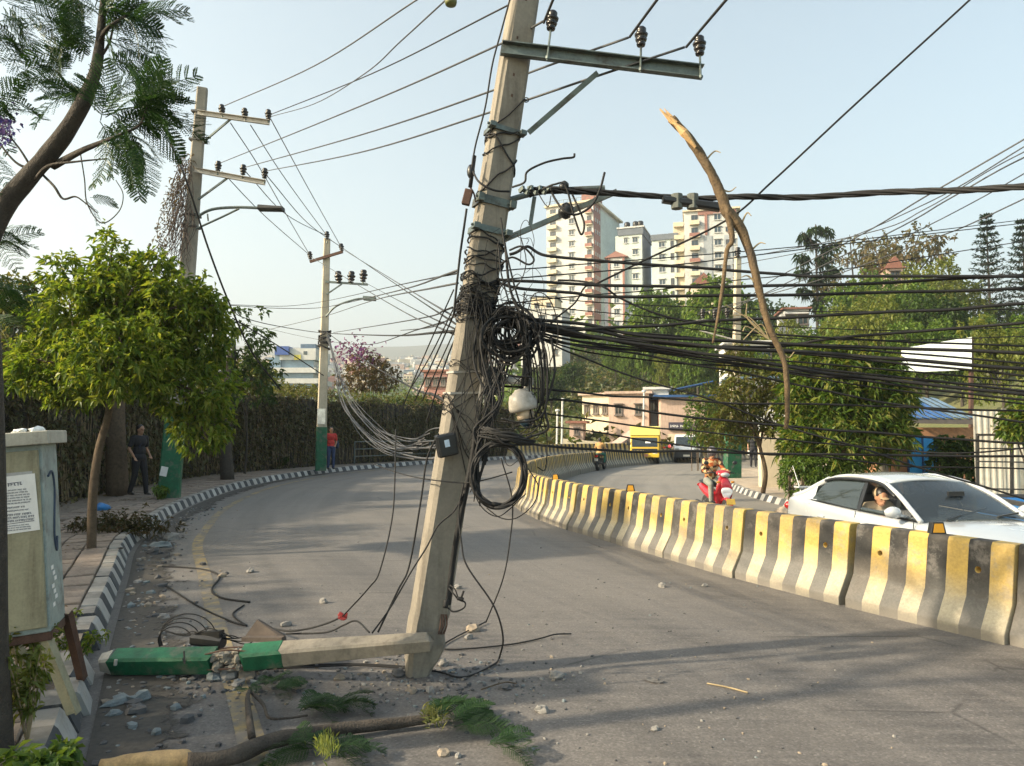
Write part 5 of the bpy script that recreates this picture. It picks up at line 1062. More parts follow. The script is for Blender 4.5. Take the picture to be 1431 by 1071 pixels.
P_ = np.array([tuple(AT(g.uniform(-14, 14) + 262 - (yy - 215) * .30, yy, YA - .3 + g.uniform(-.2, .2))) for yy in [g.uniform(215, 360) for _ in range(420)]]); vv, tri = leaves(P_, nr.normal(0, 1, (420, 3)), .10, .04); tag(np_mesh('dry_leaves', vv, tri, leafmat('dry_brown_leaves', [(.06, .05, .035), (.10, .075, .055)]), dv_), kind='stuff')
# ---- right side: mango tree, street tree, hedge
q = G(1180, 690, -.1); Ym = 19.5
tree('mango_tree', V((AT(1180, 690, Ym).x, Ym, -.15)), [lobe_px(1180, 545, Ym, 75, 60), lobe_px(1130, 560, Ym, 42, 55), lobe_px(1225, 560, Ym, 45, 60), lobe_px(1180, 610, Ym - .4, 85, 45), lobe_px(1150, 505, Ym, 45, 34), lobe_px(1215, 515, Ym, 45, 32), lobe_px(1240, 610, Ym, 32, 36), lobe_px(1120, 620, Ym, 32, 40), lobe_px(1180, 560, Ym + .8, 80, 70)], 2100, 9, .26, .06, M['leaf_mango'], M['bark'], .13, 'bushy mango tree with long bright leaves behind the white car', lo=.5)
Ys = 21.6; sb = G(1066, 690, -.1)
tree('street_tree', sb, [lobe_px(1010, 560, Ys, 30, 36), lobe_px(1045, 545, Ys, 40, 40), lobe_px(1080, 570, Ys, 30, 36), lobe_px(1000, 600, Ys, 28, 28), lobe_px(1050, 590, Ys, 40, 28), lobe_px(1030, 510, Ys, 30, 26), lobe_px(1085, 530, Ys, 28, 30)], 420, 7, .2, .08, M['leaf_olive'], M['bark'], .07, 'thin forked tree with sparse olive leaves on the right footpath', trunk=[sb, AT(1070, 660, Ys), AT(1062, 625, Ys), AT(1056, 590, Ys)])
def hedge(px, py, Y, w_, h_, n, L, mat, label):
    c = AT(px, py, Y); k = Y / FPX; r = empty('hedge', V((c.x, c.y, -.15)), 0, label, 'hedge')
    T, A = crown_pts([(c.x + (i - 1) * w_ * k * .55, c.y, c.z + rng.uniform(-.05, .08), w_ * k * .5, w_ * k * .3, h_ * k) for i in range(3)], n, .6); vv, tri = rosette(T, A, 7, L, L * .4); np_mesh('foliage', vv, tri, mat, r)
    b = MB()
    for i in range(8): e = V((c.x + rng.uniform(-1, 1) * w_ * k * .8, c.y, c.z)); b.tube([V((e.x, e.y, -.2)), e], .02, 5)
    b.build('stem', M['bark'], r)
hedge(1150, 665, 18.6, 60, 26, 420, .13, M['leaf_hill'], 'low green hedge at the foot of the mango tree behind the car')
hedge(1334, 655, 19.2, 33, 42, 420, .16, M['leaf_dark'], 'dark green bush in front of the brick shed left of the white sheet fence')
hedge(985, 590, 36, 26, 36, 300, .2, M['leaf_hill'], 'dark green bush beside the white van')
shrub(1432, 585, 17.5, 40, 42, 260, .2, M['leaf_mango'], 'leafy branches overhanging the white sheet fence at the right edge', 'wall_tree', z=-.1)
T, A = crown_pts([lobe_px(1030, 560, YD, 22, 45), lobe_px(1026, 500, YD, 14, 30), lobe_px(1020, 610, YD, 26, 26)], 260, .3); vv, tri = rosette(T, A, 7, .17, .07); r = empty('creeper', G(1024, 668, -.1), 0, 'yellow green creeper climbing the pale distant pole', 'creeper'); np_mesh('foliage', vv, tri, M['leaf_olive'], r)
# ---- hillside trees: a few builds, then copies
def arche(name, lobes, n, per, L, mat, tr, label, bark='bark_dark', h=3):
    return tree(name, (0, 0, 0), lobes, n, per, L, L * .5, M[mat], M[bark], tr, label, 'tree', 'trees on the hillside', lo=.55)
def rl(n, r, z0, z1, s_, seed):
    g = random.Random(seed); return [(g.uniform(-r, r), g.uniform(-r, r), g.uniform(z0, z1), s_ * g.uniform(.7, 1.2), s_ * g.uniform(.7, 1.2), s_ * g.uniform(.6, 1)) for _ in range(n)]
AR = [arche('broadleaf_tree', rl(9, 2.2, 4, 8, 1.9, 1), 900, 6, .42, 'leaf_hill', .22, 'x'), arche('broadleaf_tree', rl(8, 2.4, 3.5, 8.5, 2.0, 2), 900, 6, .42, 'leaf_hill2', .2, 'x'), arche('broadleaf_tree', rl(10, 2.0, 3, 7, 1.8, 3), 800, 6, .45, 'leaf_dark', .2, 'x'), arche('sparse_tree', rl(9, 2.4, 4.5, 9, 1.5, 4), 420, 6, .4, 'leaf_brown', .2, 'x'), arche('round_tree', [(0, 0, 4.4, 3.0, 3.0, 3.1), (.6, 0, 5.2, 2.4, 2.4, 2.6), (-.8, 0, 3.8, 2.5, 2.5, 2.4)], 1300, 6, .42, 'leaf_hill', .25, 'x')]
used = [False] * 5
def hill_tree(k, px, py_top, Y, hpx, label, wf=1.0):
    c = AT(px, py_top, Y); H = hpx * Y / FPX; s_ = H / (9.4 if k < 4 else 7.8); o = AR[k] if not used[k] else copy_tree(AR[k]); used[k] = True
    o.location = (c.x, c.y, c.z - H); o.scale = (s_ * wf, s_ * wf, s_); o.rotation_euler = (0, 0, rng.uniform(0, 6)); o['label'] = label
    gz = ground_z(c.x, c.y)
    if c.z - H > gz + .3:      # reach the slope
        s2 = (c.z - gz + .3) / (9.4 if k < 4 else 7.8); o.location.z = gz - .3; o.scale.z = s2; o.scale.x = o.scale.y = max(s_, s2 * .8) * wf
for a in ((4, 921, 404, 95, 84, 'round dark green tree in front of the middle apartment block'), (4, 1004, 388, 85, 100, 'large round dark tree below the right apartment tower'), (0, 975, 452, 80, 50, 'small green tree below the apartment block, between the two round trees'),
          (0, 1205, 368, 75, 110, 'bright broad green tree right of the tall palm'), (3, 1195, 342, 110, 110, 'brownish airy tree on the ridge behind the tall palm'), (3, 1262, 330, 100, 120, 'sparse rusty brown tree on the ridge right of the bright green tree'), (1, 1290, 372, 85, 90, 'yellow green tree on the ridge left of the first conifer'), (1, 1325, 376, 75, 90, 'yellow green tree close to the first conifer'), (2, 1405, 425, 60, 130, 'dark tree below the second conifer at the right edge'), (0, 1360, 432, 62, 90, 'green tree at the foot of the first conifer'),
          (2, 1085, 400, 110, 60, 'dark tree behind the upper part of the hanging bough'), (2, 1110, 440, 90, 60, 'dark green tree at the foot of the tall palm'), (0, 1150, 440, 55, 90, 'green tree behind the mango tree'), (1, 1230, 430, 50, 100, 'yellow green tree behind the white board'), (0, 1290, 430, 46, 110, 'green tree standing right behind the white board'), (2, 1340, 440, 44, 110, 'dark tree right of the white board'), (1, 1400, 450, 38, 120, 'leafy tree above the white sheet fence'), (0, 1462, 430, 45, 160, 'tree at the right edge above the fence'), (2, 1510, 400, 60, 140, 'tree just beyond the right edge'),
          (1, 1100, 455, 70, 60, 'small pale tree on the slope left of the mango tree'), (0, 860, 470, 110, 40, 'low green tree on the slope below the apartments'), (2, 800, 495, 100, 50, 'dark tree on the slope right of the camera'), (2, 770, 510, 90, 60, 'dark tree on the slope just right of the leaning pole'), (0, 880, 485, 100, 40, 'green shrubby tree on the middle of the slope'), (1, 935, 490, 90, 40, 'yellowish shrubby tree on the slope above the blue roof'), (0, 1060, 470, 60, 70, 'green tree behind the thin forked tree'), (0, 1250, 380, 66, 110, 'green tree in the middle of the hillside'), (2, 1310, 390, 58, 110, 'dark green tree under the ridge trees'), (1, 1185, 418, 62, 90, 'light green tree left of the white board'), (0, 1415, 408, 80, 90, 'green tree on the ridge between the two conifers')): hill_tree(*a)
# tall palm-like tree
Yp = 85; c0 = AT(1142, 520, Yp); gz = ground_z(c0.x, c0.y); r = empty('palm_tree', (c0.x, c0.y, gz - .3), 0, 'tall dark tree with drooping tufted crown tiers standing against the sky', 'tree'); b = MB(); tpz = AT(1140, 315, Yp)
b.tube([V((c0.x, c0.y, gz - .5)), AT(1142, 420, Yp), tpz], [.22, .16, .08], 8); T = []
tufts = [(1140, 318, 13), (1155, 322, 14), (1124, 330, 13), (1133, 338, 14), (1160, 345, 15), (1122, 358, 14), (1150, 362, 16), (1120, 378, 15), (1160, 378, 16), (1140, 390, 17), (1125, 405, 15), (1158, 410, 15), (1142, 425, 16), (1150, 440, 13)]
for x, y, rr in tufts:
    e = AT(x, y, Yp + rng.uniform(-1, 1)); b.tube(catmull([AT(1141, y + 16, Yp), e + V((0, 0, .3)), e], 4), .05, 5)
b.build('trunk', M['bark_dark'], r); T, A = crown_pts([lobe_px(x, y + 2, Yp, rr * .62, rr * .42) for x, y, rr in tufts], 330, .2); vv, tri = rosette(T, A * .8 + np.array([0, 0, -.25]), 7, .62, .13, .8, .9); np_mesh('crown', vv, tri, leafmat('grey_green_fronds', [(.02, .045, .022), (.04, .075, .035), (.06, .1, .045)]), r)
# tiered conifers
def conifer(px, ytop, ybase, wpx, Y, label):
    c = AT(px, ytop, Y); base = AT(px, ybase, Y); gz = min(base.z, ground_z(c.x, c.y)); r = empty('conifer_tree', (c.x, c.y, gz), 0, label, 'tree', 'tiered conifers on the ridge'); b = MB(); b.tube([V((c.x, c.y, gz)), c], [.25, .03], 7); H = c.z - base.z; Pb = []; D = []
    nt = 15
    for i in range(nt):
        f = (i + .6) / nt; z = c.z - H * f ** 1.05; rr = wpx * 1.1 * Y / FPX * (.10 + .90 * f) * rng.uniform(.85, 1.1)
        for k in range(8):
            a = 2 * math.pi * k / 8 + i * .4 + rng.uniform(-.15, .15); e = V((c.x + rr * math.cos(a), c.y + rr * math.sin(a), z + rr * .18)); s_ = V((c.x, c.y, z)); b.tube([s_, e], [.05, .015], 4)
            for q in range(14): u = .15 + .85 * q / 13; p = s_.lerp(e, u); Pb.append(tuple(p)); D.append((math.cos(a) * .6 + rng.uniform(-.7, .7), math.sin(a) * .6 + rng.uniform(-.7, .7), rng.uniform(-.15, .35)))
    b.build('trunk', M['bark_dark'], r); Pb = np.repeat(np.array(Pb), 2, 0); D = np.repeat(np.array(D), 2, 0) + nr.normal(0, .3, (len(Pb), 3)); vv, tri = leaves(Pb, D, .42, .13, .05); np_mesh('crown', vv, tri, leafmat('conifer_needles', [(.012, .035, .02), (.025, .055, .028)]), r)
conifer(1378, 298, 445, 36, 80, 'tiered conifer on the ridge, standing clear of the right edge'); conifer(1428, 306, 450, 38, 78, 'tiered conifer on the ridge cut by the right edge')
# rough scrub over the slope
N = 9000; xs = nr.uniform(-8, 75, N); ysr = nr.uniform(54, 175, N); P_ = np.array([(x, y, ground_z(x, y) + abs(nr.normal(0, .5))) for x, y in zip(xs, ysr)]); vv, tri = rosette(P_, unit(nr.normal(0, .5, (N, 3)) + np.array([0, 0, 1])), 3, 1.0, .5); o = np_mesh('scrub', vv, tri, leafmat('scrub_leaves', [(.03, .06, .015), (.06, .085, .02), (.10, .10, .035), (.13, .11, .05)]), None, (20, 80, 0)); tag(o, kind='stuff')
# unseen trees added left of the frame to shade footpath and road
SHD = ((-9.2, 2.6, .50, 0, 'first'), (-11.2, 5.6, .55, 2, 'second'), (-12.4, .6, .55, 3, 'third'), (-16.5, -4.2, .85, 3, 'fourth'), (-13.5, 9.5, .55, 1, 'fifth'), (-21, -2.5, 1.0, 3, 'sixth'), (-8.2, -3.2, .5, 3, 'seventh'))
for i, (x, y, s_, k, nm) in enumerate(SHD):
    o = copy_tree(AR[k]); o.location = (x, y, -.2); o.scale = (s_, s_, s_); o.rotation_euler = (0, 0, i * 1.3); o['label'] = nm + ' unseen shade tree added beyond the left edge'; o['group'] = 'unseen shade trees added beyond the left edge'
# ================================================================== BUILDINGS
M['w_white'] = concrete('white_render', (.52, .525, .52), (.4, .37, .33), .12, .3); M['w_cream'] = concrete('cream_render', (.62, .54, .40), (.35, .28, .2), .2, .4)
M['w_pale'] = concrete('pale_green_render', (.50, .56, .53), (.35, .38, .37), .12, .3); M['w_red'] = concrete('brick_red_render', (.28, .14, .115), (.2, .09, .07), .3, .3)
M['w_slate'] = concrete('slate_grey_render', (.13, .15, .18), (.09, .1, .12), .2, .3); M['w_pink'] = concrete('pinkish_render', (.46, .34, .28), (.2, .14, .11), .25, .7)
M['w_grey'] = concrete('mid_grey_render', (.33, .36, .39), (.22, .24, .26), .2, .3)
M['blue_sheet'] = simple('blue_roof_sheet', (.022, .075, .21), .5, var=.25, scale=1.5, bump=0); M['blue_old'] = simple('faded_blue_roof_sheet', (.07, .12, .19), .55, var=.35, scale=1.5, bump=0)
M['red_roof'] = simple('red_roof', (.20, .085, .06), .7, var=.3); M['brick'] = simple('orange_brickwork', (.38, .19, .10), .9, var=.3, scale=5)
M['pane'] = glassmat('building_glass', (.03, .045, .055), .08, .97); M['frame_dark'] = simple('dark_window_frame', (.12, .10, .09), .6)
def win_mesh(w_, h_, key, sill=True):
    b = MB(); t_ = .09
    for x in (-w_ / 2 + t_ / 2, 0, w_ / 2 - t_ / 2): b.box((x, -.03, h_ / 2), (t_, .12, h_))
    for z in (t_ / 2, h_ - t_ / 2): b.box((0, -.032, z), (w_, .118, t_))
    if sill: b.box((0, -.12, -.06), (w_ * 1.15, .3, .1)); b.box((0, -.2, h_ + .08), (w_ * 1.2, .42, .09))
    f = b.build('window', M['w_white'] if key != 'd' else M['frame_dark'], local=True, data=True)
    b = MB(); b.box((0, .005, h_ / 2), (w_ - .1, .03, h_ - .1)); return f, b.build('pane', M['pane'], local=True, data=True)
WIN = {}
def window(root, x, y, z, w_=1.3, h_=1.3, rz=0.0, key='w', sill=True):
    kk = (w_, h_, key, sill)
    if kk not in WIN: WIN[kk] = win_mesh(*kk)
    f = inst(WIN[kk][0], 'window', root, (x, y, z), (0, 0, rz)); inst(WIN[kk][1], 'pane', f); return f
def wall(root, name, c, d, mat): b = MB(); b.box(c, d); return b.build(name, mat, root, local=True)
def balcony_mesh(w_, m1):
    b = MB(); b.box((0, -.55, 0), (w_, 1.1, .16), mi=1); b.box((0, -1.06, .5), (w_, .10, .86), mi=0)
    for s_ in (-1, 1): b.box((s_ * (w_ / 2 - .05), -.52, .5), (.10, .98, .86), mi=0)
    return b.build('balcony', [m1, M['w_cream']], local=True, data=True)
def block(name, px, ytop, Y, phi, label, cat='apartment block'):
    c = AT(px, ytop, Y); gz = ground_z(c.x, c.y) - 1; r = empty(name, (c.x, c.y, gz), -R(phi), label, cat); return r, c.z - gz
# left tower: front faces the camera's left, its flank is brick red then pale
r, H = block('apartment_tower', 829, 282, 189, 26, 'tall white and brick red apartment tower on the left of the hilltop group')
wall(r, 'wall', (-6.6, 11, H / 2), (13.2, 22, H), M['w_white']); wall(r, 'red_flank', (.06, 2.6, H / 2 + .8), (.25, 5.0, H + 1.6), M['w_red']); wall(r, 'pale_flank', (.03, 13.6, H / 2 - .4), (.2, 16.7, H - .8), M['w_pale'])
wall(r, 'roof_slab', (-6.4, 11, H + .25), (14.6, 23.4, .5), M['w_cream']); wall(r, 'roof_house', (-1.8, 4, H + 1.6), (4, 5, 2.3), M['w_red']); wall(r, 'roof_house', (-7, 11, H + 1.2), (4, 5, 1.5), M['w_white'])
b = MB()
for x in np.linspace(-13, .4, 12): b.box((x, -.5, H + .95), (.07, .07, 1.0))
b.box((-6.3, -.5, H + 1.45), (13.6, .07, .07)); b.build('roof_railing', M['steel'], r, local=True)
bm1, bm2 = balcony_mesh(1.9, M['w_red']), balcony_mesh(2.6, M['w_cream'])
nf = 17
for f in range(nf):
    z = H - 3.0 - f * 3.0
    if z < 1: break
    window(r, -6.1, 0, z + .9, 1.5, 1.3); window(r, -1.15, 0, z + .6, 1.2, 1.8, 0, 'd', False); inst(bm1, 'balcony', r, (-1.1, 0, z))
    inst(bm2, 'balcony', r, (-11.4, 0, z)); window(r, -11.4, 0, z + .5, 1.6, 1.9, 0, 'd', False)
    for y in (1.0, 2.6, 4.2): window(r, .19, y, z + .9, .7, 1.0, R(90), 'w', False)
# middle pair
r, H = block('apartment_block', 897, 318, 178, 20, 'pale middle apartment block with a slate cap and a red framed bay')
wall(r, 'wall', (-3.3, 6, H / 2 - .8), (6.6, 12, H - 1.6), M['w_pale']); wall(r, 'slate_flank', (.05, 6, H / 2 - .8), (.2, 12.1, H - 1.7), M['w_slate']); wall(r, 'slate_cap', (-2.8, 6, H - .8), (6.3, 12.6, 1.7), M['w_slate']); wall(r, 'cornice', (-2.8, 6, H + .2), (6.8, 13, .35), M['w_white'])
for x in (-4, -1.9, -.7): b = MB(); b.lathe([(.0, 0), (.75, 0), (.75, 1.5), (.5, 1.75), (0, 1.8)], 12, Matrix.Translation((x, 2, H + .4))); b.build('water_tank', M['black_plastic'], r, local=True, smooth=True)
wall(r, 'bay', (-6.2, .3, H / 2 - 4.5), (4.0, 2.6, H - 5.6), M['w_white']); wall(r, 'bay_corner', (-8.0, -1.05, H / 2 - 3), (.5, .25, H - 8), M['w_red']); wall(r, 'bay_corner', (-4.4, -1.05, H / 2 - 3), (.5, .25, H - 8), M['w_red'])
b = MB(); b.prism([(-3, 0), (3, 0), (0, 1.5)], 3.6, Matrix(((1, 0, 0, -6.2), (0, 0, 1, -1.6), (0, 1, 0, H - 7.2), (0, 0, 0, 1)))); b.build('pediment', M['w_red'], r, local=True)
wall(r, 'slate_panel', (-8.3, 1.2, (H - 17) / 2), (2.2, 3, H - 17), M['w_slate']); wall(r, 'slate_panel', (-3.6, -.06, (H - 18) / 2), (1.8, .25, H - 18), M['w_grey'])
for f in range(8):
    z = H - 4.5 - f * 3.0
    if z < 1: break
    window(r, -1.7, 0, z + .9, 1.4, 1.3); window(r, -4.0, 0, z + .9, 1.0, 1.3) if f < 1 else None
    if f > 1: window(r, -6.2, -1.0, z + 1, 1.3, 1.5)
r, H = block('apartment_block', 945, 326, 172, 20, 'second pale apartment block with a slate flank in the middle of the hilltop group')
wall(r, 'wall', (-2.9, 6, H / 2 - .6), (5.8, 12, H - 1.2), M['w_pale']); wall(r, 'slate_flank', (.05, 6, H / 2 - .6), (.2, 12.1, H - 1.3), M['w_slate']); wall(r, 'slate_cap', (-2.8, 6, H - .7), (6.4, 12.6, 1.4), M['w_slate'])
for f in range(9):
    z = H - 4.0 - f * 3.0
    if z < 1: break
    window(r, -3.4, 0, z + .9, 1.5, 1.3); window(r, -1.0, 0, z + .7, .8, 1.6, 0, 'd', False)
r, H = block('apartment_tower', 1030, 292, 168, 14, 'tall white apartment tower with red balconies and grey panels right of the group')
wall(r, 'wall', (-6, 7, H / 2), (12, 14, H), M['w_white']); wall(r, 'grey_panel', (-6.7, -.06, (H - 6) / 2), (1.9, .3, H - 6), M['w_grey']); wall(r, 'grey_panel', (-2.1, -.06, (H - 6) / 2), (1.8, .3, H - 6), M['w_grey']); wall(r, 'red_trim', (-4.5, -.08, H - .5), (8.6, .4, .9), M['w_red']); wall(r, 'red_trim', (-7.0, -.08, H - 3.2), (.6, .4, 5), M['w_red']); wall(r, 'red_trim', (-1.8, -.08, H - 3.2), (.6, .4, 5), M['w_red']); wall(r, 'roof_slab', (-5.8, 6.9, H + .2), (13, 15, .4), M['w_cream'])
wall(r, 'wing', (-13.2, 5, H / 2 - 1), (2.6, 8, H - 2), M['w_cream'])
bm3, bm4 = balcony_mesh(2.4, M['w_red']), balcony_mesh(2.2, M['w_cream'])
for f in range(12):
    z = H - 3.2 - f * 3.0
    if z < 1: break
    window(r, -4.4, 0, z + .9, 1.6, 1.4); inst(bm3 if f % 2 else bm4, 'balcony', r, (-9.6, 0, z)); window(r, -9.6, 0, z + .5, 1.5, 1.9, 0, 'd', False); window(r, -.8, 0, z + .9, 1.0, 1.3); window(r, -2.2, -.22, z + .9, .9, 1.2, 0, 'd', False)
    inst(bm4, 'balcony', r, (-13.2, 1.0, z))
def house(name, px0, px1, ytop, ybase, Y, dep, phi, wallm, roofm, label, rows=2, cols=3, gable=False, ov=.3, cat='house', ww=1.1, wh=1.1, rh=1.6, flat=.2):
    c = AT((px0 + px1) / 2, ybase, Y); W = (px1 - px0) * Y / FPX / math.cos(R(phi)); H = (ybase - ytop) * Y / FPX; r = empty(name, (c.x, c.y, c.z), -R(phi), label, cat)
    wall(r, 'wall', (0, dep / 2, H / 2 - .6), (W, dep, H + 1.2), wallm)
    if gable:
        b = MB(); b.prism([(-W / 2 - ov, 0), (W / 2 + ov, 0), (0, rh)], dep + 2 * ov, Matrix(((1, 0, 0, 0), (0, 0, 1, -ov), (0, 1, 0, H + .01), (0, 0, 0, 1)))); b.build('roof', roofm, r, local=True)
    else: wall(r, 'roof', (0, dep / 2, H + flat / 2 + .01), (W + 2 * ov, dep + 2 * ov, flat), roofm)
    for i in range(rows):
        for j in range(cols): window(r, W * ((j + .5) / cols - .5), 0, H * (i + .5) / rows - wh / 2, ww, wh, 0, 'd', True)
    return r, W, H
house('house', 728, 785, 432, 505, 150, 9, 15, M['w_white'], M['w_white'], 'low white house beside the foot of the left tower', 3, 3)
house('house', 742, 775, 415, 440, 165, 8, 15, M['w_cream'], M['w_slate'], 'cream house peeping over the low white house by the left tower', 1, 2)
house('house', 968, 1000, 398, 430, 130, 8, 10, M['w_cream'], M['red_roof'], 'cream gabled house between the round trees below the right tower', 1, 2, True, rh=2.2)
house('house', 950, 985, 430, 452, 125, 8, 10, M['w_pink'], M['red_roof'], 'small red roofed house just left of the large round tree', 1, 2)
house('house', 1098, 1130, 432, 462, 85, 5, 10, M['w_white'], M['red_roof'], 'small white house in the trees right of the hanging bough', 1, 2)
house('house', 1205, 1240, 442, 470, 75, 5, 10, M['blue_old'], M['blue_sheet'], 'tiny blue painted house in the hillside trees', 1, 2)
house('house', 1185, 1205, 430, 445, 90, 5, 10, M['w_white'], M['blue_sheet'], 'small house with a blue roof glimpsed above the mango tree', 1, 1)
house('house', 1240, 1262, 375, 396, 95, 5, 10, M['w_pink'], M['red_roof'], 'little terracotta house high in the hillside trees', 1, 1, True)
house('house', 1030, 1095, 530, 575, 44, 4, 12, M['w_white'], M['blue_old'], 'white shed with a faded blue roof behind the hanging bough', 1, 4, ov=.6, ww=.7, wh=.8, flat=.12)
house('house', 1018, 1075, 480, 520, 60, 5, 8, M['w_white'], M['w_white'], 'long white building on the slope behind the pale distant pole', 1, 4)
# street front beyond the bend
sB = []
house('shop_house', 815, 851, 553, 632, 66, 5, 26, M['w_cream'], M['w_pink'], 'cream two storey house with small dark windows at the bend', 2, 3, ww=.5, wh=.75)
house('shop_house', 852, 906, 551, 640, 60, 6, 14, M['w_pink'], M['w_pink'], 'stained pinkish block behind the yellow truck', 2, 2, ww=.6, wh=.8)
r, W, H = house('shop_house', 905, 935, 545, 640, 62, 6, 10, M['w_white'], M['w_white'], 'whitish shop house between the stained block and the blue roofed shop', 2, 2, ww=.6, wh=.8)
r, W, H = house('shop_house', 925, 990, 556, 640, 57, 6, 8, M['w_pink'], M['blue_sheet'], 'shop with a bright blue roof sheet and a dark name board', 0, 0, ov=.5, flat=.18)
b = MB(); b.bar((-W * .2, -.2, H + .6), (W * .55, -.2, H + 1.15), 2.8, .08); b.build('roof_sheet', M['blue_sheet'], r, local=True)
b = MB(); b.box((-.35, -.12, H * .52), (1.75, .12, .62)); sg = b.build('name_board', simple('dark_sign_board', (.05, .045, .07), .5), r, local=True)
b = MB(); g = random.Random(2); x = -1.08      # two words of unreadable white letters
for wl in (6, 6):
    for k in range(wl):
        hgt = g.uniform(.13, .2); b.box((x, -.185, H * .52 + .02), (.03, .01, hgt)); b.box((x + .04, -.185, H * .52 + g.choice([-.05, .05, .0])), (.05, .011, .04)); x += .105
    x += .12
b.build('lettering', M['white_paint'], sg, local=False) if False else b.build('lettering', M['white_paint'], sg, local=True)
wall(r, 'shop_front', (-.3, -.05, H * .22), (2.0, .12, H * .34), M['w_cream'])
for k in range(4): wall(r, 'shutter', (-2.0 + k * 1.15, -.06, H * .17), (.9, .1, H * .28), M['w_grey'] if k % 2 else M['rust']) if k in (0, 3) else None
house('hut', 796, 815, 592, 615, 60, 3, 10, M['w_pink'], M['red_roof'], 'small pink hut with a red roof left of the cream house', 1, 1, ww=.4, wh=.5)
b = MB(); q0, q1 = AT(783, 622, 58), AT(852, 628, 58); b.bar(q0 + V((0, 0, -.5)), q1 + V((0, 0, -.5)), 1.2, 2.0); tag(b.build('retaining_wall', M['w_cream']), 'sandy retaining wall below the cream house at the bend', 'wall')
b = MB(); b.bar(AT(850, 632, 54), AT(888, 606, 56), 1.0, .5); tag(b.build('ramp', M['w_pink']), 'pinkish ramp slab rising beside the yellow truck', 'ramp')
for i, (x, y0, y1, Y, lb) in enumerate(((785, 560, 628, 50, 'thin white post beside the far striped wall'), (778, 575, 625, 52, 'slim concrete post left of the thin white post'), (899, 548, 602, 55, 'white lamp post in front of the shop houses'))):
    b = MB(); b.tube([AT(x, y1, Y), AT(x + 1, y0, Y)], .07, 6); b.lathe([(.16, 0), (.16, .12), (.05, .16)], 8, Matrix.Translation(AT(x + 1, y0, Y))); tag(b.build('post', M['w_white']), lb, 'post')
# striped blocks along the outer kerb of the far bend
for i in range(8):
    d = pKL.near(.6, 46.2) + i * PITCH; p, q = pKL.off(d - PITCH / 2, .5), pKL.off(d + PITCH / 2, .5); c = (p + q) / 2
    o = inst(bmesh_, 'barrier_block', None, (c.x, c.y, .05), (0, 0, math.atan2(q.y - p.y, q.x - p.x))); tag(o, ordw[i] + ' sunlit striped block, from the left, of the outer wall at the far bend', 'road barrier', 'striped blocks of the outer wall at the far bend')
# tube railing at the far footpath
rl_ = empty('railing', pFL.off(pFL.near(-8.0, 35.8), -.5) + V((0, 0, SWZ)), 0, 'low grey tube railing on the far footpath beside the red shirted man', 'railing'); dR = pFL.near(-8.0, 35.8)
for z in (.35, .7, 1.05):
    b = MB(); b.tube([pFL.off(dR + k, -.5) + V((0, 0, SWZ + z)) for k in range(0, 10)], .03, 5); b.build('rail', M['steel'], rl_)
for k in range(0, 10, 3): b = MB(); p = pFL.off(dR + k, -.5); b.tube([p + V((0, 0, SWZ - .05)), p + V((0, 0, SWZ + 1.07))], .035, 6); b.build('post', M['steel'], rl_)
# white office building with blue glass in the valley
Yo = 150; k = Yo / FPX; c = AT(408, 548, Yo); r = empty('office_building', c, 0, 'white office building with blue glass bands seen over the creeper wall', 'office building')
def ob(name, x0, x1, y0, y1, dy, dep, mat): a, e = AT(x0, y0, Yo + dy), AT(x1, y1, Yo + dy); b = MB(); b.box(((a.x + e.x) / 2, Yo + dy + dep / 2, (a.z + e.z) / 2), (abs(e.x - a.x), dep, abs(a.z - e.z))); return b.build(name, mat, r)
M['blue_glass'] = simple('blue_grey_glass', (.14, .22, .30), .15, var=.3, scale=.8, bump=0)
ob('glass_core', 376, 437, 500, 575, .6, 12, M['blue_glass'])
for a in ((391, 441, 487, 503, 0), (371, 441, 514, 521, -.5), (375, 444, 529, 536, -.5), (383, 444, 543, 549, -.5)): ob('floor_slab', a[0], a[1], a[2], a[3], a[4], 12, M['w_white'])
ob('blue_hoarding', 384, 403, 484, 496, -.8, 3, simple('blue_hoarding', (.03, .08, .30), .5)); ob('roof_top', 420, 441, 481, 488, 1, 6, M['blue_old']); ob('yellow_sign', 411, 420, 496, 503, -.2, .3, simple('yellow_sign_board', (.55, .48, .08), .5)); ob('glass_tower', 384, 392, 490, 520, .2, 6, M['blue_glass']); ob('window', 424, 429, 491, 496, -.05, .3, M['pane'])
house('house', 592, 625, 520, 548, 70, 5, 10, simple('red_wall_paint', (.27, .13, .11), .7), M['red_roof'], 'red painted house seen just left of the leaning pole', 1, 3, ww=.5, wh=.7)
# ---- houses scattered over the far valley side
def town_house(seed):
    g = random.Random(seed); b = MB(); w_, d_, h_ = g.uniform(8, 13), g.uniform(8, 12), g.uniform(7, 15); b.box((0, 0, h_ / 2 - 2), (w_, d_, h_ + 4)); b.box((0, 0, h_ + .4), (w_ * .9, d_ * .9, .8), mi=2); b.box((w_ * .2, 0, h_ + 1.8), (w_ * .4, d_ * .5, 2.2))
    for f in range(int(h_ / 3)):
        for j in range(3): b.box((w_ * ((j + .5) / 3 - .5), -d_ / 2, 1.6 + f * 3), (w_ * .18, .3, 1.5), mi=1)
        b.box((0, -d_ / 2 - .3, f * 3 + .1), (w_ * 1.04, .8, .2), mi=0)
    return b.build('house', [[M['w_white'], M['w_cream'], M['w_pink'], M['w_pale'], M['w_white'], M['w_red']][seed % 6], M['frame_dark'], [M['w_grey'], M['red_roof'], M['w_white'], M['blue_old']][seed % 4]], local=True, data=True)
TH = [town_house(s_) for s_ in range(9)]; g = random.Random(77); cnt = 0
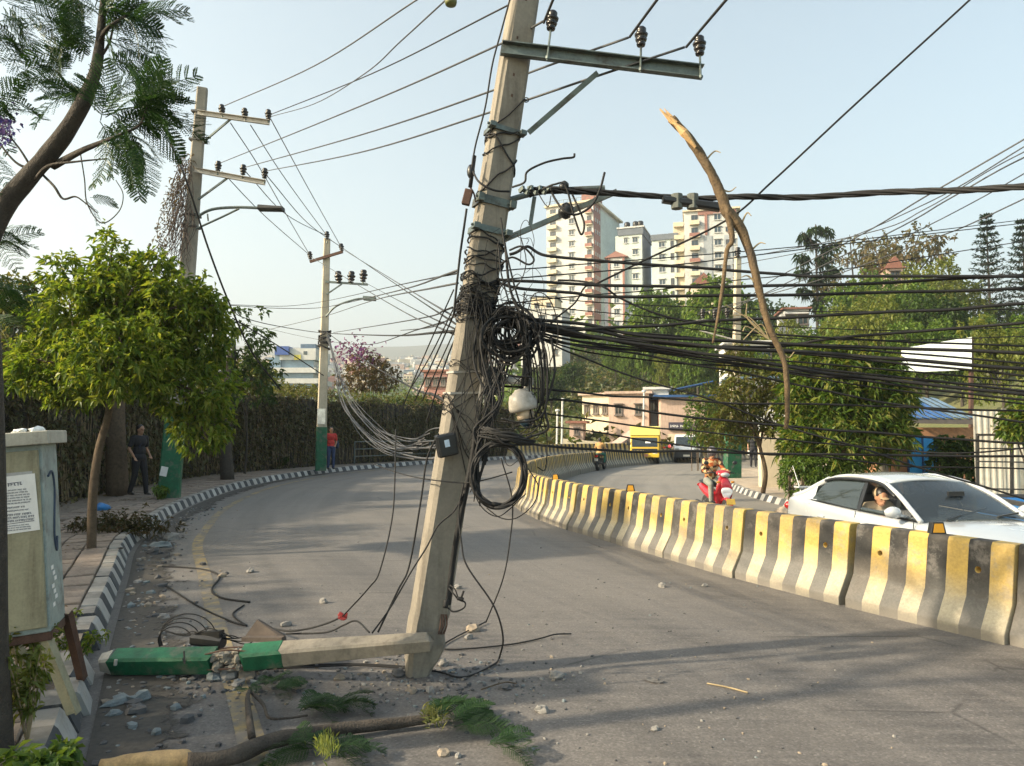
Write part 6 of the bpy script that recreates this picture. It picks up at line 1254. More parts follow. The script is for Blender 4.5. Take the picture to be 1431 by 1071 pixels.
while cnt < 280:
    Y = 250 * (1500 / 250) ** (g.random() ** .8); px = g.uniform(-60, 780); x = (px - 715) / FPX * Y; d = mnoise.noise(V((x * .006, Y * .004, 3)))
    if d < -.15 + .2 * g.random(): continue
    if px < 320 and g.random() < .6: continue
    o = inst(TH[g.randrange(9)], 'house', None, (x, Y, ground_z(x, Y) - .5), (0, 0, g.uniform(-.5, .5)), g.uniform(.75, 1.15)); tag(o, 'small pale house among the hazy houses covering the far valley side', 'house', 'houses on the far valley side'); cnt += 1
b = MB()
for i in range(1500):
    Y = g.uniform(600, 2400); x = (g.uniform(100, 900) - 715) / FPX * Y; s_ = g.uniform(5, 11); b.box((x, Y, ground_z(x, Y) + s_ * .5), (s_ * 1.2, s_, s_ * g.uniform(1, 1.8)), Matrix.Rotation(g.uniform(-.5, .5), 3, 'Z'), mi=g.choice([0, 0, 1, 2]))
tag(b.build('far_town', [M['w_white'], M['w_cream'], M['w_pink']], origin=(0, 1000, 0)), kind='stuff')
N = 2600; Yv = 160 * (1500 / 160) ** nr.random(N); xs = (nr.uniform(-100, 900, N) - 715) / FPX * Yv; P_ = np.repeat(np.array([(x, y, ground_z(x, y) + 1) for x, y in zip(xs, Yv)]), 14, 0); P_ = P_ + nr.normal(0, 2.6, P_.shape) * np.array([1.4, 1.4, 1]) + np.array([0, 0, 2]); vv, tri = leaves(P_, nr.normal(0, 1, P_.shape), 2.6, 1.8); o = np_mesh('far_woods', vv, tri, M['leaf_hill'], None, (0, 400, 0)); tag(o, kind='stuff')
# ---- right hand frontage behind the white car
bs = empty('brick_shed', AT(1320, 640, 24), 0, 'low brick shed with sloping blue roof sheets behind the dark bush', 'shed')
a, e = AT(1262, 598, 24), AT(1372, 598, 24); b = MB(); b.box(((a.x + e.x) / 2, 25.5, .7), (e.x - a.x, 2.6, 2.3)); b.build('wall', M['brick'], bs)
sh = []
n = 9
for i in range(n):
    f = i / n; l0, l1 = AT(1266 + f * 100, 584, 23.7), AT(1266 + f * 100 + 100 / n, 586, 23.7); u0, u1 = l0 + V((.2, 2.6, .75)), l1 + V((.2, 2.6, .75)); b = MB(); rows = []
    for q in range(9):
        t_ = q / 8; z = .018 * math.cos(q * math.pi); rows.append([l0.lerp(l1, t_) + V((0, 0, z)), u0.lerp(u1, t_) + V((0, 0, z))])
    b.grid(rows); o = b.build('roof_sheet', M['blue_sheet'] if i < 6 else M['blue_old'], bs); m = o.modifiers.new('s', 'SOLIDIFY'); m.thickness = .02
b = MB(); b.bar(AT(1262, 588, 23.75), AT(1368, 590, 23.75), .06, .16); b.build('eave_board', M['frame_dark'], bs)
gp = [(1238, 'left', 21.5, 'w_cream'), (1256, 'right', 20.6, 'brick')]
for px, lr, Y, mt in gp:
    p0 = AT(px, 668, Y); p1 = AT(px, 616, Y); r = empty('gate_pillar', (p0.x, p0.y, -.2), 0, 'sunlit ' + ('cream' if mt == 'w_cream' else 'brick') + ' gate pillar behind the roof of the white car', 'pillar'); b = MB(); b.box((p0.x, p0.y, (p1.z - .2) / 2), (.36, .36, p1.z + .2)); b.build('shaft', M[mt], r); b = MB(); b.box((p0.x, p0.y, p1.z + .04), (.44, .44, .08)); b.build('cap', M['w_cream'], r)
a, e = AT(1267, 611, 20.4), AT(1310, 660, 20.4); b = MB(); r = empty('gate', (a.x, 20.4, -.2), 0, 'bright blue metal door beside the brick gate pillar', 'gate'); b.box(((a.x + e.x) / 2, 20.4, (a.z - .2) / 2), (e.x - a.x, .05, a.z + .2)); b.build('leaf', simple('bright_blue_paint', (.05, .34, .70), .45, var=.15), r); b = MB()
for x in (a.x, (a.x + e.x) / 2, e.x): b.box((x, 20.36, (a.z - .2) / 2), (.04, .05, a.z + .22))
b.build('frame', M['blue_sheet'], r)
p0 = AT(1062, 664, 24.5); p1 = AT(1098, 606, 24.5); b = MB(); b.box(((p0.x + p1.x) / 2, 24.5, p1.z / 2 - .1), (p1.x - p0.x, .3, p1.z + .3)); tag(b.build('boundary_wall', M['w_cream']), 'short cream boundary wall behind the thin forked tree', 'wall')
# white corrugated sheet fence with a dark gate frame
Yf = 18.6; wf_ = empty('sheet_fence', AT(1361, 700, Yf), 0, 'white corrugated sheet fence at the right edge behind the car', 'fence'); M['white_sheet'] = simple('white_corrugated_sheet', (.60, .57, .50), .55, var=.12, scale=2, bump=0, dirt=(.42, .36, .28))
zt_ = AT(1361, 573, Yf).z; zb_ = AT(1361, 712, Yf).z
for i in range(7):
    x0 = AT(1360, 600, Yf).x + i * .72; rows = []
    for q in range(19):
        x = x0 + .72 * q / 18; z = .007 * (1 if (q // 2) % 2 else -1); rows.append([V((x, Yf + z + i * .004, zb_)), V((x, Yf + z + i * .004, zt_ + .03 * math.sin(i * 2.1)))])
    b = MB(); b.grid(rows); o = b.build('sheet', M['white_sheet'], wf_); m = o.modifiers.new('s', 'SOLIDIFY'); m.thickness = .006
gf = empty('tube_gate', AT(1366, 705, 18.2), 0, 'dark tubular gate frame standing in front of the white sheet fence', 'gate'); 
for px in (1366, 1414, 1462): b = MB(); b.bar(AT(px, 606, 18.2), AT(px, 716, 18.2), .07, .05); b.build('post', M['dark_steel'], gf)
for y in (608, 627, 645, 683): b = MB(); b.bar(AT(1366, y, 18.15), AT(1466, y + (2 if y > 640 else 0), 18.15), .04, .055 if y < 610 else .035); b.build('rail', M['dark_steel'], gf)
bb = empty('sign_board', AT(1358, 610, 27), 0, 'blank white board on rusty posts in front of the hillside trees', 'board'); cs = [AT(1261, 521, 28.2), AT(1358, 517, 27), AT(1358, 471, 27), AT(1261, 487, 28.2)]
b = MB(); b.add(cs + [c + V((0, .06, 0)) for c in cs], [(0, 1, 2, 3), (7, 6, 5, 4), (0, 4, 5, 1), (1, 5, 6, 2), (2, 6, 7, 3), (3, 7, 4, 0)]); b.build('panel', simple('white_board_paint', (.55, .62, .64), .6, var=.06, scale=1), bb)
for x, y, Y in ((1357, 610, 27.2), (1262, 600, 28.4)): b = MB(); b.bar(AT(x, y, Y), AT(x, y - 138 if x > 1300 else 488, Y), .12, .12); b.build('post', M['rust'], bb)
b = MB(); b.rock(G(1108, 716, -.2), .5, 4, 12, 8, .25); b.rock(G(1140, 708, -.2), .6, 6, 12, 8, .22); tag(b.build('sand_heap', M['dust'], smooth=True), kind='stuff')
# ================================================================== PEOPLE
def remesh(b, name, mat, parent, vox=.011, smooth_it=4):
    me = b.build(name, mat, local=True, data=True); o = bpy.data.objects.new('tmp', me); COL.objects.link(o)
    m = o.modifiers.new('r', 'REMESH'); m.mode = 'VOXEL'; m.voxel_size = vox; m.use_smooth_shade = True
    s_ = o.modifiers.new('s', 'SMOOTH'); s_.iterations = smooth_it; s_.factor = .5
    dg = bpy.context.evaluated_depsgraph_get(); m2 = bpy.data.meshes.new_from_object(o.evaluated_get(dg)); bpy.data.objects.remove(o); m2.name = name
    if not m2.materials: m2.materials.append(mat)
    m2.polygons.foreach_set('use_smooth', [True] * len(m2.polygons)); return inst(m2, name, parent)
STAND = dict(pel=(0, 0, .93), che=(0, 0, 1.30), nec=(0, 0, 1.47), hea=(.015, 0, 1.60), shl=(0, .18, 1.41), shr=(0, -.18, 1.41), ell=(-.03, .24, 1.13), elr=(-.03, -.24, 1.13), hal=(.06, .25, .88), har=(.06, -.25, .88), hil=(0, .09, .92), hir=(0, -.09, .92), knl=(.03, .10, .50), knr=(.01, -.10, .50), anl=(-.02, .11, .085), anr=(-.02, -.11, .085), face=(1, 0, 0))
def person(loc, rz, pose, shirt, pants, label, sleeves='short', hair=True, shoes=None, vox=.012, parentgroup=None, parent=None):
    P = dict(STAND); P.update(pose); P = {k: V(v) for k, v in P.items()}
    r = empty('person', loc, rz, label, 'person')
    f = P['face'].normalized(); h = P['hea']; sdv = V((0, 0, 1)).cross(f).normalized(); upv = f.cross(sdv).normalized(); Rf = Matrix((f, sdv, upv)).transposed()
    L = lambda *a: [P[k] if isinstance(k, str) else k for k in a]
    def limb(b, a, c, r0, r1, r2=None): m_ = a.lerp(c, .35); b.tube([a, m_, c], [r0, r2 or (r0 * .98), r1], 9); b.ball(a, r0, 9, 6); b.ball(c, r1, 9, 6)
    def torso(b, g=0.0):
        mid = P['pel'].lerp(P['che'], .45)
        for c, rr in ((P['che'] + V((0, 0, .02)), (.115 + g, .165 + g, .17)), (mid, (.105 + g, .145 + g, .17)), (P['pel'] + V((0, 0, .02)), (.115 + g, .16 + g, .12))):
            d = (P['che'] - P['pel']).normalized(); q = d.to_track_quat('Z', 'X').to_matrix(); hv = P['shl'] - P['shr']; y = (hv - d * hv.dot(d)).normalized(); x = y.cross(d); b.ball(c, rr, 12, 8, rot=Matrix((x, y, d)).transposed())
        b.tube([P['shl'], P['che'].lerp(P['nec'], .6), P['shr']], [.055 + g, .07 + g, .055 + g], 9)
    b = MB(); torso(b); b.tube([P['che'].lerp(P['nec'], .3), P['nec'], h - upv * .03], [.075, .056, .055], 9)
    b.ball(h + upv * .03, (.098, .078, .105), 14, 10, rot=Rf); b.ball(h - upv * .055 + f * .025, (.06, .052, .06), 10, 7, rot=Rf); b.ball(h + f * .1 - upv * .005, (.024, .014, .024), 8, 5, rot=Rf); b.ball(h + f * .09 + upv * .035, (.02, .055, .012), 8, 5, rot=Rf); b.ball(h + f * .085 - upv * .05, (.016, .03, .009), 8, 5, rot=Rf)
    for s_ in (-1, 1): b.ball(h + sdv * s_ * .078 + upv * .0, (.018, .012, .03), 8, 5, rot=Rf)
    for s_ in 'lr':
        limb(b, P['sh' + s_], P['el' + s_], .047, .036); limb(b, P['el' + s_], P['ha' + s_], .037, .026); limb(b, P['hi' + s_], P['kn' + s_], .078, .052); limb(b, P['kn' + s_], P['an' + s_], .052, .036, .055)
        d = (P['ha' + s_] - P['el' + s_]).normalized(); n_ = d.cross(V((0, 0, 1)) if abs(d.z) < .9 else f).normalized(); q = P['ha' + s_] + d * .05; b.ball(q, (.022, .036, .05), 8, 6, rot=Matrix((n_.cross(d), n_, d)).transposed())
        for k in range(4): a = q + n_ * (k - 1.5) * .018 + d * .03; e1 = a + d * (.04 - .006 * abs(k - 1)); b.tube([a, e1, e1 + d * .015 + n_.cross(d) * .02], [.0105, .0095, .0075], 6)
        a = q + n_ * .03; b.tube([a, a + n_ * .02 + d * .025, a + n_ * .015 + d * .05], [.012, .011, .008], 6)
    remesh(b, 'body', M['skin'], r, .011)
    b = MB(); torso(b, .016)
    for s_ in 'lr':
        if sleeves == 'long': limb(b, P['sh' + s_], P['el' + s_], .066, .054); limb(b, P['el' + s_], P['ha' + s_].lerp(P['el' + s_], .06), .054, .042)
        else: limb(b, P['sh' + s_], P['sh' + s_].lerp(P['el' + s_], .7), .064, .058)
    remesh(b, 'jacket' if sleeves == 'long' else 'shirt', shirt, r, vox)
    b = MB(); b.ball(P['pel'] + V((0, 0, .0)), (.135, .178, .11), 12, 8)
    for s_ in 'lr': limb(b, P['hi' + s_], P['kn' + s_], .096, .068); limb(b, P['kn' + s_], P['an' + s_], .068, .056)
    remesh(b, 'trousers', pants, r, vox)
    for s_ in 'lr':
        b = MB(); a = P['an' + s_]; d = P.get('toe', V((1, 0, 0))); b.ball(a + V((0, 0, -.03)), (.05, .045, .055), 10, 6); b.tube([a + V((0, 0, -.05)) - d * .04, a + V((0, 0, -.05)) + d * .10, a + V((0, 0, -.057)) + d * .16], [.035, .042, .026], 8); remesh(b, 'shoe', shoes or M['black_plastic'], r, .012, 2)
    if hair:
        b = MB(); b.ball(h + upv * .05 - f * .018, (.104, .086, .098), 14, 10, rot=Rf); b.ball(h - f * .06 + upv * .0, (.055, .07, .07), 10, 7, rot=Rf); remesh(b, 'hair', M['hair'], r, .012, 2)
    for s_ in (-1, 1): b = MB(); b.ball(h + f * .088 + sdv * s_ * .032 + upv * .016, .011, 7, 5); b.build('eye', M['black_plastic'], r, local=True, smooth=True)
    r['_h'] = 0; del r['_h']; return r, P, Rf
def cloth(name, c, var=.2): return simple(name, c, .85, var=var, scale=9, bump=.3)
def patterned():
    t = NT('orange_patterned_jacket'); v = t.n('TexVoronoi', i_Vector=t.co(), i_Scale=13.0).outputs['Color']; k = t.ramp(t.sep(v)[0], [(0, (.05, .02, .012)), (.22, (.05, .02, .012)), (.28, (.34, .075, .02)), (.6, (.42, .13, .03)), (.72, (.48, .32, .15)), (1, (.50, .38, .2))])
    t.col(t.mix(.35, k, t.mix(1, k, t.ramp(t.noise(25), [(.3, .5), (.7, 1.4)]), 'MULTIPLY'))); t.rough(.85); t.bump(t.noise(9, detail=5), .8, .02); return t.mat
M['black_cloth'] = cloth('black_cloth', (.014, .015, .02)); M['navy'] = cloth('navy_cloth', (.03, .05, .12)); M['jean'] = cloth('grey_jeans', (.22, .23, .20), .35); M['red_cloth'] = cloth('red_cloth', (.45, .035, .03)); M['orange_cloth'] = patterned(); M['green_cloth'] = cloth('teal_cloth', (.02, .14, .10))
q = V((AT(193, 690, 18.2).x, 18.2, SWZ))
r, P, Rf = person(q, R(-25), dict(knl=(.10, .10, .49), anl=(.14, .11, .085), knr=(-.02, -.09, .50), anr=(-.18, -.10, .10), hal=(.12, .2, .98), ell=(-.06, .24, 1.15), elr=(-.05, -.25, 1.15), har=(.1, -.22, .95)), M['black_cloth'], M['black_cloth'], 'man in black with a dark shoulder bag walking on the left footpath')
b = MB(); b.ball((-.16, .10, 1.08), (.10, .15, .22), 12, 8); b.tube(catmull([(-.12, .16, 1.2), (-.03, .15, 1.46), (.1, .02, 1.38), (.1, -.1, 1.15)], 4), .018, 6); o = remesh(b, 'shoulder_bag', cloth('black_bag', (.02, .025, .05)), None, .012); o.matrix_world = wm(r); o.location = r.location; o.rotation_euler = r.rotation_euler; tag(o, 'dark bag hanging from the shoulder of the man in black', 'bag')
q = G(462, 656, SWZ); r, P, Rf = person(q, R(-60), dict(hal=(.1, .16, 1.0), knr=(.06, -.1, .5)), M['red_cloth'], M['navy'], 'man in a red shirt standing beside the green foot of the slim pole')
b = MB(); b.ball((-.05, .28, 1.0), (.1, .08, .17), 10, 7); b.tube(catmull([(-.05, .25, 1.15), (0, .15, 1.47), (.02, 0, 1.44)], 4), .015, 6); o = remesh(b, 'shoulder_bag', cloth('dark_blue_bag', (.02, .035, .07)), None, .014); o.location = r.location; o.rotation_euler = r.rotation_euler; tag(o, 'dark bag carried by the man in the red shirt', 'bag')
q = G(1053, 653, -.1); r, P, Rf = person(q, R(-100), dict(knl=(.08, .1, .5), anl=(.05, .1, .09)), M['black_cloth'], M['black_cloth'], 'person in dark clothes walking behind the thin forked tree on the right')
b = MB(); b.box((.12, -.24, .72), (.26, .08, .24)); o = b.build('carrier_bag', M['white_paint'], local=True, bevel=.03); o.location = r.location; o.rotation_euler = r.rotation_euler; tag(o, 'white bag carried by the person behind the thin forked tree', 'bag')
# ================================================================== VEHICLES
def paint(name, c, rough=.22, coat=.6, dirt=.25):
    t = NT(name); n1 = t.noise(3, detail=6); t.col(t.mix(t.math('MULTIPLY', t.ramp(n1, [(.45, 0), (.75, 1)]), dirt), c, [x * .6 + .05 for x in c])); t.rough(t.ramp(n1, [(.3, rough), (.7, rough + .12)])); t.b.inputs['Coat Weight'].default_value = coat; t.b.inputs['Coat Roughness'].default_value = .06; return t.mat
M['car_white'] = paint('white_car_paint', (.43, .455, .48), .18, .9, .35); M['scoot_red'] = paint('red_scooter_paint', (.42, .02, .03)); M['scoot_white'] = paint('white_scooter_panel', (.66, .66, .66)); M['truck_yellow'] = paint('yellow_truck_paint', (.62, .40, .02), .35); M['truck_pale'] = paint('pale_yellow_board', (.60, .55, .16), .5); M['van_white'] = paint('white_van_paint', (.72, .72, .72)); M['blue_truck'] = paint('blue_truck_paint', (.03, .16, .42), .35)
M['head_glass'] = glassmat('lamp_glass', (.5, .52, .52), .08, .8); M['amber_lens'] = simple('amber_lens', (.5, .2, .02), .25, bump=0); M['red_lens'] = simple('red_lens', (.35, .01, .01), .25, bump=0); M['plate'] = simple('number_plate', (.55, .50, .42), .5, bump=0)
def wheel(root, c, rad, wd, axis='Y'):
    Mx = Matrix.Translation(c) @ Matrix.Rotation(R(90), 4, 'X'); b = MB(); b.lathe([(rad * .62, -wd / 2), (rad * .93, -wd / 2), (rad, -wd * .32), (rad, wd * .32), (rad * .93, wd / 2), (rad * .62, wd / 2)], 22, Mx); t_ = b.build('wheel', M['rubber'], root, local=True, smooth=True)
    b = MB(); b.lathe([(.02, -wd * .42), (rad * .25, -wd * .46), (rad * .6, -wd * .36), (rad * .64, -wd * .5), (rad * .64, wd * .5), (rad * .6, wd * .36), (rad * .25, wd * .46), (.02, wd * .42)], 16, Mx)
    for k in range(5): a = k * 1.2566; b.bar(Mx @ V((0, 0, wd * .47)), Mx @ V((rad * .6 * math.cos(a), rad * .6 * math.sin(a), wd * .42)), .05, .02, up=(0, 1, 0))
    b.build('rim', M['chrome'], t_, local=True); return t_
def sedan(loc, rz, label):
    c = empty('sedan_car', loc, rz, label, 'car')
    X = [-2.27, -2.24, -2.1, -1.85, -1.5, -1.1, -.6, 0, .5, .95, 1.3, 1.7, 2.0, 2.15, 2.24]
    HW = [.62, .70, .78, .825, .845, .85, .85, .85, .845, .835, .82, .79, .73, .66, .56]
    ZB = [.84, .90, .955, .975, .965, .94, .915, .90, .895, .885, .86, .80, .735, .69, .62]
    ZC = [.03, .035, .035, .03, .02, .02, .02, .02, .02, .03, .055, .065, .055, .04, .02]
    b = MB(); rows = []
    for x, h, z, cr in zip(X, HW, ZB, ZC):
        q = []
        arch = 0
        for xc in (-1.32, 1.35): arch = max(arch, max(0, 1 - ((x - xc) / .38) ** 2) * .0)
        zl = .20 + arch
        pts = [(h * .86, zl), (h * .97, zl + .06), (h, .42), (h * 1.0, .58), (h * .985, z - .10), (h * .955, z - .03), (h * .90, z), (h * .5, z + cr * .8), (0, z + cr)]
        q = [V((x, -y, zz)) for y, zz in pts] + [V((x, y, zz)) for y, zz in pts[-2::-1]]; rows.append(q)
    b.grid(rows, flip=False); b.add(rows[0], [tuple(range(len(rows[0])))]); b.add(rows[-1], [tuple(range(len(rows[-1]) - 1, -1, -1))]); o = b.build('body', M['car_white'], c, local=True, smooth=True); m = o.modifiers.new('sub', 'SUBSURF'); m.levels = m.render_levels = 1
    # greenhouse lines: right side (y<0) mirrored
    Ap = [(1.02, .735, .895), (.80, .70, 1.02), (.52, .655, 1.17), (.18, .60, 1.30)]; Rf_ = [(.18, .60, 1.30), (-.15, .59, 1.345), (-.5, .585, 1.355), (-.85, .585, 1.33), (-1.15, .59, 1.27)]; Cp = [(-1.15, .59, 1.27), (-1.45, .625, 1.15), (-1.72, .665, 1.03), (-1.98, .70, .955)]
    def curve(P, n): return [V(p) for p in catmull(P, 6)][::max(1, 6 * (len(P) - 1) // n)]
    def mir(p): return V((p[0], -p[1], p[2]))
    def panel(name, line, bul, mat, n=8):
        rows = []
        for p in catmull(line, 4):
            r = []
            for k in range(n + 1): t_ = k / n; y = -p.y + 2 * p.y * t_; u = 1 - (2 * t_ - 1) ** 2; r.append(V((p.x + bul[0] * u, y, p.z + bul[1] * u)))
            rows.append(r)
        bb_ = MB(); bb_.grid(rows); return bb_.build(name, mat, c, local=True, smooth=True)
    o = panel('roof', Rf_, (0, .055), M['car_white']); m = o.modifiers.new('s', 'SOLIDIFY'); m.thickness = .025
    panel('windscreen', [(p[0] , p[1] - .03, p[2]) for p in Ap], (.10, .03), M['car_glass']); panel('rear_window', [(p[0], p[1] - .04, p[2]) for p in Cp], (-.06, .04), M['car_glass_tint'])
    for s_ in (-1, 1):
        g_ = lambda P: [V((p[0], p[1] * s_, p[2])) for p in P]
        b = MB(); b.tube(catmull(g_(Ap), 5), .032, 8); b.tube(catmull(g_(Rf_), 5), .03, 8); b.tube(catmull(g_(Cp), 5), .045, 8)
        b.build('pillar', M['car_white'], c, local=True, smooth=True)
        # quarter panel between rear glass and rear side window
        b = MB(); b.grid([[V((-1.98, .72 * s_, .95)), V((-1.5, .77 * s_, .95)), V((-1.22, .77 * s_, .95))], [V((-1.72, .675 * s_, 1.035)), V((-1.5, .72 * s_, 1.03)), V((-1.32, .73 * s_, 1.02))], [V((-1.45, .632 * s_, 1.155)), V((-1.40, .655 * s_, 1.15)), V((-1.36, .66 * s_, 1.15))], [V((-1.15, .595 * s_, 1.275)), V((-1.14, .60 * s_, 1.27)), V((-1.12, .605 * s_, 1.265))]], flip=s_ < 0); b.build('quarter_panel', M['car_white'], c, local=True, smooth=True)
        # glass: rear door, front door
        def glass(name, bot, top, mat): bb_ = MB(); bb_.grid([[V((x, y * s_, z)) for x, y, z in bot], [V((x * .5 + u * .5, (y * .5 + v * .5 + .012) * s_, z * .5 + w_ * .5)) for (x, y, z), (u, v, w_) in zip(bot, top)], [V((x, y * s_, z)) for x, y, z in top]]); return bb_.build(name, mat, c, local=True, smooth=True)
        glass('rear_door_glass', [(-1.36, .765, .955), (-.8, .775, .935), (-.22, .775, .92)], [(-1.16, .61, 1.25), (-.8, .60, 1.315), (-.24, .60, 1.33)], M['car_glass_tint'])
        if s_ > 0: glass('front_door_glass', [(-.12, .775, .918), (.4, .77, .91), (.92, .745, .90)], [(-.14, .60, 1.33), (.1, .605, 1.305), (.2, .61, 1.285)], M['car_glass_tint'])
        else: glass('front_door_glass', [(-.12, .775, .918), (.4, .77, .91), (.92, .745, .90)], [(-.13, .755, .96), (.36, .75, .955), (.80, .73, .94)], M['car_glass_tint'])
        b = MB(); b.bar((-.17, .775 * s_, .91), (-.19, .60 * s_, 1.335), .08, .02, up=(0, s_, 0)); b.bar((-1.37, .768 * s_, .945), (.95, .75 * s_, .895), .022, .02); b.build('window_trim', M['black_plastic'], c, local=True)
        b = MB(); b.tube(catmull([V((-1.2, .628 * s_, 1.245)), V((-.85, .635 * s_, 1.30)), V((-.2, .635 * s_, 1.315)), V((.17, .645 * s_, 1.285)), V((.5, .695 * s_, 1.15))], 5), .022, 6); b.build('rain_visor', M['black_plastic'], c, local=True, smooth=True)
        b = MB(); b.ball((.78, .93 * s_, .985), (.07, .11, .075), 12, 8); b.bar((.8, .78 * s_, .94), (.79, .9 * s_, .955), .05, .03); mo = b.build('door_mirror', M['car_white'], c, local=True, smooth=True); b = MB(); b.ball((.725, .93 * s_, .985), (.02, .09, .058), 10, 6); b.build('mirror_glass', M['chrome'], mo, local=True, smooth=True)
        for x in (-.98, .10): b = MB(); b.bar((x - .08, .852 * s_, .74), (x + .08, .852 * s_, .735), .03, .035, cham=.008); b.build('door_handle', M['car_white'], c, local=True)
        b = MB()
        for x0, x1 in ((-1.22, -1.36), (-.2, -.18), (1.0, 1.0)): b.bar((x0, .8535 * s_, .28), (x0, .854 * s_, .60), .012, .004, up=(0, s_, 0)); b.bar((x0, .853 * s_, .60), (x1, .815 * s_, .90), .012, .004, up=(0, s_, 0))
        b.build('door_gap', M['black_plastic'], c, local=True)
        b = MB(); b.ball((1.98, .60 * s_, .66), (.17, .16, .075), 12, 8, rot=Matrix.Rotation(.35 * s_, 3, 'Z')); b.build('headlight', M['head_glass'], c, local=True, smooth=True); b = MB(); b.ball((-2.2, .60 * s_, .78), (.08, .17, .085), 10, 7); b.build('tail_light', M['red_lens'], c, local=True, smooth=True)
        b = MB(); b.box((1.28, .835 * s_, .66), (.06, .015, .03)); b.build('indicator', M['amber_lens'], c, local=True)
        for xc in (-1.32, 1.35): b = MB(); b.lathe([(.36, -.03), (.36, .015)], 20, Matrix.Translation((xc, .845 * s_, .31)) @ Matrix.Rotation(R(90), 4, 'X')); b.build('wheel_arch', M['black_plastic'], c, local=True)
    for x in (-1.32, 1.35):
        for s_ in (-1, 1): wheel(c, (x, .77 * s_, .31), .31, .2)
    b = MB(); b.bar((1.06, -.3, .945), (.86, .28, 1.03), .02, .02); b.bar((1.08, .25, .95), (.98, .62, .98), .02, .02); b.tube([(1.10, -.45, .92), (1.06, -.3, .945)], .015, 5); b.build('wiper', M['black_plastic'], c, local=True)
    b = MB(); b.box((0, 0, .45), (2.6, 1.4, .25)); b.box((.98, 0, .80), (.4, 1.4, .16)); b.build('interior', M['black_plastic'], c, local=True, bevel=.05)
    for x, y in ((-.25, .38), (-.25, -.38), (-1.1, 0)): b = MB(); w_ = .5 if x > -1 else 1.25; b.box((x + .12, y, .62), (.5, w_, .14)); b.bar((x - .12, y, .6), (x - .28, y, 1.08), w_, .12, up=(1, 0, 0)); b.ball((x - .29, y, 1.16), (.05, .13, .08)) if x > -1 else None; b.build('seat', cloth('dark_seat_cloth', (.05, .05, .055)), c, local=True, bevel=.04)
    b = MB(); b.lathe([(.185, -.012), (.2, 0), (.185, .012), (.17, 0), (.185, -.012)], 20, Matrix.Translation((.6, -.38, .88)) @ Matrix.Rotation(R(-65), 4, 'Y')); b.build('steering_wheel', M['black_plastic'], c, local=True)
    b = MB(); b.tube([(-2.05, -.55, .99), (-2.25, -.58, 1.42)], [.008, .004], 5); b.ball((-2.05, -.55, .985), .025, 8, 5); b.build('aerial', M['scoot_white'], c, local=True)
    b = MB(); b.bar((-2.08, -.62, 1.085), (-2.08, .62, 1.085), .16, .025, cham=.008); 
    for y in (-.5, .5): b.bar((-2.08, y, .98), (-2.08, y, 1.075), .06, .03)
    b.build('spoiler', M['car_white'], c, local=True); b = MB(); b.box((2.22, 0, .38), (.06, 1.1, .2)); b.build('bumper', M['black_plastic'], c, local=True, bevel=.03)
    b = MB(); b.bar((2.26, -.5, .62), (2.26, .5, .62), .02, .06); b.build('grille', M['chrome'], c, local=True)
    b = MB(); b.box((.70, .0, 1.2), (.03, .22, .06)); b.build('rear_view_mirror', M['black_plastic'], c, local=True); return c
car = sedan((5.53, 10.14, -.25), math.atan2(-.99, .14), 'white sedan car driving towards the camera behind the barrier, front window open')
dv = wm(car) @ V((-.30, -.44, -.36))
SIT = dict(pel=(0, 0, .92), che=(.02, 0, 1.26), nec=(.09, 0, 1.43), hea=(.17, -.02, 1.50), shl=(.03, .18, 1.38), shr=(.04, -.18, 1.37), ell=(.22, .22, 1.18), elr=(.22, -.24, 1.2), hal=(.45, .12, 1.2), har=(.45, -.14, 1.22), hil=(.02, .09, .9), hir=(.02, -.09, .9), knl=(.45, .11, .98), knr=(.45, -.11, .98), anl=(.72, .11, .62), anr=(.72, -.11, .62), face=(.93, -.2, -.3))
r, P, Rf = person(dv, car.rotation_euler.z, SIT, cloth('beige_shirt', (.42, .34, .24)), M['black_cloth'], 'driver leaning forward at the open window of the white car', 'long')
r.location.z -= .06
b = MB(); h = P['hea']; b.ball(h + V((-.03, 0, .06)), (.11, .092, .085), 12, 8, rot=Rf); b.ball(h + Rf @ V((.11, 0, .035)), (.05, .07, .012), 10, 6, rot=Rf); o = remesh(b, 'cap', cloth('tan_cap', (.36, .27, .17)), r, .012, 2)
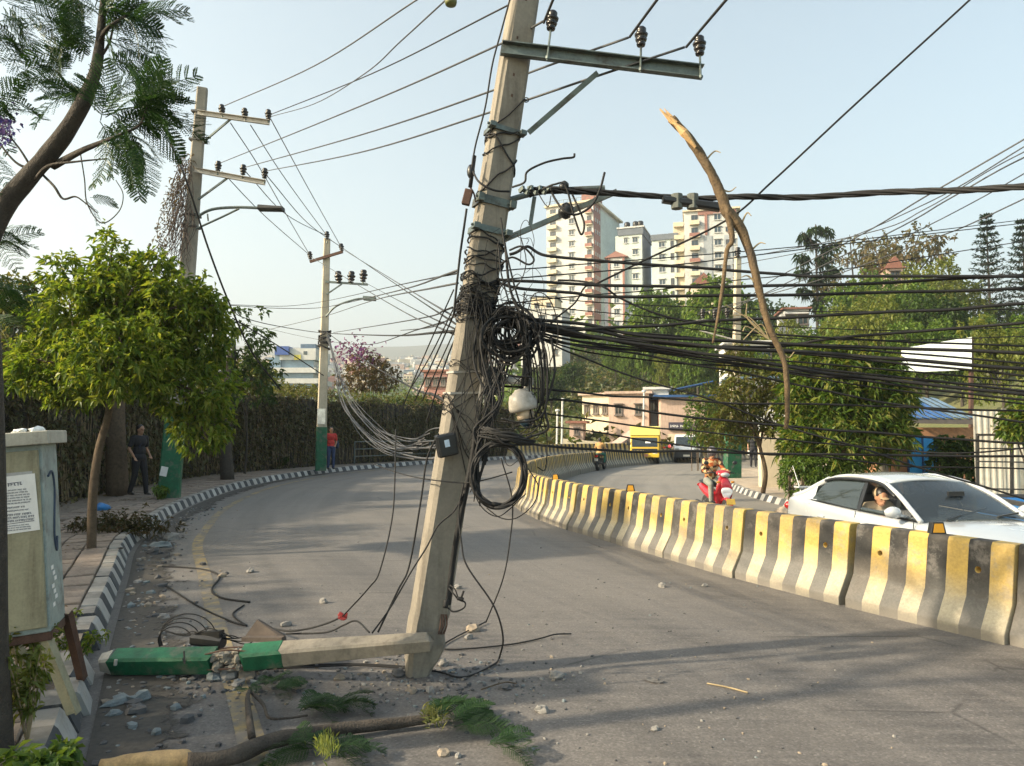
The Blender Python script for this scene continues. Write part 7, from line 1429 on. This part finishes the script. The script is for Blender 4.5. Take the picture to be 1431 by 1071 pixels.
# scooter with rider
def scooter(loc, rz, label, col, col2, name='motor_scooter', tail=False):
    s_ = empty(name, loc, rz, label, 'scooter'); wheel(s_, (.62, 0, .22), .22, .10); wheel(s_, (-.58, 0, .22), .22, .11)
    def rows(name, secs, mat, n=10):
        b = MB(); rr = []
        for (x, z, hw, hh, lean) in secs: rr.append([V((x + lean * math.sin(a) * hh, hw * math.cos(a), z + hh * math.sin(a))) for a in np.linspace(0, 2 * math.pi, n + 1)])
        b.grid(rr); b.add(rr[0][:-1], [tuple(range(n))]); b.add(rr[-1][:-1], [tuple(range(n - 1, -1, -1))]); o = b.build(name, mat, s_, local=True, smooth=True); m = o.modifiers.new('s', 'SUBSURF'); m.levels = m.render_levels = 1; return o
    rows('rear_body', [(-.95, .66, .05, .05, 0), (-.85, .64, .13, .09, 0), (-.5, .55, .17, .14, 0), (-.2, .46, .16, .14, 0), (-.05, .42, .12, .10, 0)], col); rows('seat', [(-.88, .76, .08, .03, 0), (-.7, .77, .14, .05, 0), (-.3, .72, .15, .06, 0), (-.05, .70, .09, .04, 0)], M['black_plastic'])
    rows('front_shield', [(.30, .28, .15, .05, 0), (.40, .40, .20, .10, .2), (.46, .58, .22, .14, .3), (.46, .76, .19, .12, .3), (.42, .90, .11, .07, .2)], col); rows('floorboard', [(-.1, .27, .17, .05, 0), (.1, .26, .18, .04, 0), (.35, .29, .16, .05, 0)], M['black_plastic'])
    rows('front_apron', [(.60, .46, .05, .06, 0), (.63, .56, .13, .07, 0), (.615, .64, .15, .05, 0), (.58, .68, .10, .02, 0)], col2); rows('front_nose', [(.58, .66, .13, .04, 0), (.585, .76, .13, .08, 0), (.53, .86, .09, .05, 0)], col); rows('front_fender', [(.86, .30, .05, .02, 0), (.76, .42, .075, .04, 0), (.58, .47, .08, .04, 0), (.40, .38, .06, .03, 0)], col); rows('handlebar_cover', [(.28, 1.02, .10, .06, 0), (.40, 1.03, .20, .08, 0), (.50, 1.00, .15, .07, 0), (.55, .97, .07, .04, 0)], col)
    b = MB(); b.ball((.55, 0, .985), (.05, .11, .055), 12, 7); b.build('headlight', M['head_glass'], s_, local=True, smooth=True)
    b = MB(); b.tube(catmull([(.24, -.36, 1.0), (.33, -.2, 1.03), (.36, 0, 1.03), (.33, .2, 1.03), (.24, .36, 1.0)], 4), .014, 7); b.tube([(.36, 0, 1.0), (.60, 0, .25)], .028, 7); b.build('handlebar', M['black_plastic'], s_, local=True, smooth=True)
    for y in (-1, 1):
        b = MB(); b.tube([(.34, .22 * y, 1.04), (.30, .33 * y, 1.22)], .006, 5); m_ = b.build('mirror', M['black_plastic'], s_, local=True); b = MB(); b.ball((.30, .35 * y, 1.25), (.02, .065, .045), 10, 6); b.build('mirror_glass', M['black_plastic'], m_, local=True, smooth=True)
        b = MB(); b.ball((.56, .17 * y, .82), (.03, .05, .025), 8, 5); b.build('indicator', M['amber_lens'], s_, local=True)
    b = MB(); b.box((.835, 0, .40), (.01, .2, .13), Matrix.Rotation(-.3, 3, 'Y')); b.build('number_plate', simple('yellow_plate', (.50, .32, .05), .5), s_, local=True); b = MB(); b.ball((-.96, 0, .66), (.03, .10, .05), 8, 5); b.build('tail_light', M['red_lens'], s_, local=True); b = MB(); b.tube([(-.2, -.13, .2), (-.8, -.17, .28)], .045, 8); b.build('silencer', M['dark_steel'], s_, local=True)
    return s_
RIDE = dict(pel=(0, 0, .80), che=(.06, 0, 1.16), nec=(.09, 0, 1.33), hea=(.12, 0, 1.45), shl=(.07, .165, 1.28), shr=(.07, -.165, 1.28), ell=(.20, .27, 1.04), elr=(.20, -.27, 1.04), hal=(.46, .25, 1.04), har=(.46, -.25, 1.04), hil=(.02, .10, .80), hir=(.02, -.10, .80), knl=(.42, .17, .74), knr=(.42, -.17, .74), anl=(.38, .15, .36), anr=(.38, -.15, .36), face=(1, 0, -.08))
def helmet(r, P, Rf, mat):
    h = P['hea']; b = MB(); b.ball(h + V((-.01, 0, .045)), (.145, .125, .135), 16, 10, rot=Rf); b.ball(h + Rf @ V((.13, 0, .075)), (.05, .09, .015), 10, 6, rot=Rf); o = remesh(b, 'helmet', mat, r, .012, 2); b = MB()
    for k in (-1, 1): b.ball(h + Rf @ V((.02, .122 * k, .02)), (.03, .01, .03), 8, 5)
    b.build('strap_boss', M['chrome'], o, local=True); return o
sc_loc = V((AT(1001, 700, 17.6).x, 17.6, -.25)); sa = math.atan2(-.98, .12)
scooter(sc_loc, sa, 'red and white motor scooter coming towards the camera behind the barrier', M['scoot_red'], M['scoot_white'])
r, P, Rf = person(wm(bpy.data.objects['motor_scooter']) @ V((-.32, 0, 0)), sa, RIDE, M['orange_cloth'], M['jean'], 'helmeted rider in an orange patterned jacket on the red scooter', 'long', hair=False); helmet(r, P, Rf, simple('silver_black_helmet', (.10, .09, .10), .3, var=.6, scale=6))
# motorcycles further away
def motorbike(loc, rz, label, col):
    s_ = empty('motorcycle', loc, rz, label, 'motorcycle'); wheel(s_, (.65, 0, .3), .3, .1); wheel(s_, (-.65, 0, .3), .3, .12); b = MB(); b.ball((.15, 0, .82), (.28, .15, .14), 12, 7); b.build('tank', col, s_, local=True, smooth=True); b = MB(); b.ball((-.35, 0, .80), (.42, .13, .07), 10, 6); b.build('seat', M['black_plastic'], s_, local=True, smooth=True)
    b = MB(); b.box((.05, 0, .45), (.4, .26, .3)); b.tube([(-.1, -.16, .3), (-.85, -.18, .42)], .05, 8); b.tube([(.65, .09, .3), (.42, .08, .98)], .025, 6); b.tube([(.65, -.09, .3), (.42, -.08, .98)], .025, 6); b.build('engine', M['dark_steel'], s_, local=True); b = MB(); b.tube(catmull([(.25, -.38, 1.02), (.4, -.1, 1.0), (.4, .1, 1.0), (.25, .38, 1.02)], 4), .015, 6); b.build('handlebar', M['black_plastic'], s_, local=True); b = MB(); b.ball((.55, 0, .92), (.07, .1, .1)); b.build('headlight', M['head_glass'], s_, local=True, smooth=True); b = MB(); b.box((-.9, 0, .72), (.06, .16, .08)); b.build('tail_light', M['red_lens'], s_, local=True); b = MB(); b.box((-.95, 0, .55), (.01, .18, .13)); b.build('number_plate', M['plate'], s_, local=True); return s_
mp = G(840, 657, -.25); ma = math.atan2(.93, .36); motorbike(mp, ma, 'motorcycle riding away along the dark side of the far barrier', M['scoot_red'])
r, P, Rf = person(mp + V((math.cos(ma), math.sin(ma), 0)) * -.3 + V((0, 0, .05)), ma, RIDE, simple('orange_vest', (.42, .24, .09), .8, var=.3), M['green_cloth'], 'motorcyclist in an orange top and teal trousers seen from behind', 'long'); 
motorbike(AT(936, 641, 50), R(-80), 'dark red motorcycle standing between the yellow truck and the white van', M['scoot_red'])
# small yellow truck
def truck(loc, rz):
    c = empty('small_truck', loc, rz, 'small yellow truck with a pale yellow board above its cab coming round the bend', 'truck')
    b = MB(); b.prism([(1.0, .45), (2.0, .45), (2.06, .62), (2.04, 1.0), (1.86, 1.62), (1.78, 1.66), (1.0, 1.66)], 1.72, Matrix(((1, 0, 0, 0), (0, 0, -1, .86), (0, 1, 0, 0), (0, 0, 0, 1)))); b.build('cab', M['truck_yellow'], c, local=True, bevel=.05)
    b = MB(); b.bar((2.055, 0, 1.03), (1.885, 0, 1.58), 1.5, .02, up=(1, 0, .3)); b.build('windscreen', M['car_glass'], c, local=True); b = MB(); b.box((1.995, .2, 1.30), (.01, .3, .12)); b.build('sticker', M['white_paint'], c, local=True)
    b = MB(); b.box((-.35, 0, 1.18), (2.7, 1.8, 1.1)); b.build('cargo_body', M['truck_yellow'], c, local=True, bevel=.03); b = MB(); b.box((1.1, 0, 1.98), (.5, 1.82, .56)); b.build('head_board', M['truck_pale'], c, local=True, bevel=.03)
    b = MB(); b.box((2.08, 0, .86), (.05, 1.5, .12)); b.build('grille', M['black_plastic'], c, local=True, bevel=.02); b = MB(); b.box((2.08, 0, .50), (.14, 1.74, .22)); b.build('bumper', M['truck_yellow'], c, local=True, bevel=.04); b = MB(); b.box((2.16, 0, .52), (.02, .4, .14)); b.build('number_plate', simple('red_plate', (.5, .2, .12), .5), c, local=True)
    for s_ in (-1, 1):
        b = MB(); b.ball((2.05, .62 * s_, .66), (.05, .16, .1)); b.build('headlight', M['head_glass'], c, local=True, smooth=True); b = MB(); b.bar((1.95, .84 * s_, 1.25), (2.05, 1.0 * s_, 1.3), .02, .02); b.box((2.04, 1.0 * s_, 1.25), (.04, .12, .26)); b.build('door_mirror', M['black_plastic'], c, local=True); b = MB(); b.box((1.45, .863 * s_, 1.28), (.7, .015, .5)); b.build('side_glass', M['car_glass_tint'], c, local=True)
        for x in (1.35, -1.1): wheel(c, (x, .74 * s_, .29), .29, .2)
    b = MB(); b.box((0, 0, .42), (3.4, .8, .2)); b.build('chassis', M['dark_steel'], c, local=True); return c
truck(V((AT(903, 640, 46.5).x, 46.5, -.25)), math.atan2(-.97, -.22))
def van(loc, rz):
    c = empty('passenger_van', loc, rz, 'white passenger van with a dark lower front following the yellow truck', 'van'); prof = [(-2.2, .3), (2.05, .3), (2.2, .55), (2.15, .85), (1.75, 1.05), (1.15, 1.62), (.8, 1.74), (-2.0, 1.74), (-2.2, 1.5)]
    b = MB(); b.prism(prof, 1.56, Matrix(((1, 0, 0, 0), (0, 0, -1, .78), (0, 1, 0, 0), (0, 0, 0, 1)))); b.build('body', M['van_white'], c, local=True, bevel=.08); b = MB(); b.bar((1.78, 0, 1.06), (1.20, 0, 1.6), 1.36, .02, up=(1, 0, 1)); b.build('windscreen', M['car_glass'], c, local=True); b = MB(); b.box((2.17, 0, .52), (.12, 1.5, .48)); b.build('bumper', M['black_plastic'], c, local=True, bevel=.06); b = MB(); b.box((2.24, 0, .45), (.02, .4, .12)); b.build('number_plate', M['plate'], c, local=True)
    for s_ in (-1, 1):
        b = MB(); b.ball((2.08, .58 * s_, .86), (.12, .17, .08)); b.build('headlight', M['head_glass'], c, local=True, smooth=True); b = MB(); b.box((-.4, .785 * s_, 1.3), (2.6, .02, .42)); b.build('side_glass', M['car_glass_tint'], c, local=True); b = MB(); b.ball((1.55, .92 * s_, 1.1), (.06, .1, .1)); b.build('door_mirror', M['black_plastic'], c, local=True, smooth=True)
        for x in (1.4, -1.4): wheel(c, (x, .7 * s_, .29), .29, .2)
    return c
van(V((AT(962, 640, 48).x, 48, -.25)), math.atan2(-.96, -.28))
# blue truck bed beyond the white car
c = empty('parked_truck', (8.7, 11.6, -.25), R(-100), 'blue truck bed with a dark rim partly hidden behind the white car bonnet', 'truck'); b = MB()
for s_ in (-1, 1): b.bar((-1.5, .7 * s_, .58), (1.5, .7 * s_, .58), .06, .5)
for x in (-1.5, 1.5): b.bar((x, -.7, .58), (x, .7, .58), .06, .5)
b.box((0, 0, .36), (3, 1.4, .06)); b.build('bed', M['blue_truck'], c, local=True); b = MB()
for s_ in (-1, 1): b.bar((-1.55, .7 * s_, .85), (1.55, .7 * s_, .85), .1, .06)
for x in (-1.52, 1.52): b.bar((x, -.7, .852), (x, .7, .852), .1, .06)
b.build('rim_rail', M['dark_steel'], c, local=True)
for x in (-1, 1):
    for s_ in (-1, 1): wheel(c, (x, .6 * s_, .28), .28, .18)
b = MB(); b.rock((9.0, 11.6, .50), .3, 3, 10, 7, .6); tag(b.build('sack', M['white_paper'], smooth=True), 'pale sack lying in the blue truck bed at the right edge', 'sack')
# ================================================================== ROADSIDE CABINET, FALLEN BEAM, RUBBLE
M['cab_paint'] = concrete('stained_cabinet_paint', (.30, .28, .19), (.10, .075, .045), 5, .95); M['cab_side'] = simple('weathered_cabinet_side', (.26, .31, .30), .6, var=.25, dirt=(.12, .11, .10))
cb0 = AT(71, 883, 4.2); cb = empty('roadside_cabinet', G(80, 1000, SWZ), 0, 'tilted grey green utility cabinet on bent legs with a printed notice on its door', 'utility cabinet')
ang = R(20); Rc = Matrix.Rotation(ang, 3, 'Z') @ Matrix.Rotation(R(-4.6), 3, 'Y')
def cp(x, y, z): return cb0 + Rc @ V((x, y, z))      # x<0 leftwards along the front, y back, z up from the front right lower corner
HC, WC, DC = 1.045, .78, .36
def cbox(name, x0, x1, y0, y1, z0, z1, mat, par=cb, bev=.006): b = MB(); b.box(cp((x0 + x1) / 2, (y0 + y1) / 2, (z0 + z1) / 2), (x1 - x0, y1 - y0, z1 - z0), Rc); return b.build(name, mat, par, bevel=bev)
cbox('case', -WC, 0, 0, DC, 0, HC, M['cab_side']); dr = cbox('door', -WC + .02, -.012, -.018, 0, .03, HC - .03, M['cab_paint'])
cbox('lid', -WC - .05, .05, -.06, DC + .05, HC, HC + .075, concrete('lid_concrete', (.42, .40, .34), sc=6)); cbox('plinth', -WC, 0, .01, DC, -.05, 0, M['rust'])
lk = cbox('lock', -.35, -.33, -.03, -.018, .07, .10, M['dark_steel'], dr, .002)
pp = MB(); pp.box(cp(-.135, -.0195, .725), (.215, .002, .315), Rc @ Matrix.Rotation(R(-2), 3, 'Y')); nt = pp.build('notice', M['white_paper'], dr); pp = MB(); pp.box(cp(-.12, -.0190, .86), (.15, .0014, .08), Rc); pp.build('torn_paper', simple('grey_torn_paper', (.36, .36, .36), .8), dr)
g = random.Random(12); b = MB(); Rn = Rc @ Matrix.Rotation(R(-2), 3, 'Y')
def mark(x, z, w_, h_): b.box(cp(x, -.0213, z), (w_, .0008, h_), Rn)
def line(z, x0, x1, h_, dens=1.0):       # one row of print: head strokes with short verticals
    x = x0
    while x < x1:
        wl = g.uniform(.5, 1.5) * h_ * 2.4
        if x + wl > x1: break
        mark(x + wl / 2, z + h_ * .42, wl, h_ * .16); q = x + h_ * .2
        while q < x + wl: mark(q, z + g.uniform(-.05, .05) * h_, h_ * .16, h_ * g.uniform(.6, .95)); mark(q + h_ * .2, z - h_ * g.uniform(-.1, .25), h_ * .34, h_ * .14); q += h_ * g.uniform(.5, .8)
        x += wl + h_ * .5
mark(-.215, .865, .03, .022); line(.835, -.225, -.06, .021)
for i in range(6): line(.803 - i * .0145, -.228, -.05, .0075)
line(.708, -.2, -.07, .010); line(.690, -.225, -.06, .008)
for i in range(3): line(.668 - i * .017, -.23, -.045, .012)
mark(-.137, .622, .18, .003)
for i in range(3): line(.608 - i * .012, -.228, -.06, .006)
b.build('print', M['ink'], nt)
b = MB(); b.tube(catmull([cp(.004, .10, .86), cp(.004, .20, .88), cp(.004, .24, .78), cp(.004, .20, .62), cp(.004, .18, .5), cp(.004, .22, .42), cp(.004, .24, .5)], 6), .007, 5); b.build('paint_scrawl', simple('dark_blue_scrawl', (.03, .05, .09), .6), cb); b = MB()
for k in range(7): b.box(cp(.002, .1 + .03 * (k % 3), .34 - k * .035), (.002, .05, .022), Rc)
b.build('sticker_rest', M['white_paper'], cb)
def leg(a, e, w_=.05):
    b = MB(); b.bar(a, e, w_, .008, up=(0, -1, 0)); b.bar(a + V((w_ / 2, .02, 0)), e + V((w_ / 2, .02, 0)), .008, w_, up=(0, -1, 0)); b.build('leg', M['cab_paint'] if w_ > .045 else M['rust'], cb)
leg(cp(-.06, .03, .0), G(100, 998, SWZ), .055); leg(cp(.0, DC - .02, .02), G(112, 950, SWZ), .044); leg(cp(-WC + .06, .03, 0), G(-30, 1010, SWZ), .055); leg(cp(-.35, DC - .05, 0), G(50, 945, SWZ), .05); leg(cp(-.45, .03, 0), G(28, 985, SWZ), .045)
b = MB()
for i, (x, y) in enumerate(((-.1, .05), (-.2, .0), (-.33, .1), (-.42, .03), (-.16, .2), (-.05, .16), (-.5, .12))): b.rock(cp(x, y, HC + .082), .028 + .008 * (i % 3), i + 3, 7, 5, .5)
tag(b.build('pebbles', M['white_paint']), 'pale stones lying on the lid of the roadside cabinet', 'stones')
# fallen broken beam
fbm = empty('fallen_beam', G(380, 945), 0, 'broken green and grey concrete post lying across the road in front of the leaning pole', 'concrete post')
up = V((0, -.42, 1)).normalized()
L0, L1, L2, L3, L4 = AT(160, 925, 5.42), AT(300, 923, 5.36), AT(340, 919, 5.33), AT(397, 914, 5.31), AT(600, 897, 5.12)
for p in (L0, L1, L2, L3): p.z = max(p.z, .095)
def seg(name, a, e, w_, mat, w2=None, j=0, seed=0):
    b = MB(); n = 7; d = (e - a).normalized(); x = d.cross(up).normalized(); y = x.cross(d).normalized(); rows = []; w2 = w2 or w_
    for i in range(n):
        f = i / (n - 1); wd = w_ + (w2 - w_) * f; r = []
        for u, v in ((-.5, -.38), (-.38, -.5), (.38, -.5), (.5, -.38), (.5, .38), (.38, .5), (-.38, .5), (-.5, .38)):
            k = 1 + .03 * mnoise.noise(V((u * 3, v * 3, i + seed))); ex = j * mnoise.noise(V((u * 2.3, v * 2.3, seed + 9))) if i in (0, n - 1) else 0
            r.append(a.lerp(e, f) + d * ex + x * u * wd * k + y * v * wd * k)
        rows.append(r + [r[0]])
    b.grid(rows); b.add(rows[0][:-1], [tuple(range(8))]); b.add(rows[-1][:-1], [tuple(range(7, -1, -1))]); return b.build(name, mat, fbm)
seg('painted_shaft', L0, L1, .145, M['green_paint'], .15, .10, 1); seg('painted_shaft', L2 + V((.02, 0, 0)), L3, .148, M['green_paint'], .145, .08, 2); seg('bare_shaft', L3 + V((.002, 0, 0)), L4, .143, M['pole_conc'], .10, .09, 3)
seg('broken_end', AT(140, 926, 5.42).lerp(L0, .2) , L0, .10, M['wall_conc'], .14, .08, 5)
b = MB(); g = random.Random(4)
for k in range(30): f = g.random(); b.rock(L1.lerp(L2, f) + V((0, g.uniform(-.055, .055), g.uniform(-.06, .04))), g.uniform(.022, .042), k, 6, 5, .9)
tag(b.build('shattered_core', M['pole_conc2'], fbm), kind='stuff')
b = MB()
for k in range(4): y = (-.05, .05)[k % 2]; z = (-.05, .055)[k // 2]; b.tube(catmull([L1 + V((-.05, y, z)), L1.lerp(L2, .5) + V((0, y + g.uniform(-.03, .03), z + g.uniform(-.02, .03))), L2 + V((.05, y, z))], 4), .006, 5)
b.build('reinforcing_bar', M['rust'], fbm)
b = MB(); b.tube([AT(162, 922, 5.30), AT(161, 930, 5.30)], .012, 6); b.build('bolt', M['white_plastic'], fbm); b = MB(); b.tube([AT(257, 910, 5.25), AT(258, 928, 5.24)], .006, 5); b.tube([AT(255, 920, 5.24), AT(258, 928, 5.24), AT(261, 922, 5.24)], .004, 5); b.build('hook', M['dark_steel'], fbm)
# broken slab standing against the beam
a = [AT(338, 896, 5.52), AT(359, 866, 5.58), AT(396, 888, 5.5), AT(398, 896, 5.45)]; b = MB(); off = V((.02, -.05, .035)); b.add([p for p in a] + [p + V((.0, .05, -.01)) for p in a], [(0, 1, 2, 3)[::-1], (4, 5, 6, 7), (0, 1, 5, 4), (1, 2, 6, 5), (2, 3, 7, 6), (3, 0, 4, 7)]); b.bar(AT(340, 893, 5.46), AT(396, 893, 5.4), .05, .03)
tag(b.build('concrete_slab', simple('brown_slab', (.085, .066, .054), .9, var=.3)), 'triangular piece of broken slab standing behind the green beam', 'slab')
b = MB(); b.bar(AT(270, 893, 5.6), AT(312, 898, 5.55), .09, .08, cham=.02); b.bar(AT(285, 888, 5.6), AT(310, 886, 5.55), .06, .05); tag(b.build('broken_fitting', M['black_plastic']), 'crushed black fitting lying behind the green beam', 'fitting')
wl = empty('wire_coil', AT(235, 895, 5.7), 0, 'springy loops of loose black wire behind the green beam', 'wire coil'); g = random.Random(6)
for k in range(4):
    rx, ry = 24 + 5 * k, 20 + 4 * k; cx, cy = 245 + 6 * k, 896 - 2 * k; cab([(cx + rx * math.cos(t_) * -1, cy - ry * math.sin(t_), 5.65 + .03 * k) for t_ in np.linspace(-.4, 3.3, 9)], .0045, name='wire_loop', parent=wl)
for k in range(6): cab([(225 + 10 * k, 880 + 3 * k, 5.6), (265 + 4 * k, 888 - k, 5.58), (300 + 8 * k, 880 + 4 * k, 5.56), (318 + 8 * k, 892, 5.55)], .0045, name='wire_loop', parent=wl, wob=.03, seed=k)
gz_ = lambda x, y: G(x, y) + V((0, 0, .009))
cab([gz_(207, 792), gz_(277, 796), gz_(306, 806), gz_(296, 825), gz_(310, 837), gz_(349, 843)], .012, label='black cable snaking from the kerb over the yellow line', name='fallen_cable'); cab([gz_(341, 847), gz_(326, 858), gz_(330, 866), gz_(343, 875)], .008, label='short wire curling down to the broken slab', name='fallen_cable'); cab([gz_(232, 820), gz_(276, 848), gz_(323, 870), gz_(345, 876)], .009, label='thin wire running straight from the gutter to the broken slab', name='fallen_cable')
cab([gz_(340, 940), gz_(420, 932), gz_(500, 930), gz_(570, 934), gz_(590, 938)], .008, label='second black cable on the road under the grey part of the beam', name='fallen_cable')
# ---- rubble
M['rub'] = [concrete('rubble_grey', (.24, .23, .215), sc=9), concrete('rubble_dark', (.085, .085, .088), sc=9), concrete('rubble_tan', (.28, .23, .175), sc=9), concrete('rubble_blue_grey', (.17, .20, .21), sc=9)]
def chunk(px, py, rpx, mi, label, seed, flat=.6, z=0.0):
    p = G(px, py, z); r_ = rpx * p.y / FPX; b = MB(); b.rock(p + V((0, 0, r_ * flat * .45)), r_, seed, 8, 6, flat); tag(b.build('concrete_chunk', M['rub'][mi]), label, 'rubble', 'loose concrete chunks')
CH = [(915, 953, 10, 1, 'flat dark stone alone on the right of the road', .35), (705, 963, 11, 1, 'dark flat stone on a thin stick right of the pole foot', .35), (757, 995, 9, 0, 'pale flat stone at the front centre of the road'), (777, 947, 9, 0, 'grey lump right of the pole foot under the wire loop'), (925, 821, 7, 0, 'small grey stone far right on the road'), (660, 882, 9, 2, 'crumbly tan lump beside the folded wire'), (655, 893, 7, 0, 'small crumbly lump touching the folded wire'), (575, 968, 9, 2, 'tan chunk at the foot of the leaning pole, left'), (601, 968, 9, 0, 'grey chunk at the foot of the leaning pole, right'), (557, 945, 11, 1, 'dark chunk leaning on the pole foot'), (620, 930, 9, 0, 'grey lump just right of the pole foot'), (475, 950, 8, 2, 'pointed tan stone in front of the beam'), (418, 962, 9, 2, 'tan lump beside the small green twigs'), (915, 1020, 5, 0, 'small white stone near the front right'), (620, 1055, 8, 2, 'tan stone at the bottom of the road'), (640, 1058, 6, 0, 'small white stone at the bottom of the road'),
      (320, 948, 15, 0, 'large grey chunk under the break of the beam'), (345, 948, 14, 2, 'light tan chunk under the green piece of the beam'), (298, 950, 11, 3, 'bluish chunk under the green beam'), (333, 958, 9, 0, 'small chunk in front of the beam break'), (165, 985, 17, 3, 'bluish painted kerb fragment in the gutter', .4), (196, 980, 14, 3, 'pale blue grey kerb fragment in the gutter'), (190, 997, 14, 1, 'dark brick like fragment in the gutter'), (160, 1000, 12, 3, 'whitish blue splinter lowest in the gutter', .4), (228, 865, 8, 0, 'round grey stone near the springy wire loops'), (224, 765, 14, 3, 'bluish slab fragment against the far kerb', .4), (238, 755, 11, 0, 'grey slab piece against the far kerb'), (215, 775, 10, 1, 'dark lump beside the slab pieces at the far kerb'), (400, 875, 7, 0, 'white stone behind the beam'), (350, 800, 6, 0, 'white stone on the yellow line'), (452, 843, 7, 0, 'pale stone in the middle distance left of the pole'), (640, 823, 7, 0, 'pale stone behind the leaning pole'), (985, 820, 4, 0, 'tiny stone near the barrier foot')]
for i, c in enumerate(CH): chunk(c[0], c[1], c[2], c[3], c[4], i * 5 + 2, c[5] if len(c) > 5 else .65)
b = MB(); g = random.Random(31)
for i in range(1500):
    k = g.random()
    if k < .45: d = pKL.near(-1.4, 2.5) + g.random() ** 1.5 * 16; p = pKL.off(d, -.12 - abs(g.gauss(0, .33))); s_ = g.uniform(.006, .028) if g.random() < .9 else g.uniform(.03, .06)
    elif k < .7: q = G(g.gauss(600, 90), g.gauss(950, 18)); p = q; s_ = g.uniform(.005, .02)
    elif k < .8: q = G(g.gauss(330, 45), g.gauss(955, 14)); p = q; s_ = g.uniform(.008, .03)
    else: q = G(g.uniform(330, 1250), g.uniform(745, 1070)); p = q; s_ = g.uniform(.004, .014)
    if p.x > 4 - p.y * .1 and p.y > 5: continue
    b.rock(p + V((0, 0, s_ * .3)), s_, i, 5, 3, .6, mi=g.choice([0, 1, 1, 1, 2, 3]))
tag(b.build('grit', M['rub'], origin=(0, 6, 0)), kind='stuff')
b = MB(); b.tube(catmull([gz_(988, 957), gz_(1015, 962), gz_(1045, 970)], 4), .006, 5); tag(b.build('stick', M['straw']), 'thin dry stick lying on the right of the road', 'stick')
b = MB(); b.tube(catmull([G(672, 966) + V((0, 0, .01)), G(705, 960) + V((0, 0, .03)), G(722, 958) + V((0, 0, .01))], 4), .005, 5); tag(b.build('stick', M['bark']), 'short twig under the flat dark stone', 'stick')
N = 600; P_ = np.array([tuple(pKL.off(pKL.near(-1.4, 2.5) + nr.random() * 20, .3 + nr.random() * 2.2) + V((0, 0, SWZ + .02))) for _ in range(N)]); vv, tri = leaves(P_, nr.normal(0, 1, (N, 3)) * np.array([1, 1, .15]), .06, .025, .05); o = np_mesh('leaf_litter', vv, tri, M['leaf_rust'], None, (-3, 6, .16)); tag(o, kind='stuff')
